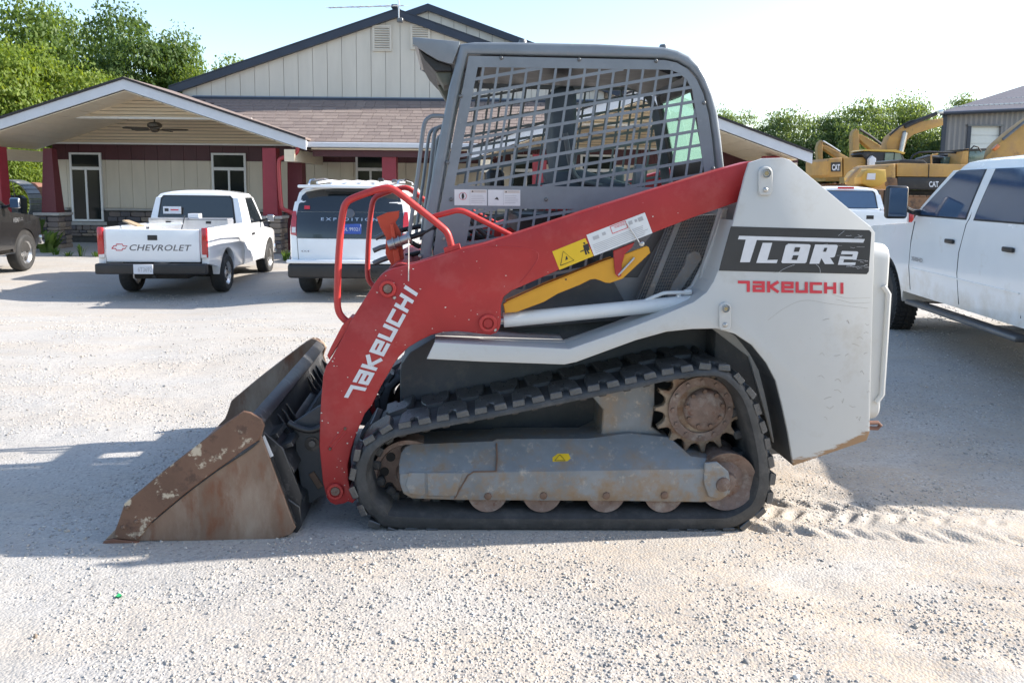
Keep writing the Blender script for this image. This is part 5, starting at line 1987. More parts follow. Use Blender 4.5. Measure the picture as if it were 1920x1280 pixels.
# ---- gabled porches ------------------------------------------------------------------
def porch(name_l, apex_px, left_px, right_px, D0, D1, fan=True, lit=False):
    ax, az = zx(*apex_px, D0)
    lx, lz = zx(*left_px, D0)
    rx, rz_ = zx(*right_px, D0)
    hwid = max(ax - lx, rx - ax) if name_l == 'r' else (rx - ax)
    sl2 = (az - rz_) / (rx - ax)
    fh = .26
    for sg in (-1, 1):
        ex = ax + sg * hwid
        ez2 = az - hwid * sl2
        pts = [(ax, az), (ex, ez2), (ex, ez2 - fh), (ax, az - fh)]
        wpoly('rake_board', pts, D0 - .03, D0 + .03, 'fascia')
        up = .035
        o = B().loops([Vector((ax, D0 - .06, az + up + .03)), Vector((ex, D0 - .06, ez2 + up + .03)), Vector((ex, D0 - .06, ez2 + up - .02)), Vector((ax, D0 - .06, az + up - .02))],
                      [Vector((ax, D1, az + up + .03)), Vector((ex, D1, ez2 + up + .03)), Vector((ex, D1, ez2 + up - .02)), Vector((ax, D1, az + up - .02))]).obj('gable_roof', 'shingle_b', OB, 30)
        ob_fin(o)
        wpoly('drip_edge', [(ax, az + .062), (ex, ez2 + .062), (ex, ez2 + .004), (ax, az + .004)], D0 - .075, D0 - .061, 'roof_edge')
        # sloping ceiling boards
        nb_ = 9
        for i in range(nb_):
            f0, f1 = i / nb_, (i + .96) / nb_
            x0, x1 = ax + sg * (hwid - .35) * f0, ax + sg * (hwid - .35) * f1
            z0, z1 = az - fh - .02 - (hwid - .35) * f0 * sl2, az - fh - .02 - (hwid - .35) * f1 * sl2
            o = B().loops([Vector((x0, D0 + .04, z0)), Vector((x1, D0 + .04, z1)), Vector((x1, D1 - .1, z1)), Vector((x0, D1 - .1, z0))],
                          [Vector((x0, D0 + .04, z0 - .02)), Vector((x1, D0 + .04, z1 - .02)), Vector((x1, D1 - .1, z1 - .02)), Vector((x0, D1 - .1, z0 - .02))]).obj('ceiling_board', 'siding_tan', OB, None)
            ob_fin(o)
        # side beam
        wbox('side_beam', ex - sg * .62, ex - sg * .34, D0 + .1, D1 - .2, ez2 - fh - .30, ez2 - fh + .02, 'siding_tan')
    # lapped boards that close the gable above the wall
    zb = zx(300, 269, DW)[1]
    zt_ = az - fh - .06
    nbd = 12
    for i in range(nbd):
        z0, z1 = zb + (zt_ - zb) * i / nbd, zb + (zt_ - zb) * (i + 1) / nbd - .014
        h0 = min((az - fh - z0) / sl2, hwid - .45)
        h1 = min((az - fh - z1) / sl2, hwid - .45)
        if h1 <= 0.05:
            continue
        for yb in ((D1 - .12,) if i < 6 else (D1 - .12, D0 + 1.2)):
          if yb < D1 - 1:
            h0, h1 = min(h0, hwid * .62), min(h1, hwid * .62)
          o = B().loops([Vector((ax - h0, yb - .03, z0)), Vector((ax + h0, yb - .03, z0)), Vector((ax + h1, yb, z1)), Vector((ax - h1, yb, z1))],
                      [Vector((ax - h0, yb + .03, z0)), Vector((ax + h0, yb + .03, z0)), Vector((ax + h1, yb + .03, z1)), Vector((ax - h1, yb + .03, z1))]).obj('gable_board', 'siding_tan', OB, None)
          ob_fin(o)
    hb = min((az - fh - zb) / sl2, hwid - .45)
    wpoly('board_backing', [(ax - hb, zb), (ax + hb, zb), (ax + .03, zt_), (ax - .03, zt_)], D1 - .088, D1 - .05, 'seam_soft')
    z6 = zb + (zt_ - zb) * 6 / nbd
    h6 = min((az - fh - z6) / sl2, hwid * .62)
    wpoly('board_backing', [(ax - h6, z6), (ax + h6, z6), (ax + .03, zt_), (ax - .03, zt_)], D0 + 1.232, D0 + 1.26, 'seam_soft')
    z7 = zb + (zt_ - zb) * 6 / nbd
    h7 = hwid * .62
    wbox('gable_trim', ax - h7, ax + h7, D0 + 1.15, D0 + 1.24, z7 - .03, z7 + .03, 'trim_white')
    wbox('trim_strip', ax - hwid + .45, ax + hwid - .45, D1 - .2, D1 - .13, zb - .05, zb, 'trim_white')
    return ax, az, hwid, sl2, fh, zb


pa = porch('l', (232, 149), (-120, 262), (574, 263), DF - .5, DW, True)
pr = porch('r', (1203, 168), (880, 268), (1523, 288), DF - .8, DW, False)

M('column_shaded', (0.105, 0.014, 0.020), 0.5, var=0.10, scale=3)  # darkened column red: porch shade is put into the colour
# ---- columns --------------------------------------------------------------------------
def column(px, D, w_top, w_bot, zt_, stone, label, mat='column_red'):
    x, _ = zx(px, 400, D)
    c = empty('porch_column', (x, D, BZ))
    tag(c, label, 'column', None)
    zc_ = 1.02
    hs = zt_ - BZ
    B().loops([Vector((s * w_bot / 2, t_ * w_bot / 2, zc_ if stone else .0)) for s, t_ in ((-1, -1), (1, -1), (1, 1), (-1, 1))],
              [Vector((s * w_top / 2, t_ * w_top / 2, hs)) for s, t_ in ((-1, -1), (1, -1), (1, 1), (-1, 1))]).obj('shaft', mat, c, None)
    if stone:
        wb_ = w_bot + .22
        B().box((0, 0, .47), (wb_ - .06, wb_ - .06, .94)).obj('pier', 'mortar', c)
        B().box((0, 0, .98), (wb_ + .1, wb_ + .1, .08), bevel=.012).obj('pier_cap', 'stone_cap', c)
        z = 0
        while z < .92:
            h = min(st_rng.uniform(.08, .16), .94 - z)
            for fx in range(2):
                w = wb_ * (.5 + st_rng.uniform(-.12, .12))
                for (ox, oy, d1, d2) in ((((fx - .5) * wb_ * .5), -wb_ / 2 + .02, wb_ * .5 - .02, .08), (wb_ / 2 - .02, (fx - .5) * wb_ * .5, .08, wb_ * .5 - .02)):
                    if h < .03:
                        continue
                    o = bpy.data.objects.new('stone', st_mesh[st_rng.choice(['stone_a', 'stone_b', 'stone_b', 'stone_c'])])
                    link(o, c)
                    o.location = (ox + st_rng.uniform(-.012, .012), oy + st_rng.uniform(-.012, .012), z + h / 2)
                    o.scale = (d1, d2, h - .014)
            z += h
    return c


column(511, DF, .36, .40, EZ - .22, True, 'bright red square porch column on stone pier beside the downspout')
column(558, DF + .9, .40, .46, EZ - .22, False, 'darker maroon porch column behind the downspout, next to the white SUV', 'column_shaded')
column(732, DF + .3, .38, .38, EZ - .3, False, 'red porch column rising right behind the roof of the white SUV')
column(100, DF + .8, .24, .42, EZ - .25, True, 'tapered maroon porch column on stone pier left of the tall window', 'column_shaded')
column(0, DF, .36, .40, EZ - .25, True, 'red porch column at the left edge above the dark pickup')
column(1010, DF + .3, .38, .38, EZ - .3, False, 'red porch column seen through the loader cab screen')
column(1440, DF, .38, .42, EZ - .3, True, 'red porch column of the right hand porch, mostly behind the loader')
# downspout
dp = [(558, 272), (557, 284), (548, 291), (530, 296), (523, 304), (524, 340), (527, 380), (531, 392), (545, 398), (552, 408), (552, 440), (550, 472)]
o = B().tube(catmull([at(x, y, DF - .28) for x, y in dp], 4, False), .055, 10).obj('downspout', 'pipe_red', OB)
ob_fin(o)
gl = zx(549, 262, DF - .3)
wbox('gutter_end', gl[0] - .02, gl[0] + .38, DF - .34, DF - .255, EZ - .2, EZ - .03, 'fascia', bevel=.01)

# ---- ceiling fan -------------------------------------------------------------------------
fp = at(290, 237, DF + .9)
fan = empty('ceiling_fan', fp)
fan.scale = (1.15, 1.15, 1.25)
tag(fan, 'bronze ceiling fan hanging under the left porch gable', 'fan')
B().tube([(0, 0, .08), (0, 0, .30)], .02, 8).obj('rod', 'bronze', fan)
B().lathe([(0, .10), (.10, .09), (.17, .05), (.17, -.01), (.11, -.05), (.10, -.10), (.06, -.13), (0, -.14)], (0, 0, 0), (0, 0, 1), 20).obj('motor', 'bronze', fan)
for k in range(5):
    a = R(72 * k + 12)
    d = Vector((math.cos(a), math.sin(a), 0))
    n_ = Vector((-d.y, d.x, .22))
    lo = [d * .16 - n_ * .05, d * .3 - n_ * .085, d * .72 - n_ * .08, d * .78, d * .72 + n_ * .08, d * .3 + n_ * .085, d * .16 + n_ * .05]
    B().loops([p + Vector((0, 0, -.06)) for p in lo], [p + Vector((0, 0, -.072)) for p in lo]).obj('blade', 'bronze', fan)

# ---- roof antenna ------------------------------------------------------------------------
tp = at(748, 30, DW - .3)
an_ = empty('roof_antenna', tp)
tag(an_, 'long thin television aerial on a mast at the gable peak', 'antenna')
m0 = at(748, 36, DW - .3) - tp
m1 = at(747, -6, DW - .3) - tp
B().tube([m0, m1], .022, 8).obj('mast', 'aluminium', an_)
c0, c1 = at(616, 15, DW - .3) - tp, at(757, 11, DW - .3) - tp
B().tube([c0, c1], .018, 6).obj('boom', 'aluminium', an_)
for k in range(9):
    p = c0.lerp(c1, k / 8.3)
    L = .22 + .05 * k
    d = Vector((.25, .8, .06 + .05 * (k % 3)))
    B().tube([p - d * L, p + d * L], .008, 5).obj('element', 'aluminium', an_)
B().box((m0.x + .03, m0.y + .02, m0.z - .03), (.18, .10, .14), bevel=.02).obj('bracket', 'bolt_dark', an_)


# ------------------------------------------------------------------ road vehicles
# local frame of every vehicle: x to its right, y forwards (rear bumper at 0), z up
def cuts(bm, axis, vals):
    no = Vector((0, 0, 0))
    no[axis] = 1
    for v in vals:
        co = Vector((0, 0, 0))
        co[axis] = v
        bmesh.ops.bisect_plane(bm, geom=bm.verts[:] + bm.edges[:] + bm.faces[:], plane_co=co, plane_no=no, dist=1e-5)


def body_prism(prof, x0, x1, warp, ycut=(), zcut=(), xcut=(), bevel=0.0):
    """side profile (y, z) extruded from x0 to x1, cut into a grid and warped"""
    b = B().loops([Vector((x0, y, z)) for y, z in prof], [Vector((x1, y, z)) for y, z in prof], bevel, 2)
    cuts(b.bm, 1, ycut)
    cuts(b.bm, 2, zcut)
    cuts(b.bm, 0, xcut)
    for v in b.bm.verts:
        v.co = warp(v.co)
    return b


def arch(cy, cz, r, n=14, a0=0, a1=180):
    return [(cy + r * math.cos(R(a0 + (a1 - a0) * k / n)), cz + r * math.sin(R(a0 + (a1 - a0) * k / n))) for k in range(n + 1)]


def road_wheel(parent, x, y, r, w, side, style, tread=False, steer=0.0):
    """tyre + rim; side = +1 right, -1 left"""
    c = Vector((x, y, r))
    ax = Matrix.Rotation(steer, 3, 'Z') @ Vector((side, 0, 0))
    t = B()
    t.lathe([(r * .62, -w / 2 + .01), (r * .70, -w / 2), (r * .88, -w / 2 - .005), (r * .965, -w / 2 + .02), (r, -w / 2 + .05), (r, w / 2 - .05), (r * .965, w / 2 - .02), (r * .88, w / 2 + .005), (r * .70, w / 2), (r * .62, w / 2 - .01)], c, ax, 40)
    if tread:
        for k in range(44):
            a = k * 2 * math.pi / 44
            u = ax.orthogonal().normalized()
            v = ax.cross(u)
            d = u * math.cos(a) + v * math.sin(a)
            tn = ax.cross(d)
            for off, sk in ((-w * .36, .25), (-w * .12, -.25), (w * .12, .25), (w * .36, -.25)):
                rot = Matrix((tn, ax, d)).transposed()
                t.box(c + d * (r + .002) + ax * off, (r * .095, w * .19, .02), rot @ Matrix.Rotation(sk, 3, 'Z'))
    ty = t.obj('tyre', 'tyre', parent, 30)
    rm = B().lathe([(0, w * .30), (r * .16, w * .30), (r * .19, w * .20), (r * .24, w * .16), (r * .52, w * .24), (r * .58, w * .36), (r * .64, w * .44), (r * .645, w * .40), (r * .60, -w * .4), (r * .2, -w * .4), (0, -w * .4)], c, ax, 32)
    rim = rm.obj('rim', 'alloy' if style != 'dark' else 'bolt_dark', ty, 35)
    u = ax.orthogonal().normalized()
    v = ax.cross(u)
    nsp = 5 if style == 'spoke' else 8
    for k in range(nsp):
        a = (k + .5) * 2 * math.pi / nsp
        d = u * math.cos(a) + v * math.sin(a)
        cc = c + d * r * .41 + ax * (w * .205)
        rr = r * (.12 if style == 'spoke' else .065)
        B().lathe([(0, .012), (rr, .012), (rr, -.02)], cc, ax, 10).obj('rim_opening', 'underbody', ty, 30)
    return ty


def pickup(name, label, loc, rz, c, group=None):
    """a pickup truck from its dimensions c"""
    t = empty(name, loc, rz)
    tag(t, label, 'pickup truck', group)
    L, W, H, ra, wb, r = c['L'], c['W'], c['H'], c['ra'], c['wb'], c['r']
    fa = ra + wb
    hw = W / 2
    bed = c['bed']            # y of the bed's front end
    rail, belt, hood, sill = c['rail'], c['belt'], c['hood'], c['sill']
    arr = c.get('arr', r + .09)
    paint = c['paint']
    cb = bed + .03
    yr0, yr1 = c['roof']      # roof front/back (back, front)
    yws = c['cowl']           # windscreen foot

    def warp(p):
        x, y, z = p
        f = 1.0
        zm = sill + .42 * (belt - sill)
        if z < zm:
            f -= .055 * ((zm - z) / (zm - .25)) ** 2
        else:
            f -= .022 * ((min(z, belt) - zm) / (belt - zm)) ** 2
        if z > belt:
            f -= .165 * ((z - belt) / (H - belt)) ** 1.15
        if y > L - 1.0:
            f -= .10 * ((y - L + 1.0) / 1.0) ** 2.2
        if y < .25:
            f -= .012 * ((.25 - y) / .25) ** 2
        z2 = z
        if z > hood - .12 and y > yws - .05 and z <= hood + .12:
            z2 -= .05 * (abs(x) / hw) ** 3
        if z > H - .16:
            z2 -= .075 * (abs(x) / hw) ** 3
        return Vector((x * f, y, z2))

    def side(y, z, off=0.004, s=1):
        q_ = warp(Vector((hw, y, z)))
        return Vector(((q_.x + off) * s, q_.y, q_.z))

    def side_plate(nm, poly, mat, s=1, off=0.004, depth=.02, parent=t, sub=True):
        # follow the body's curve: cut into the same grid
        b = B().loops([Vector((hw, y, z)) for y, z in poly], [Vector((hw - .0001, y, z)) for y, z in poly])
        cuts(b.bm, 2, zc)
        cuts(b.bm, 1, yc)
        for v in b.bm.verts:
            inn = v.co.x < hw - .00005
            q_ = warp(Vector((hw, v.co.y, v.co.z)))
            v.co = Vector(((q_.x + (off if not inn else off - depth)) * s, q_.y, q_.z))
        return b.obj(nm, mat, parent, 40)

    zc = [sill + .12, sill + .3, sill + .42 * (belt - sill), (sill + belt) / 2 + .12, belt - .12, belt, belt + .12, belt + .25, belt + .4, H - .16, H - .08, H - .03]
    yc = [.08, .25, bed * .5, L - 1.0, L - .75, L - .5, L - .3, L - .15, cb + .5, cb + 1.1, yws, yws - .3]
    xc = [-hw * .9, -hw * .7, -hw * .4, 0, hw * .4, hw * .7, hw * .9]
    # bed
    for s in (1, -1):
        prof = [(.04, sill + .22), (.04, rail), (bed, rail), (bed, sill), (ra + arr + .1, sill)] + arch(ra, r + .02, arr) + [(ra - arr - .1, sill + .12)]
        b = B().loops([Vector((hw - .13, y, z)) for y, z in prof], [Vector((hw, y, z)) for y, z in prof], .012, 2)
        cuts(b.bm, 2, zc)
        cuts(b.bm, 1, yc)
        for v in b.bm.verts:
            q_ = warp(v.co)
            v.co = Vector((q_.x * s, q_.y, q_.z))
        b.obj('bed_side', paint, t, 35)
        ins = arch(ra, r + .02, arr - .004)
        B().loops([Vector(((hw - .10) * s, y, z)) for y, z in ins], [Vector(((hw - .36) * s, y, z)) for y, z in ins], caps=True).obj('wheel_well', 'underbody', t, 30)
    B().box((0, bed / 2 + .02, rail - .52), (W - .28, bed - .1, .05)).obj('bed_floor', c.get('bedmat', paint), t)
    B().box((0, bed - .02, rail - .26), (W - .3, .03, .50), bevel=.006).obj('bed_front', c.get('bedmat', paint), t)
    tg = B().box((0, .035, (rail + sill + .25) / 2 - .01), (W - .31, .07, rail - sill - .27), bevel=.018, seg=3).obj('tailgate', paint, t, 35)
    tz0, tz1 = sill + .28, rail - .03
    if c.get('tail', True):
        for s in (1, -1):
            B().box((s * (hw - .066), .02, (rail + sill + .30) / 2 + .02), (.105, .07, rail - sill - .32), bevel=.02, seg=2).obj('tail_light', 'tail_red', t, 35)
            B().box((s * (hw - .078), .012, sill + .36), (.10, .062, .07), bevel=.01, seg=1).obj('reverse_light', 'tail_clear', t, 35)
    B().box((0, -.0, tz1 - .14), (.17, .018, .09), bevel=.006).obj('handle', 'black_plastic', tg, 35)
    bz = c['bumper']
    B().box((0, -.07, bz), (W - .02, .16, .19), bevel=.03, seg=3).obj('rear_bumper', c.get('bumpmat', 'black_plastic'), t, 35)
    # cab and nose in one smooth body
    fprof = [(cb, sill), (cb, belt), (yr0 - .03, H - .16), (yr0 + .02, H - .06), (yr0 + .14, H - .01), ((yr0 + yr1) / 2, H), (yr1 - .1, H - .01), (yr1, H - .05), (yws, hood + .04), (yws + .12, hood + .02), (L - .55, hood - .05), (L - .22, hood - .11), (L - .08, hood - .24),
             (L - .03, sill + .35), (L - .03, sill + .05), (fa + arr + .12, sill + .02)] + arch(fa, r + .02, arr) + [(fa - arr - .04, sill)]
    nb = body_prism(fprof, -hw, hw, warp, yc + [cb + .25, yr1, yr0 + .02], zc, xc)
    nb.obj('cab_body', paint, t, 32)
    for s in (1, -1):
        ins = arch(fa, r + .02, arr - .004)
        B().loops([Vector(((hw - .012) * s * .975, y, z)) for y, z in ins], [Vector(((hw - .35) * s, y, z)) for y, z in ins]).obj('wheel_well', 'underbody', t, 30)
    # glass
    gm_ = c['glass']
    for s in (1, -1):
        for poly in c['windows']:
            side_plate('side_window', poly, gm_, s, .005)
            cy_, cz_ = sum(p[0] for p in poly) / len(poly), sum(p[1] for p in poly) / len(poly)
            side_plate('window_seal', [(cy_ + (y - cy_) * 1.045, cz_ + (z - cz_) * 1.07) for y, z in poly], 'black_plastic', s, .0025)
        for poly in c.get('seams', []):
            b = B()
            pts = [side(y, z, .0012, s) for y, z in poly]
            b.tube(pts, .0042, 5).obj('door_seam', c.get('seam', 'seam_soft'), t)
        for (y, z) in c.get('handles', []):
            p = side(y, z, .018, s)
            B().box(p, (.03, .17, .045), bevel=.012, seg=2).obj('door_handle', c.get('handlemat', 'black_plastic'), t, 35)
        road_wheel(t, s * (hw - .125), ra, r, c.get('tw', .24), s, c.get('rim', 'round'))
        road_wheel(t, s * (hw - .125), fa, r, c.get('tw', .24), s, c.get('rim', 'round'), c.get('tread', False) and s < 0, c.get('steer', 0.0))
    f0, f1 = .16, .93
    rz0, rz1 = belt + .05, H - .14
    wr = hw * .80
    dy = -.012

    def rearp(x, z):
        f = (z - belt) / (H - .16 - belt)
        return Vector((x * (1 - .10 * f), cb + (yr0 - .03 - cb) * f + dy, z - .0))
    rl = [rearp(-wr, rz0), rearp(wr, rz0), rearp(wr * .99, rz1 - .05), rearp(wr * .93, rz1), rearp(-wr * .93, rz1), rearp(-wr * .99, rz1 - .05)]
    B().loops(rl, [p + Vector((0, .02, 0)) for p in rl]).obj('rear_window', gm_, t, 30)
    rl2 = [Vector((p.x * 1.045, p.y + .006, (rz0 + rz1) / 2 + (p.z - (rz0 + rz1) / 2) * 1.09)) for p in rl]
    B().loops(rl2, [p + Vector((0, .012, 0)) for p in rl2]).obj('window_seal', 'black_plastic', t, 30)
    a_, b_ = Vector((0, yws - .03, hood + .075)), Vector((0, yr1 + .03, H - .085))
    nn = Vector((0, b_.z - a_.z, -(b_.y - a_.y))).normalized() * .012
    wl = [a_ + Vector((-hw * .83, 0, -.02)) + nn, a_ + nn, a_ + Vector((hw * .83, 0, -.02)) + nn, b_ + Vector((hw * .73, 0, -.03)) + nn, b_ + nn, b_ + Vector((-hw * .73, 0, -.03)) + nn]
    B().loops(wl, [p - nn * 1.5 for p in wl]).obj('windscreen', gm_, t, 30)
    # chassis, nose
    B().box((0, L / 2, sill - .02), (W * .5, L - .6, .12)).obj('chassis', 'underbody', t)
    B().box((0, fa, r), (W * .75, .12, .12)).obj('front_axle', 'underbody', t)
    B().box((0, ra, r), (W * .75, .14, .14)).obj('rear_axle', 'underbody', t)
    B().box((0, L - .03, sill + .12), (W - .1, .16, .22), bevel=.03, seg=2).obj('front_bumper', c.get('fbump', 'chrome'), t, 35)
    B().box((0, L - .045, hood - .30), (W * .62, .06, .28), bevel=.02).obj('grille', 'chrome', t, 35)
    for s in (1, -1):
        B().box((s * (hw - .27), L - .075, hood - .27), (.28, .10, .2), bevel=.03, seg=2).obj('headlight', 'tail_clear', t, 35)
    return t, side, side_plate, tg, (tz0, tz1)


def mirror_door(t, side, y, z, s, size, mats=('black_plastic', 'glass_sky_blue')):
    w_, h_ = size
    p = side(y, z, .02, s)
    a = p + Vector((s * .13, -.02, .04))
    B().tube([p - Vector((s * .02, 0, 0)), p.lerp(a, .5) + Vector((0, 0, -.01)), a], [.035, .03, .03], 8).obj('mirror_arm', 'black_plastic', t)
    h = B().box(a + Vector((s * w_ / 2, 0, h_ * .2)), (w_, .10, h_), bevel=.035, seg=3).obj('mirror_housing', mats[0], t, 35)
    B().box(a + Vector((s * w_ / 2, -.052, h_ * .2)), (w_ * .84, .006, h_ * .86), bevel=.002).obj('mirror_glass', mats[1], h, 35)
    return h


# ---- old white pickup on the left -------------------------------------------
x_, y_ = -6.42, 14.25
old, o_side, o_plate, o_tg, (oz0, oz1) = pickup('pickup_truck', 'older white regular cab pickup with CHEVROLET tailgate parked facing the porch', (x_, y_, -.46), R(3.2), dict(
    L=5.35, W=1.95, H=1.95, ra=1.17, wb=3.30, r=.365, bed=2.32, rail=1.28, belt=1.22, hood=1.14, sill=.42, bumper=.56, paint='car_white', roof=(2.48, 3.55), cowl=4.02, glass='glass_tint', arr=.47,
    windows=[[(2.98, 1.26), (3.86, 1.26), (3.48, 1.78), (2.98, 1.80)]], seams=[[(2.90, .46), (2.90, 1.22)], [(4.05, 1.16), (4.0, .50)]], handles=[(3.02, 1.02)], rim='round', tw=.25, bedmat='car_white'))
for s in (1, -1):
    mirror_door(old, o_side, 3.78, 1.26, s, (.16, .15), ('chrome', 'glass_sky_blue'))


def tg_quad(u0, u1, v0, v1, off=.0015, w=1.62):
    y = -.0012 - off
    z = lambda v: oz0 + (oz1 - oz0) * v
    return [Vector((w * (u0 - .5), y, z(v0))), Vector((w * (u1 - .5), y, z(v0))), Vector((w * (u1 - .5), y, z(v1))), Vector((w * (u0 - .5), y, z(v1)))]


text_on('lettering', 'CHEVROLET', tg_quad(.25, .92, .32, .52), 'badge_grey', o_tg, bold=.012, shear=.25, spacing=1.05)
cq_ = tg_quad(.06, .225, .33, .53)
bw = [(0, .28), (.14, .72), (.30, .72), (.30, 1), (.70, 1), (.74, .72), (1, .72), (.86, .28), (.70, .28), (.66, 0), (.28, 0), (.26, .28)]


def inq(cq, u, v):
    return (cq[0] * (1 - u) + cq[1] * u) * (1 - v) + (cq[3] * (1 - u) + cq[2] * u) * v


B().tube([inq(cq_, u, v) for u, v in bw + bw[:1]], .008, 6).obj('emblem', 'decal_red', o_tg)
pl = B().box((-.12, -.158, .56), (.34, .012, .17), bevel=.004).obj('license_plate', 'plate_white', old)
text_on('plate_lettering', '6T3692', [(-.21, -.166, .515), (.03, -.166, .515), (.03, -.166, .595), (-.21, -.166, .595)], 'ink_grey', pl)
B().tube([(-.30, -.13, .50), (-.30, -.12, .40), (-.27, -.08, .36)], .012, 6).obj('tow_hook', 'steel', old)
B().tube([(.05, -.05, .42), (.05, -.14, .42)], .03, 8).obj('tow_receiver', 'underbody', old)
# sticker on its rear window
B().box((-.47, 2.318, 1.53), (.36, .004, .15)).obj('window_sticker', 'plate_white', old)
B().box((-.58, 2.314, 1.535), (.08, .003, .06)).obj('sticker_print', 'ink', old)
B().box((-.42, 2.314, 1.535), (.16, .003, .025)).obj('sticker_print', 'decal_red', old)


# things lying in its bed
def bed_thing(name, label, cat, build, mat):
    o = build.obj(name, mat, None, 35)
    o.matrix_world = Matrix.Translation((x_, y_, -.46)) @ Matrix.Rotation(R(3.2), 4, 'Z')
    return tag(o, label, cat)


tb_ = empty('tool_box', (x_, y_, -.46), R(3.2))
tag(tb_, 'silver metal crossbed tool box behind the cab of the older white pickup', 'tool box')
B().box((0, 2.06, 1.19), (1.58, .36, .34), bevel=.012).obj('chest', 'aluminium', tb_, 35)
for s in (-1, 1):
    l = B().box((s * .395, 2.055, 1.372), (.77, .38, .022), bevel=.006).obj('lid', 'aluminium', tb_, 35)
    B().box((s * .395, 1.868, 1.30), (.10, .012, .05), bevel=.003).obj('latch', 'black_plastic', tb_, 35)
bed_thing('lumber_board', 'short pale board leaning over the left rail of the pickup bed', 'board', B().box((-.55, .55, 1.335), (.12, 1.1, .03), Matrix.Rotation(R(35), 3, 'Z') @ Matrix.Rotation(R(3), 3, 'X'), bevel=.004), 'lumber')
bed_thing('white_board', 'long white plank lying across the pickup bed behind the tailgate', 'board', B().box((-.28, .75, 1.30), (1.05, .09, .05), Matrix.Rotation(R(12), 3, 'Z') @ Matrix.Rotation(R(-3), 3, 'Y'), bevel=.004), 'car_white')
bed_thing('carton', 'small white carton standing on the tool box in the pickup bed', 'box', B().box((.10, 1.98, 1.43), (.22, .18, .09), bevel=.006), 'plate_white')
bed_thing('pry_bar', 'dark thin bar standing upright in the middle of the pickup bed', 'bar', B().tube([(-.12, 1.55, .82), (-.05, 1.83, 1.44)], .012, 6), 'black_steel')

# ---- big white crew cab on the right ------------------------------------------
big, b_side, b_plate, b_tg, _ = pickup('pickup_truck', 'large white crew cab pickup with black towing mirrors at the right edge of photo', (5.13, 4.42, -.09), R(-4.5), dict(
    L=6.25, W=2.05, H=2.07, ra=1.25, wb=3.92, r=.415, bed=2.08, rail=1.44, belt=1.40, hood=1.36, sill=.56, bumper=.66, paint='car_white_dirty', roof=(2.22, 3.75), cowl=4.52, glass='glass_sky_blue', arr=.50,
    windows=[[(3.30, 1.44), (4.36, 1.44), (4.28, 1.53), (3.80, 1.88), (3.64, 1.925), (3.22, 1.94)], [(2.28, 1.44), (3.12, 1.44), (3.02, 1.94), (2.36, 1.93)]],
    seams=[[(4.44, 1.36), (4.47, 1.15), (4.47, .85), (4.42, .60)], [(3.18, 1.98), (3.22, 1.44), (3.26, 1.38), (3.33, 1.1), (3.33, .9), (3.27, .60)], [(2.17, 1.9), (2.17, .64)]],
    handles=[(3.52, 1.20), (2.42, 1.20)], rim='dark', tw=.27, tread=True, bumpmat='chrome', seam='seam', fbump='chrome'))
for s in (1, -1):
    mh = mirror_door(big, b_side, 4.36, 1.46, s, (.23, .36))
    a = b_side(4.36, 1.46, .02, s) + Vector((s * .245, .052, .10))
    B().box(a + Vector((0, 0, -.02)), (.19, .012, .25), bevel=.02, seg=2).obj('mirror_cap', 'black_plastic', mh, 35)
    B().box(a + Vector((s * .08, -.02, -.07)), (.04, .05, .06), bevel=.006).obj('turn_lamp', 'amber', mh, 35)
    st = B().box((s * .98, 3.3, .46), (.16, 2.3, .05), bevel=.02, seg=2).obj('running_board', 'bolt_dark', big, 35)
    b_plate('body_crease', [(2.2, .838), (4.40, .838), (4.40, .850), (2.2, .850)], 'car_white_dirty', s, .010)
p0, p1 = b_side(4.40, .93, .006, -1), b_side(4.12, .93, .006, -1)
text_on('badge', '3500HD', [p0, p1, p1 + Vector((0, 0, .045)), p0 + Vector((0, 0, .045))], 'badge_grey', big)

# ---- white pickup further back on the right -------------------------------------
mid, m_side, m_plate, m_tg, (mz0, mz1) = pickup('pickup_truck', 'white pickup standing behind the loader, its rear window facing the camera', (8.55, 19.2, -.25), R(-6), dict(
    L=5.9, W=2.03, H=1.98, ra=1.2, wb=3.7, r=.40, bed=1.95, rail=1.40, belt=1.36, hood=1.30, sill=.52, bumper=.62, paint='car_white', roof=(2.1, 3.6), cowl=4.3, glass='glass_sky_blue', arr=.5,
    windows=[[(3.2, 1.42), (4.15, 1.42), (3.65, 1.82), (3.15, 1.85)], [(2.3, 1.42), (3.05, 1.42), (3.0, 1.85), (2.36, 1.84)]], seams=[[(3.1, .6), (3.1, 1.4)]], handles=[(3.3, 1.15), (2.4, 1.15)], rim='round', tw=.26, bumpmat='chrome'))
B().box((0, 2.02, 1.93), (.42, .03, .05), bevel=.008).obj('brake_lamp', 'tail_red', mid, 35)
text_on('badge', 'CHEVROLET', [(.10, -.004, .98), (.62, -.004, .98), (.62, -.004, 1.04), (.10, -.004, 1.04)], 'badge_grey', m_tg)

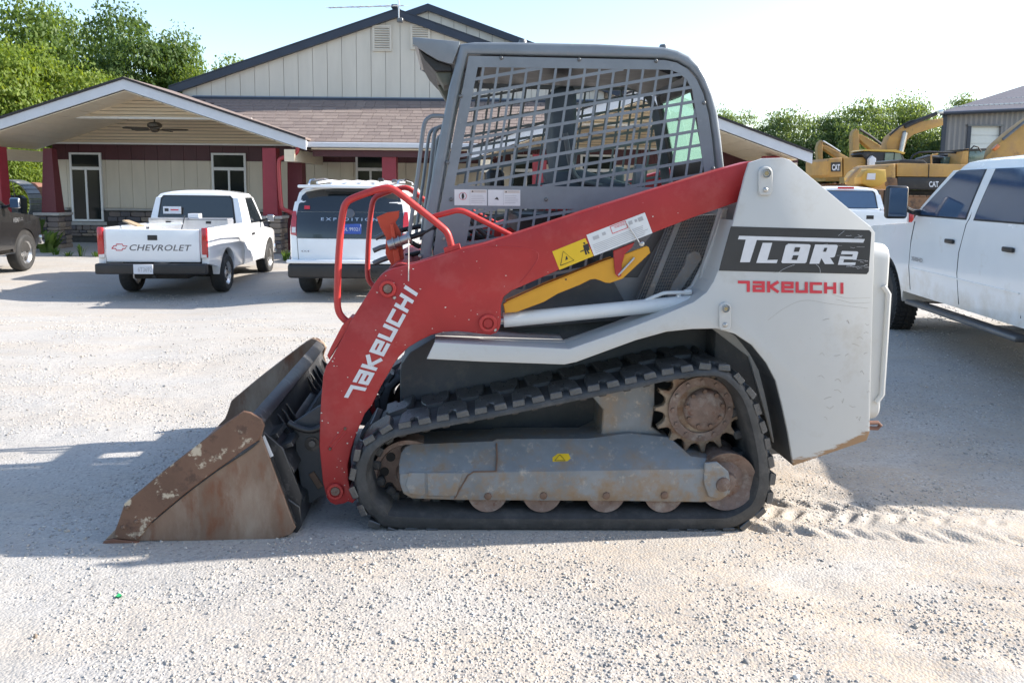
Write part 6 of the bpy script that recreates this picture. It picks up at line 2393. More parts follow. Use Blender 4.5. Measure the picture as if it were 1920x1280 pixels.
# ---- dark pickup cut by the left edge ---------------------------------------------
ram, r_side, r_plate, r_tg, _ = pickup('pickup_truck', 'dark grey dusty pickup with alloy wheels at the left edge of photo', (-11.27, 12.75, -.33), R(5.5), dict(
    L=5.72, W=2.02, H=1.93, ra=1.2, wb=3.60, r=.405, bed=1.9, rail=1.38, belt=1.34, hood=1.32, sill=.52, bumper=.62, paint='car_dark', roof=(2.1, 3.55), cowl=4.25, glass='glass_tint', arr=.50,
    windows=[[(3.2, 1.40), (4.10, 1.40), (3.6, 1.80), (3.15, 1.82)], [(2.3, 1.40), (3.05, 1.40), (3.0, 1.82), (2.36, 1.81)]], seams=[[(3.1, .6), (3.1, 1.36)], [(4.18, .62), (4.22, 1.30)]], handles=[(3.3, 1.13)], rim='spoke', tw=.26, bumpmat='chrome', seam='seam'))
for s in (1, -1):
    mirror_door(ram, r_side, 4.02, 1.42, s, (.20, .22), ('chrome', 'glass_sky_blue'))
    B().box(r_side(3.3, .44, -.02, s), (.14, 1.9, .04), bevel=.015).obj('running_board', 'chrome', ram, 35)
p0, p1 = r_side(4.30, 1.08, .006, 1), r_side(4.72, 1.08, .006, 1)
text_on('badge', 'HEMI', [p0, p1.lerp(p0, .45), p1.lerp(p0, .45) + Vector((0, 0, .10)), p0 + Vector((0, 0, .10))], 'badge_silver', ram, bold=.02)
text_on('badge', '5.7L', [p1.lerp(p0, .38) + Vector((0, 0, .03)), p1 + Vector((0, 0, .03)), p1 + Vector((0, 0, .10)), p1.lerp(p0, .38) + Vector((0, 0, .10))], 'badge_silver', ram)
an = r_side(4.62, 1.28, -.03, 1)
B().tube([an, an + Vector((-.02, -.06, .40)), an + Vector((-.03, -.12, .80))], .006, 6).obj('antenna', 'black_plastic', ram)

# ---- white SUV ----------------------------------------------------------------------
sv = empty('suv', (-2.80, 13.65, -.37), R(1.0))
sv.scale = (1.05, 1.05, 1.05)
tag(sv, 'white SUV with black rear glass and EXPEDITION lettering parked facing the porch', 'suv')
VL, VW, VH = 5.2, 2.03, 1.96
vh = VW / 2


def vwarp(p):
    x, y, z = p
    f = 1.0
    if z < .80:
        f -= .04 * ((.80 - z) / .5) ** 2
    if z > 1.16:
        f -= .175 * ((z - 1.16) / .8) ** 1.25
    if y < .35:
        f -= .06 * ((.35 - y) / .35) ** 2.2
    if y > VL - .9:
        f -= .12 * ((y - VL + .9) / .9) ** 2
    z2 = z
    if z > 1.72:
        z2 -= .10 * (abs(x) / vh) ** 3.2
    y2 = y
    if y < .5:
        y2 += .10 * (abs(x) / vh) ** 4 * (1 - y / .5)
    return Vector((x * f, y2, z2))


vprof = [(.02, .46), (-.0, .62), (.03, .95), (.06, 1.16), (.16, 1.50), (.27, 1.80), (.30, 1.86), (.55, 1.92), (1.6, 1.96), (2.9, 1.95), (3.2, 1.90), (3.95, 1.26), (4.9, 1.12), (5.12, .95), (5.17, .6), (5.12, .42), (4.75, .40)] + arch(4.20, .42, .48) + [(3.6, .40), (1.66, .40)] + arch(1.12, .42, .48)
vzc = [.55, .72, .80, .95, 1.08, 1.16, 1.28, 1.42, 1.56, 1.72, 1.80, 1.88]
vyc = [.1, .2, .35, .5, 1.5, 2.5, 3.3, 4.3, 4.6, 4.9]
vxc = [-.96, -.85, -.6, -.3, 0, .3, .6, .85, .96]
body_prism(vprof, -vh, vh, vwarp, vyc, vzc, vxc).obj('suv_body', 'car_white', sv, 32)


def rear_y(z):
    pr = [(.46, .02), (.62, 0), (.95, .03), (1.16, .06), (1.50, .16), (1.80, .27), (1.86, .30)]
    for (z0, y0), (z1, y1) in zip(pr, pr[1:]):
        if z0 <= z <= z1:
            return y0 + (y1 - y0) * (z - z0) / (z1 - z0)
    return .02


def rear_panel(nm, poly, mat, off=.006, parent=sv):
    b = B().loops([Vector((x, 0, z)) for x, z in poly], [Vector((x, 1, z)) for x, z in poly])
    cuts(b.bm, 2, vzc)
    cuts(b.bm, 0, vxc)
    for v in b.bm.verts:
        back = v.co.y > .5
        x, z = v.co.x, v.co.z
        q_ = vwarp(Vector((x, rear_y(z), z)))
        v.co = Vector((q_.x, q_.y - off + (.03 if back else 0), q_.z))
    return b.obj(nm, mat, parent, 40)


gate = rear_panel('rear_window', [(-.93, 1.452), (.93, 1.452), (.93, 1.78), (.86, 1.83), (-.86, 1.83), (-.93, 1.78)], 'glass_tint', .008)
blk = rear_panel('tailgate_panel', [(-.89, 1.02), (.89, 1.02), (.93, 1.09), (.93, 1.448), (-.93, 1.448), (-.93, 1.09)], 'glass_tint', .007)
for s in (1, -1):
    rear_panel('tail_light', [(s * .90, 1.06), (s * 1.01, 1.08), (s * 1.01, 1.46), (s * .955, 1.46), (s * .92, 1.34)], 'tail_red', .016)
    rear_panel('reverse_light', [(s * .915, 1.11), (s * .985, 1.11), (s * .985, 1.20), (s * .915, 1.20)], 'tail_clear', .020)
    rear_panel('reflector', [(s * .60, .55), (s * .88, .55), (s * .88, .575), (s * .60, .575)], 'tail_red', .080)
    rear_panel('seam', [(s * .875, .64), (s * .885, .64), (s * .905, 1.03), (s * .895, 1.03)], 'seam_soft', .004)
rear_panel('seam', [(-.88, .625), (.88, .625), (.88, .635), (-.88, .635)], 'seam', .004)
B().box((0, .05, .50), (1.96, .30, .24), bevel=.05, seg=3).obj('rear_bumper', 'black_plastic', sv, 35)
B().box((0, .02, .65), (1.99, .22, .06), bevel=.02, seg=2).obj('bumper_step', 'car_white', sv, 35)
for k in range(5):
    B().cyl((.18 + .07 * k, -.112, .50), (.18 + .07 * k, -.09, .50), .022, 10).obj('tow_socket', 'underbody', sv)
B().box((0, .24, 1.862), (1.66, .34, .05), bevel=.02, seg=2).obj('spoiler', 'car_white', sv, 35)
B().box((0, .155, 1.80), (.80, .03, .035), bevel=.004).obj('brake_lamp', 'black_plastic', sv, 35)
for k in range(6):
    B().tube([(-.60 + .24 * k, .5, 1.925), (-.60 + .24 * k, 1.6, 1.965), (-.60 + .24 * k, 2.7, 1.955)], .022, 8).obj('roof_ribbing', 'car_white', sv)
for s in (1, -1):
    B().tube([(s * .74, .5, 1.90), (s * .74, .62, 1.965), (s * .74, 1.7, 2.0), (s * .74, 2.8, 1.97), (s * .74, 2.9, 1.92)], .018, 8).obj('roof_rail', 'chrome', sv)
    road_wheel(sv, s * (vh - .135), 1.12, .40, .27, s, 'spoke')
    road_wheel(sv, s * (vh - .135), 4.20, .40, .27, s, 'spoke')
B().box((.40, .95, 1.985), (.09, .16, .06), bevel=.02, seg=2).obj('roof_antenna', 'black_plastic', sv)
B().box((.66, .75, 1.965), (.09, .10, .06), bevel=.02, seg=2).obj('roof_antenna', 'bolt_dark', sv)
text_on('lettering', 'E X P E D I T I O N', [(-.46, rear_y(1.31) - .016, 1.31), (.46, rear_y(1.31) - .016, 1.31), (.46, rear_y(1.36) - .016, 1.36), (-.46, rear_y(1.36) - .016, 1.36)], 'badge_silver', sv, bold=.02)
B().lathe([(0, .006), (.075, .006), (.08, 0)], (0, rear_y(1.43) - .012, 1.43), (0, -1, .28), 24).obj('emblem', 'badge_grey', sv)
sv.children[-1].data.transform(Matrix.Translation((0, 0, 1.43)) @ Matrix.Diagonal((1, 1, .4, 1)) @ Matrix.Translation((0, 0, -1.43)))
pl = B().box((.04, .034, 1.18), (.32, .012, .16), bevel=.004).obj('license_plate', 'plate_blue', sv)
text_on('plate_lettering', 'DL 99321', [(-.095, .0265, 1.15), (.175, .0265, 1.15), (.175, .0265, 1.205), (-.095, .0265, 1.205)], 'plate_white', pl)
text_on('badge', '4X4', [(-.78, .006, .80), (-.64, .006, .80), (-.64, .006, .83), (-.78, .006, .83)], 'badge_grey', sv)
B().box((-.70, rear_y(1.52) - .0, 1.52), (.09, .004, .06), Matrix.Rotation(R(-18), 3, 'X')).obj('window_sticker', 'decal_red', sv)
for s in (1, -1):
    for (ya, yb) in ((.45, 1.35), (1.45, 2.35), (2.45, 3.30)):
        po_ = [vwarp(Vector((vh, y, z))) for y, z in ((ya, 1.20), (yb, 1.20), (yb - (.35 if yb > 3 else 0), 1.70), (ya + .05, 1.70))]
        po_ = [Vector(((p.x + .006) * s, p.y, p.z)) for p in po_]
        B().loops(po_, [p - Vector((.03 * s, 0, 0)) for p in po_]).obj('side_window', 'glass_tint', sv, 30)
    B().box((s * 1.08, 3.35, 1.20), (.20, .12, .18), bevel=.04, seg=2).obj('mirror_housing', 'car_white', sv, 35)
B().box((0, 2.6, .40), (1.1, 4.2, .14)).obj('chassis', 'underbody', sv)


# ------------------------------------------------------------------ machinery yard
def m_empty(name, px, py, D, label, cat, group=None):
    p = at(px, py, D)
    p.z = gz(p.x, D)
    e = empty(name, p)
    tag(e, label, cat, group)
    return e


def mfix(o, e):
    o.parent = e
    o.matrix_parent_inverse = Matrix.Translation(-Vector(e.location))
    return o


def mpoly(name, pts, D, depth, mat, e, bevel=.02, part=None):
    a = [at(x, y, D) for x, y in pts]
    a = [Vector((p.x, D, p.z)) for p in a]
    o = B().loops(a, [p + Vector((0, depth, 0)) for p in a], bevel, 2).obj(name, mat, None, 35)
    if part is not None:
        o.parent = part
        return o
    return mfix(o, e)


def mtube(name, pts, D, r, mat, e, n=8):
    return mfix(B().tube([at(x, y, D) for x, y in pts], r, n).obj(name, mat, None), e)


def mtext(name, body, x0, y0, x1, y1, D, mat, e, **kw):
    for o in text_on(name, body, [at(x0, y1, D), at(x1, y1, D), at(x1, y0, D), at(x0, y0, D)], mat, None, **kw):
        mfix(o, e)


def crawler(e, px0, px1, ytop, D, depth, z0):
    """a muddy crawler: belt, pads and wheels"""
    a, b = at(px0, ytop, D), at(px1, ytop, D)
    zt = a.z
    zb = z0
    h = zt - zb
    r = h / 2
    loop = []
    for k in range(13):
        t = math.pi / 2 + math.pi * k / 12
        loop.append(Vector((a.x + r + r * math.cos(t), D, zb + r + r * math.sin(t))))
    for k in range(13):
        t = -math.pi / 2 + math.pi * k / 12
        loop.append(Vector((b.x - r + r * math.cos(t), D, zb + r + r * math.sin(t))))
    for dy in (0, depth - .55):
        o = B().loops([p + Vector((0, dy, 0)) for p in loop], [p + Vector((0, dy + .55, 0)) for p in loop], .02).obj('crawler', 'mud_rust', None, 35)
        mfix(o, e)
        n = int((b.x - a.x - 2 * r) / .22)
        for k in range(n):
            x = a.x + r + .11 + k * .22
            q_ = B().box((x, D + dy + .27, zt + .02), (.19, .60, .05), bevel=.01).obj('track_pad', 'mud_rust', None)
            q_.parent = o
        for k in range(4):
            x = a.x + r * 1.2 + (b.x - a.x - 2.4 * r) * k / 3
            q_ = B().cyl((x, D + dy - .03, zb + r * .8), (x, D + dy + .1, zb + r * .8), r * .45, 14).obj('track_wheel', 'cat_black', None)
            q_.parent = o


# front excavator with the black band
D = 27.0
ex1 = m_empty('excavator', 1740, 350, D + 1.2, 'yellow excavator with black side band and CAT lettering, its boom reaching right', 'excavator')
bd = mpoly('upper_body', [(1682, 307), (1690, 306), (1840, 309), (1840, 333), (1682, 331)], D, 2.7, 'cat_yellow', ex1)
mpoly('side_band', [(1683, 332), (1840, 334), (1840, 357), (1683, 354)], D - .02, 2.7, 'cat_black', ex1)
mpoly('counterweight', [(1659, 318), (1664, 311), (1674, 307), (1681, 307), (1681, 345), (1684, 352), (1681, 358), (1666, 356), (1659, 346)], D - .05, 2.8, 'cat_yellow', ex1, .10)
mpoly('mud_crust', [(1661, 332), (1682, 334), (1684, 352), (1680, 358), (1667, 357), (1660, 347)], D - .10, .04, 'mud_rust', ex1, .01)
mtext('lettering', 'CAT', 1742, 340, 1760, 351, D - .03, 'plate_white', ex1, bold=.03)
mpoly('engine_hood', [(1687, 301), (1692, 299), (1733, 300), (1741, 308), (1687, 308)], D + .4, 1.9, 'cat_black', ex1, .04)
mtube('panel_seam', [(1742, 308), (1741, 333)], D - .01, .015, 'seam', ex1)
mtube('hand_rail', [(1705, 303), (1712, 291), (1724, 286), (1744, 285), (1800, 287)], D + .6, .035, 'cat_black', ex1)
mtube('hand_rail', [(1746, 309), (1746, 291), (1758, 289)], D + .1, .03, 'cat_yellow', ex1)
mtube('hand_rail', [(1716, 300), (1740, 293), (1770, 296)], D + 1.0, .05, 'bolt_dark', ex1)
mpoly('engine_block', [(1750, 290), (1798, 290), (1798, 308), (1750, 308)], D + 1.2, .8, 'cat_black', ex1)
mpoly('air_filter', [(1770, 294), (1790, 294), (1790, 308), (1770, 308)], D + .9, .25, 'machine_glass', ex1)
mpoly('cab_pillar', [(1806, 280), (1817, 279), (1815, 309), (1800, 309)], D + .2, .9, 'cat_yellow', ex1)
mpoly('cab_glass', [(1818, 283), (1848, 282), (1842, 309), (1815, 309)], D + .25, .8, 'machine_glass', ex1)
mpoly('cab_roof', [(1804, 280), (1850, 278), (1850, 282), (1804, 284)], D + .2, 1.0, 'cat_black', ex1, .01)
mtube('mirror_arm', [(1820, 280), (1826, 274), (1834, 276), (1840, 285)], D + .1, .025, 'cat_black', ex1)
mpoly('boom', [(1838, 309), (1852, 290), (1876, 266), (1904, 242), (1940, 216), (1990, 190), (2010, 200), (1990, 226), (1950, 262), (1918, 292), (1900, 306)], D + .9, .55, 'cat_yellow', ex1, .04)
mpoly('boom_lamp', [(1862, 279), (1872, 270), (1876, 275), (1866, 283)], D + .85, .1, 'amber', ex1, .01)
mtube('cylinder', [(1880, 262), (1950, 205)], D + .8, .05, 'bolt_dark', ex1)
mpoly('turntable', [(1690, 356), (1800, 358), (1800, 366), (1690, 366)], D + .5, 1.7, 'cat_black', ex1)
crawler(ex1, 1640, 1830, 368, D - .2, 3.0, gz(12, D))

# excavator behind with square badge and long raised boom
D = 35.0
ex2 = m_empty('excavator', 1630, 350, D + 1.2, 'yellow excavator with square CAT badge and dark cab, long boom raised towards the warehouse', 'excavator')
mpoly('counterweight', [(1552, 302), (1556, 297), (1580, 295.5), (1581, 332), (1558, 333), (1552, 328)], D, 2.7, 'cat_yellow', ex2, .08)
mpoly('upper_body', [(1582, 295.5), (1624, 295), (1626, 314), (1618, 330), (1582, 332)], D + .05, 2.6, 'cat_yellow', ex2)
mpoly('badge', [(1558.5, 305), (1576.5, 304), (1576, 322), (1558.5, 322)], D - .04, .05, 'cat_black', ex2, 0)
mtext('lettering', 'CAT', 1560, 308, 1575, 320, D - .06, 'plate_white', ex2, bold=.04)
cabx = mpoly('cab', [(1615, 289), (1621, 284), (1688, 285), (1698, 300), (1693, 320), (1624, 320), (1626, 300)], D - .1, 1.2, 'cat_black', ex2, .04)
mpoly('cab_glass', [(1660, 287), (1676, 287), (1674, 314), (1658, 314)], D - .16, .05, 'machine_glass', None, 0, cabx)
mpoly('cab_glass', [(1678, 287), (1688, 288), (1692, 302), (1688, 314), (1676, 314)], D - .16, .05, 'machine_glass', None, 0, cabx)
mpoly('water_jug', [(1630, 298), (1636, 292), (1643, 297), (1643, 310), (1630, 311)], D - .30, .25, 'plate_white', ex2, .02)
mpoly('cab_roof', [(1618, 283), (1622, 280.5), (1680, 281), (1698, 286), (1696, 289), (1676, 285)], D - .15, 1.3, 'cat_yellow_bright', ex2, .01)
bm2 = mpoly('boom', [(1663, 283), (1663, 270), (1668, 256), (1684, 243), (1703, 232), (1735, 226.5), (1769, 221.5), (1769, 235), (1745, 242), (1714, 252), (1702, 262), (1695, 285)], D + .9, .6, 'cat_yellow', ex2, .04)
mtube('cylinder', [(1697, 249), (1693, 266), (1689, 285)], D + .8, .11, 'steel', ex2)
mtube('cylinder', [(1696, 238), (1720, 227), (1756, 213)], D + .85, .09, 'cat_black', ex2)
mtube('hydraulic_hose', [(1668, 254), (1686, 238), (1706, 228), (1730, 223)], D + .85, .04, 'hose_black', ex2)
mpoly('boom_pin', [(1694, 246), (1699, 245), (1700, 250), (1695, 251)], D + .75, .1, 'bolt_dark', ex2, .01)
mpoly('boom_lamp', [(1760, 207), (1769, 205), (1769, 213), (1760, 213)], D + .9, .25, 'badge_silver', ex2, .01)
crawler(ex2, 1545, 1700, 345, D - .2, 3.0, gz(14, D))

# folded arm of another one further left
D = 41.0
ex3 = m_empty('excavator', 1640, 340, D + 1, 'yellow excavator arm folded upright behind the square CAT badge', 'excavator')
mpoly('stick', [(1599, 256), (1601, 247), (1606, 241.5), (1611, 246), (1612, 262), (1611, 330), (1600, 330)], D, .5, 'cat_yellow', ex3, .04)
mpoly('boom', [(1611, 252), (1616, 252), (1645, 269), (1672, 286), (1672, 330), (1655, 330), (1640, 286), (1612, 262)], D + .05, .5, 'cat_yellow', ex3, .04)
mtube('cylinder', [(1612, 243), (1634, 257), (1654, 272)], D - .05, .07, 'cat_black', ex3)
mpoly('upper_body', [(1612, 318), (1690, 318), (1690, 345), (1612, 345)], D + .3, 2.6, 'cat_yellow', ex3)
crawler(ex3, 1600, 1700, 346, D, 3.0, gz(16, D))

D = 46.0
ex4 = m_empty('excavator', 1560, 330, D + 1, 'small far yellow excavator with folded arm right beside the porch gable', 'excavator')
mpoly('stick', [(1533, 276), (1536, 267), (1541, 262.5), (1544, 268), (1543, 285), (1544, 335), (1537, 335)], D, .45, 'cat_yellow', ex4, .04)
mpoly('boom', [(1543, 272), (1548, 272), (1572, 285), (1596, 298), (1596, 335), (1585, 335), (1575, 300), (1544, 279)], D + .05, .45, 'cat_yellow', ex4, .04)
mtube('cylinder', [(1543, 265), (1558, 274), (1575, 285)], D - .05, .06, 'steel', ex4)
mpoly('upper_body', [(1548, 318), (1600, 318), (1600, 340), (1548, 340)], D + .3, 2.4, 'cat_yellow', ex4)
crawler(ex4, 1540, 1610, 341, D, 2.6, gz(18, D))

# compact loader nose between them
D = 24.5
wl = m_empty('wheel_loader', 1640, 370, D + 1, 'yellow wheel loader nose with white label standing before the excavators', 'wheel loader')
mpoly('hood', [(1614, 333), (1621, 322), (1630, 316.5), (1662, 318), (1664, 340), (1650, 350), (1632, 352), (1616, 345)], D, 1.3, 'cat_yellow_bright', wl, .06)
mpoly('label_plate', [(1627, 325), (1642, 325), (1641, 337), (1625, 337)], D - .03, .05, 'plate_white', wl, 0)
mpoly('lift_arm', [(1590, 341), (1594, 334), (1612, 315), (1617, 314), (1614, 322), (1603, 334), (1602, 352), (1597, 352)], D - .3, .25, 'cat_yellow', wl, .02)
mpoly('bucket', [(1600, 354), (1664, 355), (1690, 360), (1690, 400), (1600, 400)], D - .6, 1.2, 'mud_rust', wl, .05)
for k in range(3):
    mpoly('bucket_rib', [(1626 + 17 * k, 356), (1632 + 17 * k, 356), (1626 + 17 * k, 398), (1620 + 17 * k, 398)], D - .68, .08, 'cat_black', wl, .01)
mtube('strut', [(1676, 357), (1671, 380), (1668, 398)], D - .75, .07, 'cat_yellow', wl)
for x in (1610, 1672):
    p = at(x, 392, D + .4)
    o = B().lathe([(.2, -.2), (.62, -.2), (.68, -.1), (.68, .1), (.62, .2), (.2, .2)], (p.x, D + .5, gz(p.x, D) + .68), (0, 1, 0), 24).obj('tyre', 'tyre', None)
    mfix(o, wl)

# ------------------------------------------------------------------ warehouse
D = 48.0
wh = m_empty('warehouse', 1860, 300, D, 'grey ribbed metal warehouse with white overhead door behind the excavators', 'warehouse')
x0 = at(1770, 240, D).x
x1 = at(2030, 240, D).x
zt0, zt1 = at(1770, 212, D).z, at(2030, 199, D).z
# ribbed wall
bm_ = bmesh.new()
n = int((x1 - x0) / .15)
col_ = []
dx0, dz1 = at(1815, 236, D).x, at(1815, 236, D).z
dx1 = at(1879, 235, D).x
for k in range(n + 1):
    x = x0 + (x1 - x0) * k / n
    y = D + (.05 if k % 2 else 0)
    z = zt0 + (zt1 - zt0) * k / n
    col_.append((bm_.verts.new((x, y, dz1 if dx0 < x < dx1 else -.4)), bm_.verts.new((x, y, z))))
for k in range(n):
    bm_.faces.new((col_[k][0], col_[k + 1][0], col_[k + 1][1], col_[k][1]))
mfix(finish('ribbed_wall', bm_, 'warehouse_grey', None, None), wh)
sw_ = [Vector((x0, D + .06, -.4)), Vector((x0, D + .06, zt0 - .02)), Vector((x0 + 6.4, D + 10, zt0 - .02)), Vector((x0 + 6.4, D + 10, -.4))]
mfix(B().loops(sw_, [p + Vector((.06, 0, 0)) for p in sw_]).obj('side_wall', 'warehouse_grey', None), wh)
mfix(B().box((x0 - .03, D - .05, zt0 / 2 - .2), (.22, .12, zt0 + .4)).obj('corner_trim', 'navy_trim', None), wh)
dr = B().box(((dx0 + dx1) / 2, D + .22, dz1 / 2 - .2), (dx1 - dx0, .06, dz1 + .4)).obj('overhead_door', 'trim_white', None)
mfix(dr, wh)
for k in range(6):
    o = B().box(((dx0 + dx1) / 2, D + .175, dz1 - .3 - .48 * k), (dx1 - dx0, .03, .455), bevel=.01).obj('door_section', 'trim_white', None)
    o.parent = dr
mfix(B().box((dx0 + .10, D + .08, dz1 / 2 - .2), (.22, .2, dz1 + .4)).obj('door_jamb', 'navy_trim', None), wh)
mfix(B().box((dx1, D + .08, dz1 / 2 - .2), (.12, .2, dz1 + .4)).obj('door_jamb', 'warehouse_grey', None), wh)
mfix(B().box(((dx0 + dx1) / 2, D - .02, dz1 + .03), (dx1 - dx0 + .1, .1, .09)).obj('door_head', 'bolt_dark', None), wh)
rl_ = [at(1763, 210, D - .4), at(2035, 197, D - .4), at(2035, 124, D + 9), at(1990, 143, D + 9)]
rl_ = [Vector(p) for p in rl_]
rfw = B().loops(rl_, [p - Vector((0, 0, .14)) for p in rl_]).obj('roof', 'warehouse_roof', None)
mfix(rfw, wh)
sg_ = B()
for r_, (f, n_) in enumerate(((.10, 26), (.24, 22))):
    for k in range(n_):
        u = (k + .5 * (r_ % 2) + .3) / n_
        p = (rl_[0] * (1 - u) + rl_[1] * u) * (1 - f) + (rl_[3] * (1 - u) + rl_[2] * u) * f
        sg_.box(p + Vector((0, 0, .06)), (.20, .10, .09))
mfix(sg_.obj('snow_guards', 'trim_white', None), wh)['kind'] = 'stuff'
mfix(B().tube([rl_[0] - Vector((0, .05, .10)), rl_[1] - Vector((0, .05, .10))], .11, 8).obj('gutter', 'navy_trim', None), wh)

# ------------------------------------------------------------------ trees
def crown_mesh(name, seed, nleaf, lobes, mat, leaf=(.16, .30), flat_=.85):
    r_ = np.random.default_rng(seed)
    cs, rs = [], []
    for k in range(lobes):
        a = r_.random() * 6.283
        h = r_.random()
        rad = .62 * math.sqrt(r_.random()) * (1 - .55 * abs(h - .4))
        cs.append((rad * math.cos(a), rad * math.sin(a), h * 1.25 - .25))
        rs.append(.24 + .20 * r_.random())
    cs, rs = np.array(cs), np.array(rs)
    k = r_.choice(lobes, nleaf, p=rs ** 2 / (rs ** 2).sum())
    d = r_.standard_normal((nleaf, 3))
    d /= np.linalg.norm(d, axis=1)[:, None]
    d[:, 2] = np.where(d[:, 2] < -.3, -d[:, 2] * .6, d[:, 2])
    rad = rs[k] * (.55 + .5 * r_.random(nleaf) ** .6)
    # twiggy clumps: push leaves towards small clump centres
    p = cs[k] + d * rad[:, None] * np.array([1, 1, flat_])
    cl = np.round(p * 9) / 9 + .03 * r_.standard_normal((nleaf, 3))
    p = p * .55 + cl * .45 + .02 * r_.standard_normal((nleaf, 3))
    nrm = d * .7 + r_.standard_normal((nleaf, 3)) * .55 + np.array([0, 0, .35])
    nrm /= np.linalg.norm(nrm, axis=1)[:, None]
    t = np.cross(nrm, r_.standard_normal((nleaf, 3)))
    t /= np.linalg.norm(t, axis=1)[:, None]
    b = np.cross(nrm, t)
    s = (leaf[0] + (leaf[1] - leaf[0]) * r_.random(nleaf))[:, None]
    t, b = t * s, b * s * .62
    V = np.stack([p - t, p - b * .9 + t * .1, p + t, p + b], 1).reshape(-1, 3)
    me = bpy.data.meshes.new(name)
    me.vertices.add(len(V))
    me.vertices.foreach_set('co', V.ravel())
    me.loops.add(nleaf * 4)
    me.loops.foreach_set('vertex_index', np.arange(nleaf * 4, dtype=np.int32))
    me.polygons.add(nleaf)
    me.polygons.foreach_set('loop_start', np.arange(0, nleaf * 4, 4, dtype=np.int32))
    me.update(calc_edges=True)
    me.materials.append(MATS[mat])
    return me, cs


CROWNS = {}
for i, m in enumerate(('leaf_bright', 'leaf_mid', 'leaf_deep', 'leaf_mid', 'leaf_bright')):
    CROWNS[i] = crown_mesh('crown', 40 + i, 28000, 18 + 2 * i, m, (.013, .028))
for i in range(3):
    CROWNS[5 + i] = crown_mesh('crown', 60 + i, 18000, 18 + 3 * i, 'leaf_hazed', (.013, .028))


def tree(px, ytop, D, rad, hgt, v, label, rot=0.0, low=0.12, grp='trees beyond the buildings'):
    tp = at(px, ytop, D)
    g0 = gz(tp.x, D)
    e = empty('tree', (tp.x, D, g0))
    tag(e, label, 'tree', grp)
    me_, cs = CROWNS[v]
    H = tp.z - g0
    ch = hgt
    c = bpy.data.objects.new('crown', me_)
    link(c, e)
    c.scale = (rad, rad, ch / 1.55)
    c.location = (0, 0, H - ch * .80)
    c.rotation_euler = (0, 0, rot)
    tb = B()
    bz = H - ch * .80
    r0 = .018 * H + .08
    tb.tube([(0, 0, -.2), (.05, .02, bz * .5 + .2), (.0, .08, max(bz, .6)), (.1, 0, H - ch * .3)], [r0 * 1.25, r0, r0 * .8, r0 * .25], 8)
    for k in range(0, len(cs), 3):
        x, y, z = cs[k]
        ca, sa = math.cos(rot), math.sin(rot)
        q_ = Vector(((x * ca - y * sa) * rad, (x * sa + y * ca) * rad, z * ch / 1.55 + bz))
        a = Vector((0, .05, max(.5, bz * .75 + .1 * k)))
        tb.tube([a, a.lerp(q_, .5) + Vector((0, 0, -.15)), q_], [r0 * .45, r0 * .28, r0 * .1], 6)
    tb.obj('trunk', 'bark', e)
    return e


tl = [
    (50, 2, 44, 4.6, 11.0, 1, 'tall mid green tree at the left edge behind the porch gable', .3),
    (150, 22, 50, 4.2, 10.5, 3, 'tall green tree left of the porch gable peak, second from left edge', 1.2),
    (262, 8, 47, 4.6, 11.5, 2, 'darkest tall tree right behind the porch gable peak', 2.2),
    (346, 62, 48, 3.7, 10.0, 1, 'tree whose crown ends at the left rake of the big gable', 4.0),
    (390, 108, 47, 3.2, 8.5, 4, 'lowest rounded tree touching the left rake of the big gable', 5.0),
    (15, 70, 36, 3.6, 8.6, 0, 'bright yellow-green tree nearest the left edge above the porch roof', .9),
    (120, 95, 38, 3.6, 8.2, 4, 'bright yellow-green tree over the left slope of the porch gable', 2.9),
    (205, 120, 39, 2.8, 7.6, 0, 'small bright tree just left of the porch gable peak', 3.7),
    (-60, 30, 40, 4.2, 10.0, 4, 'tall bright tree cut by the left edge of photo', 1.9),
    (30, 262, 33, 2.4, 4.2, 0, 'bush of bright leaves seen under the porch beam left of the tapered column', .5),
    (75, 285, 36, 2.0, 4.0, 4, 'low leafy bush beside the tapered column, behind the porch', 2.5),
]
for a in tl:
    tree(a[0], a[1], a[2], a[3], a[4], a[5], a[6], a[7])
tr_ = [
    (1378, 206, 62, 2.4, 6.5, 6, 'small tree top peeking over the right porch roof beside the cab', .4),
    (1432, 214, 60, 3.2, 7.2, 7, 'green tree above the middle of the right porch roof slope', 1.1),
    (1492, 203, 58, 3.4, 8.2, 5, 'rounded tree above the lower end of the right porch roof', 2.0),
    (1545, 212, 60, 3.0, 7.8, 6, 'tree directly behind the small far excavator arm', 2.8),
    (1588, 203, 57, 3.2, 8.2, 7, 'tree behind the upright folded excavator arm', 3.5),
    (1640, 190, 59, 3.6, 9.0, 5, 'taller tree left of the raised excavator boom', 4.2),
    (1698, 184, 60, 3.6, 9.4, 6, 'tallest tree behind the raised excavator boom', 5.1),
    (1745, 222, 58, 3.0, 7.6, 7, 'dark tree under the raised boom beside the warehouse corner', .8),
    (1816, 174, 72, 3.0, 9.0, 5, 'tree top rising over the warehouse roof', 1.7),
    (1610, 240, 64, 3.0, 6.5, 6, 'low bright tree filling the gap behind the folded excavator arm', 2.4),
    (1470, 245, 64, 3.4, 6.2, 7, 'low bright tree behind the right porch roof edge', 3.1),
]
for a in tr_:
    tree(a[0], a[1], a[2], a[3], a[4], a[5], a[6], a[7])

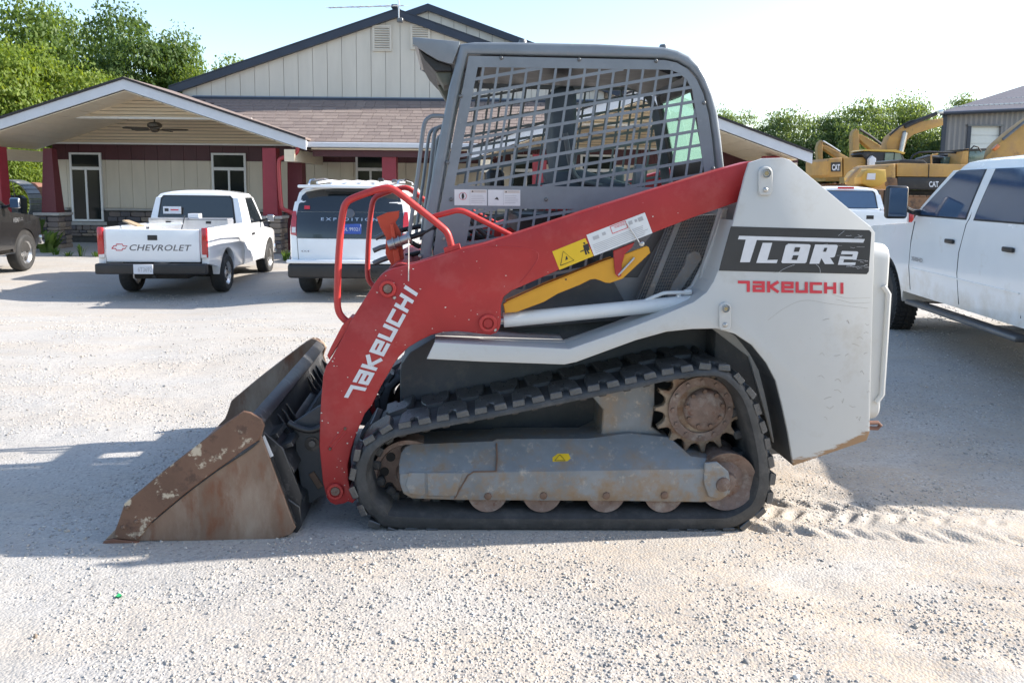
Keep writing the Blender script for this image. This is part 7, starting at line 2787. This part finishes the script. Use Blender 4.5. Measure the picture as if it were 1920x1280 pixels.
# dark wood across the road behind the photographer: what the truck windows mirror
wood_v, wood_n = [], 0
wr_ = np.random.default_rng(77)
for k in range(13):
    cme = CROWNS[k % 5][0]
    co = np.empty(len(cme.vertices) * 3)
    cme.vertices.foreach_get('co', co)
    co = co.reshape(-1, 4, 3)[:: 3]
    sc_ = np.array([6.5, 6.5, 6.0]) * (.8 + .5 * wr_.random())
    wood_v.append(co.reshape(-1, 3) * sc_ + np.array([-40 + 7.2 * k, -34 - 9 * wr_.random(), 2.2]))
wood_v = np.concatenate(wood_v)
wme = bpy.data.meshes.new('wood')
wme.vertices.add(len(wood_v))
wme.vertices.foreach_set('co', wood_v.ravel())
wme.loops.add(len(wood_v))
wme.loops.foreach_set('vertex_index', np.arange(len(wood_v), dtype=np.int32))
wme.polygons.add(len(wood_v) // 4)
wme.polygons.foreach_set('loop_start', np.arange(0, len(wood_v), 4, dtype=np.int32))
wme.update(calc_edges=True)
wme.materials.append(MATS['leaf_deep'])
wo = bpy.data.objects.new('wood', wme)
link(wo)
tag(wo, 'dark wood across the lot, mirrored in the windows of the parked trucks', kind='stuff')

# ------------------------------------------------------------------ plants and small things
def blades(name, loc, n, h, spread, mat, label, cat, leafw=.012, grp=None):
    r_ = random.Random(hash(name + label) & 0xffff)
    vs, fs = [], []
    for k in range(n):
        a = r_.uniform(0, 6.283)
        d = Vector((math.cos(a), math.sin(a), 0))
        s_ = d * r_.uniform(0, spread * .4)
        L = h * r_.uniform(.5, 1.0)
        lean = r_.uniform(.15, .75) * spread
        w = Vector((-d.y, d.x, 0)) * leafw * r_.uniform(.7, 1.3)
        i = len(vs)
        for t, ww in ((0, .6), (.5, 1), (.85, .6)):
            c = s_ + d * lean * t * t + Vector((0, 0, L * t))
            vs += [c - w * ww, c + w * ww]
        vs.append(s_ + d * lean * 1.1 + Vector((0, 0, L * .93)))
        fs += [(i, i + 1, i + 3, i + 2), (i + 2, i + 3, i + 5, i + 4), (i + 4, i + 5, i + 6)]
    o = raw(name, vs, fs, mat, None)
    o.location = loc
    return tag(o, label, cat, grp)


for px, py, D, n, h, lb in ((152, 484, 20.6, 26, .42, 'tall thin weed growing in front of the porch step'), (105, 486, 20.9, 40, .22, 'low weed tuft beside the dark pickup bumper'), (180, 490, 20.5, 30, .18, 'low weed tuft near the older pickup tail light'),
                            (536, 480, 20.6, 26, .32, 'thin weed at the foot of the stone pier by the downspout'), (128, 488, 20.6, 30, .16, 'small weed tuft between dark pickup and porch step')):
    p = at(px, py, D)
    blades('weed', (p.x, D, gz(p.x, D) - .02), n, h, .22, 'weed_green', lb, 'weed', .014)
p = at(88, 440, 21.5)
blades('leafy_plant', (p.x, 21.5, BZ - .1), 90, .75, .45, 'leaf_mid', 'dark leafy plant against the stone pier beside the dark pickup', 'plant', .05)
p = at(65, 400, 22.5)
blades('leafy_plant', (p.x, 22.5, BZ), 70, 1.0, .5, 'leaf_deep', 'taller leafy plant behind the hood of the dark pickup', 'plant', .05)

# stacked crawler pads far left
p = at(30, 352, 27)
ct = empty('crawler_belt', (p.x, 27, gz(p.x, 27)))
tag(ct, 'curved dark steel crawler belt standing behind the dark pickup', 'crawler belt')
for k in range(11):
    a = R(95 - 13 * k)
    c = Vector((math.cos(a) * .75 - .1, 0, 1.15 + math.sin(a) * .75))
    o = B().box((0, 0, 0), (.16, .7, .05), bevel=.01).obj('pad', 'bolt_dark', ct)
    o.location = c
    o.rotation_euler = (0, -(a - math.pi / 2), 0)
B().box((-.1, .0, .7), (.7, .5, 1.4), bevel=.1).obj('frame', 'cat_black', ct)
p = at(62, 352, 28)
tag(mfix(mpoly('rusty_attachment', [(52, 352), (58, 342), (66, 344), (72, 350), (72, 368), (54, 368)], 28, .5, 'edge_rust', ct), ct), None)
bpy.data.objects['rusty_attachment'].parent = None
o = bpy.data.objects['rusty_attachment']
o.matrix_parent_inverse = Matrix.Identity(4)
tag(o, 'small rust orange attachment lying behind the tapered porch column', 'attachment')

# litter
def ground_at(px, py):
    d = ray(px, py)
    t = -CAM_POS.z / d.z
    q_ = CAM_POS + d * t
    q_.z = float(ground_z(q_.x, q_.y) + near_slope(q_.x, q_.y) + rough_z(np.array(q_.x), np.array(q_.y)))
    return q_


p = ground_at(223, 1112)
lb_ = B()
pts = [(-.016, -.006, .002), (-.004, .008, .014), (.010, .004, .006), (.018, -.002, .016), (.012, -.012, .004), (-.006, -.012, .010)]
vs = [Vector(q_) for q_ in pts]
lb_.bm.faces.new([lb_.bm.verts.new(v) for v in vs[:3]])
lb_.quad(vs[0], vs[2], vs[4], vs[5])
lb_.quad(vs[2], vs[3], vs[4] + Vector((.002, 0, .004)), vs[4])
o = lb_.obj('green_wrapper', 'litter_green', None)
o.location = p
tag(o, 'tiny crumpled green wrapper lying on the foreground gravel', 'litter')
p = ground_at(66, 1190)
o = B().box((0, 0, .006), (.014, .011, .018), Matrix.Rotation(.4, 3, 'Y'), bevel=.004).obj('brown_stone', 'stone_b', None)
o.location = p
tag(o, 'single brown pebble on the gravel in the lower left corner', 'pebble')
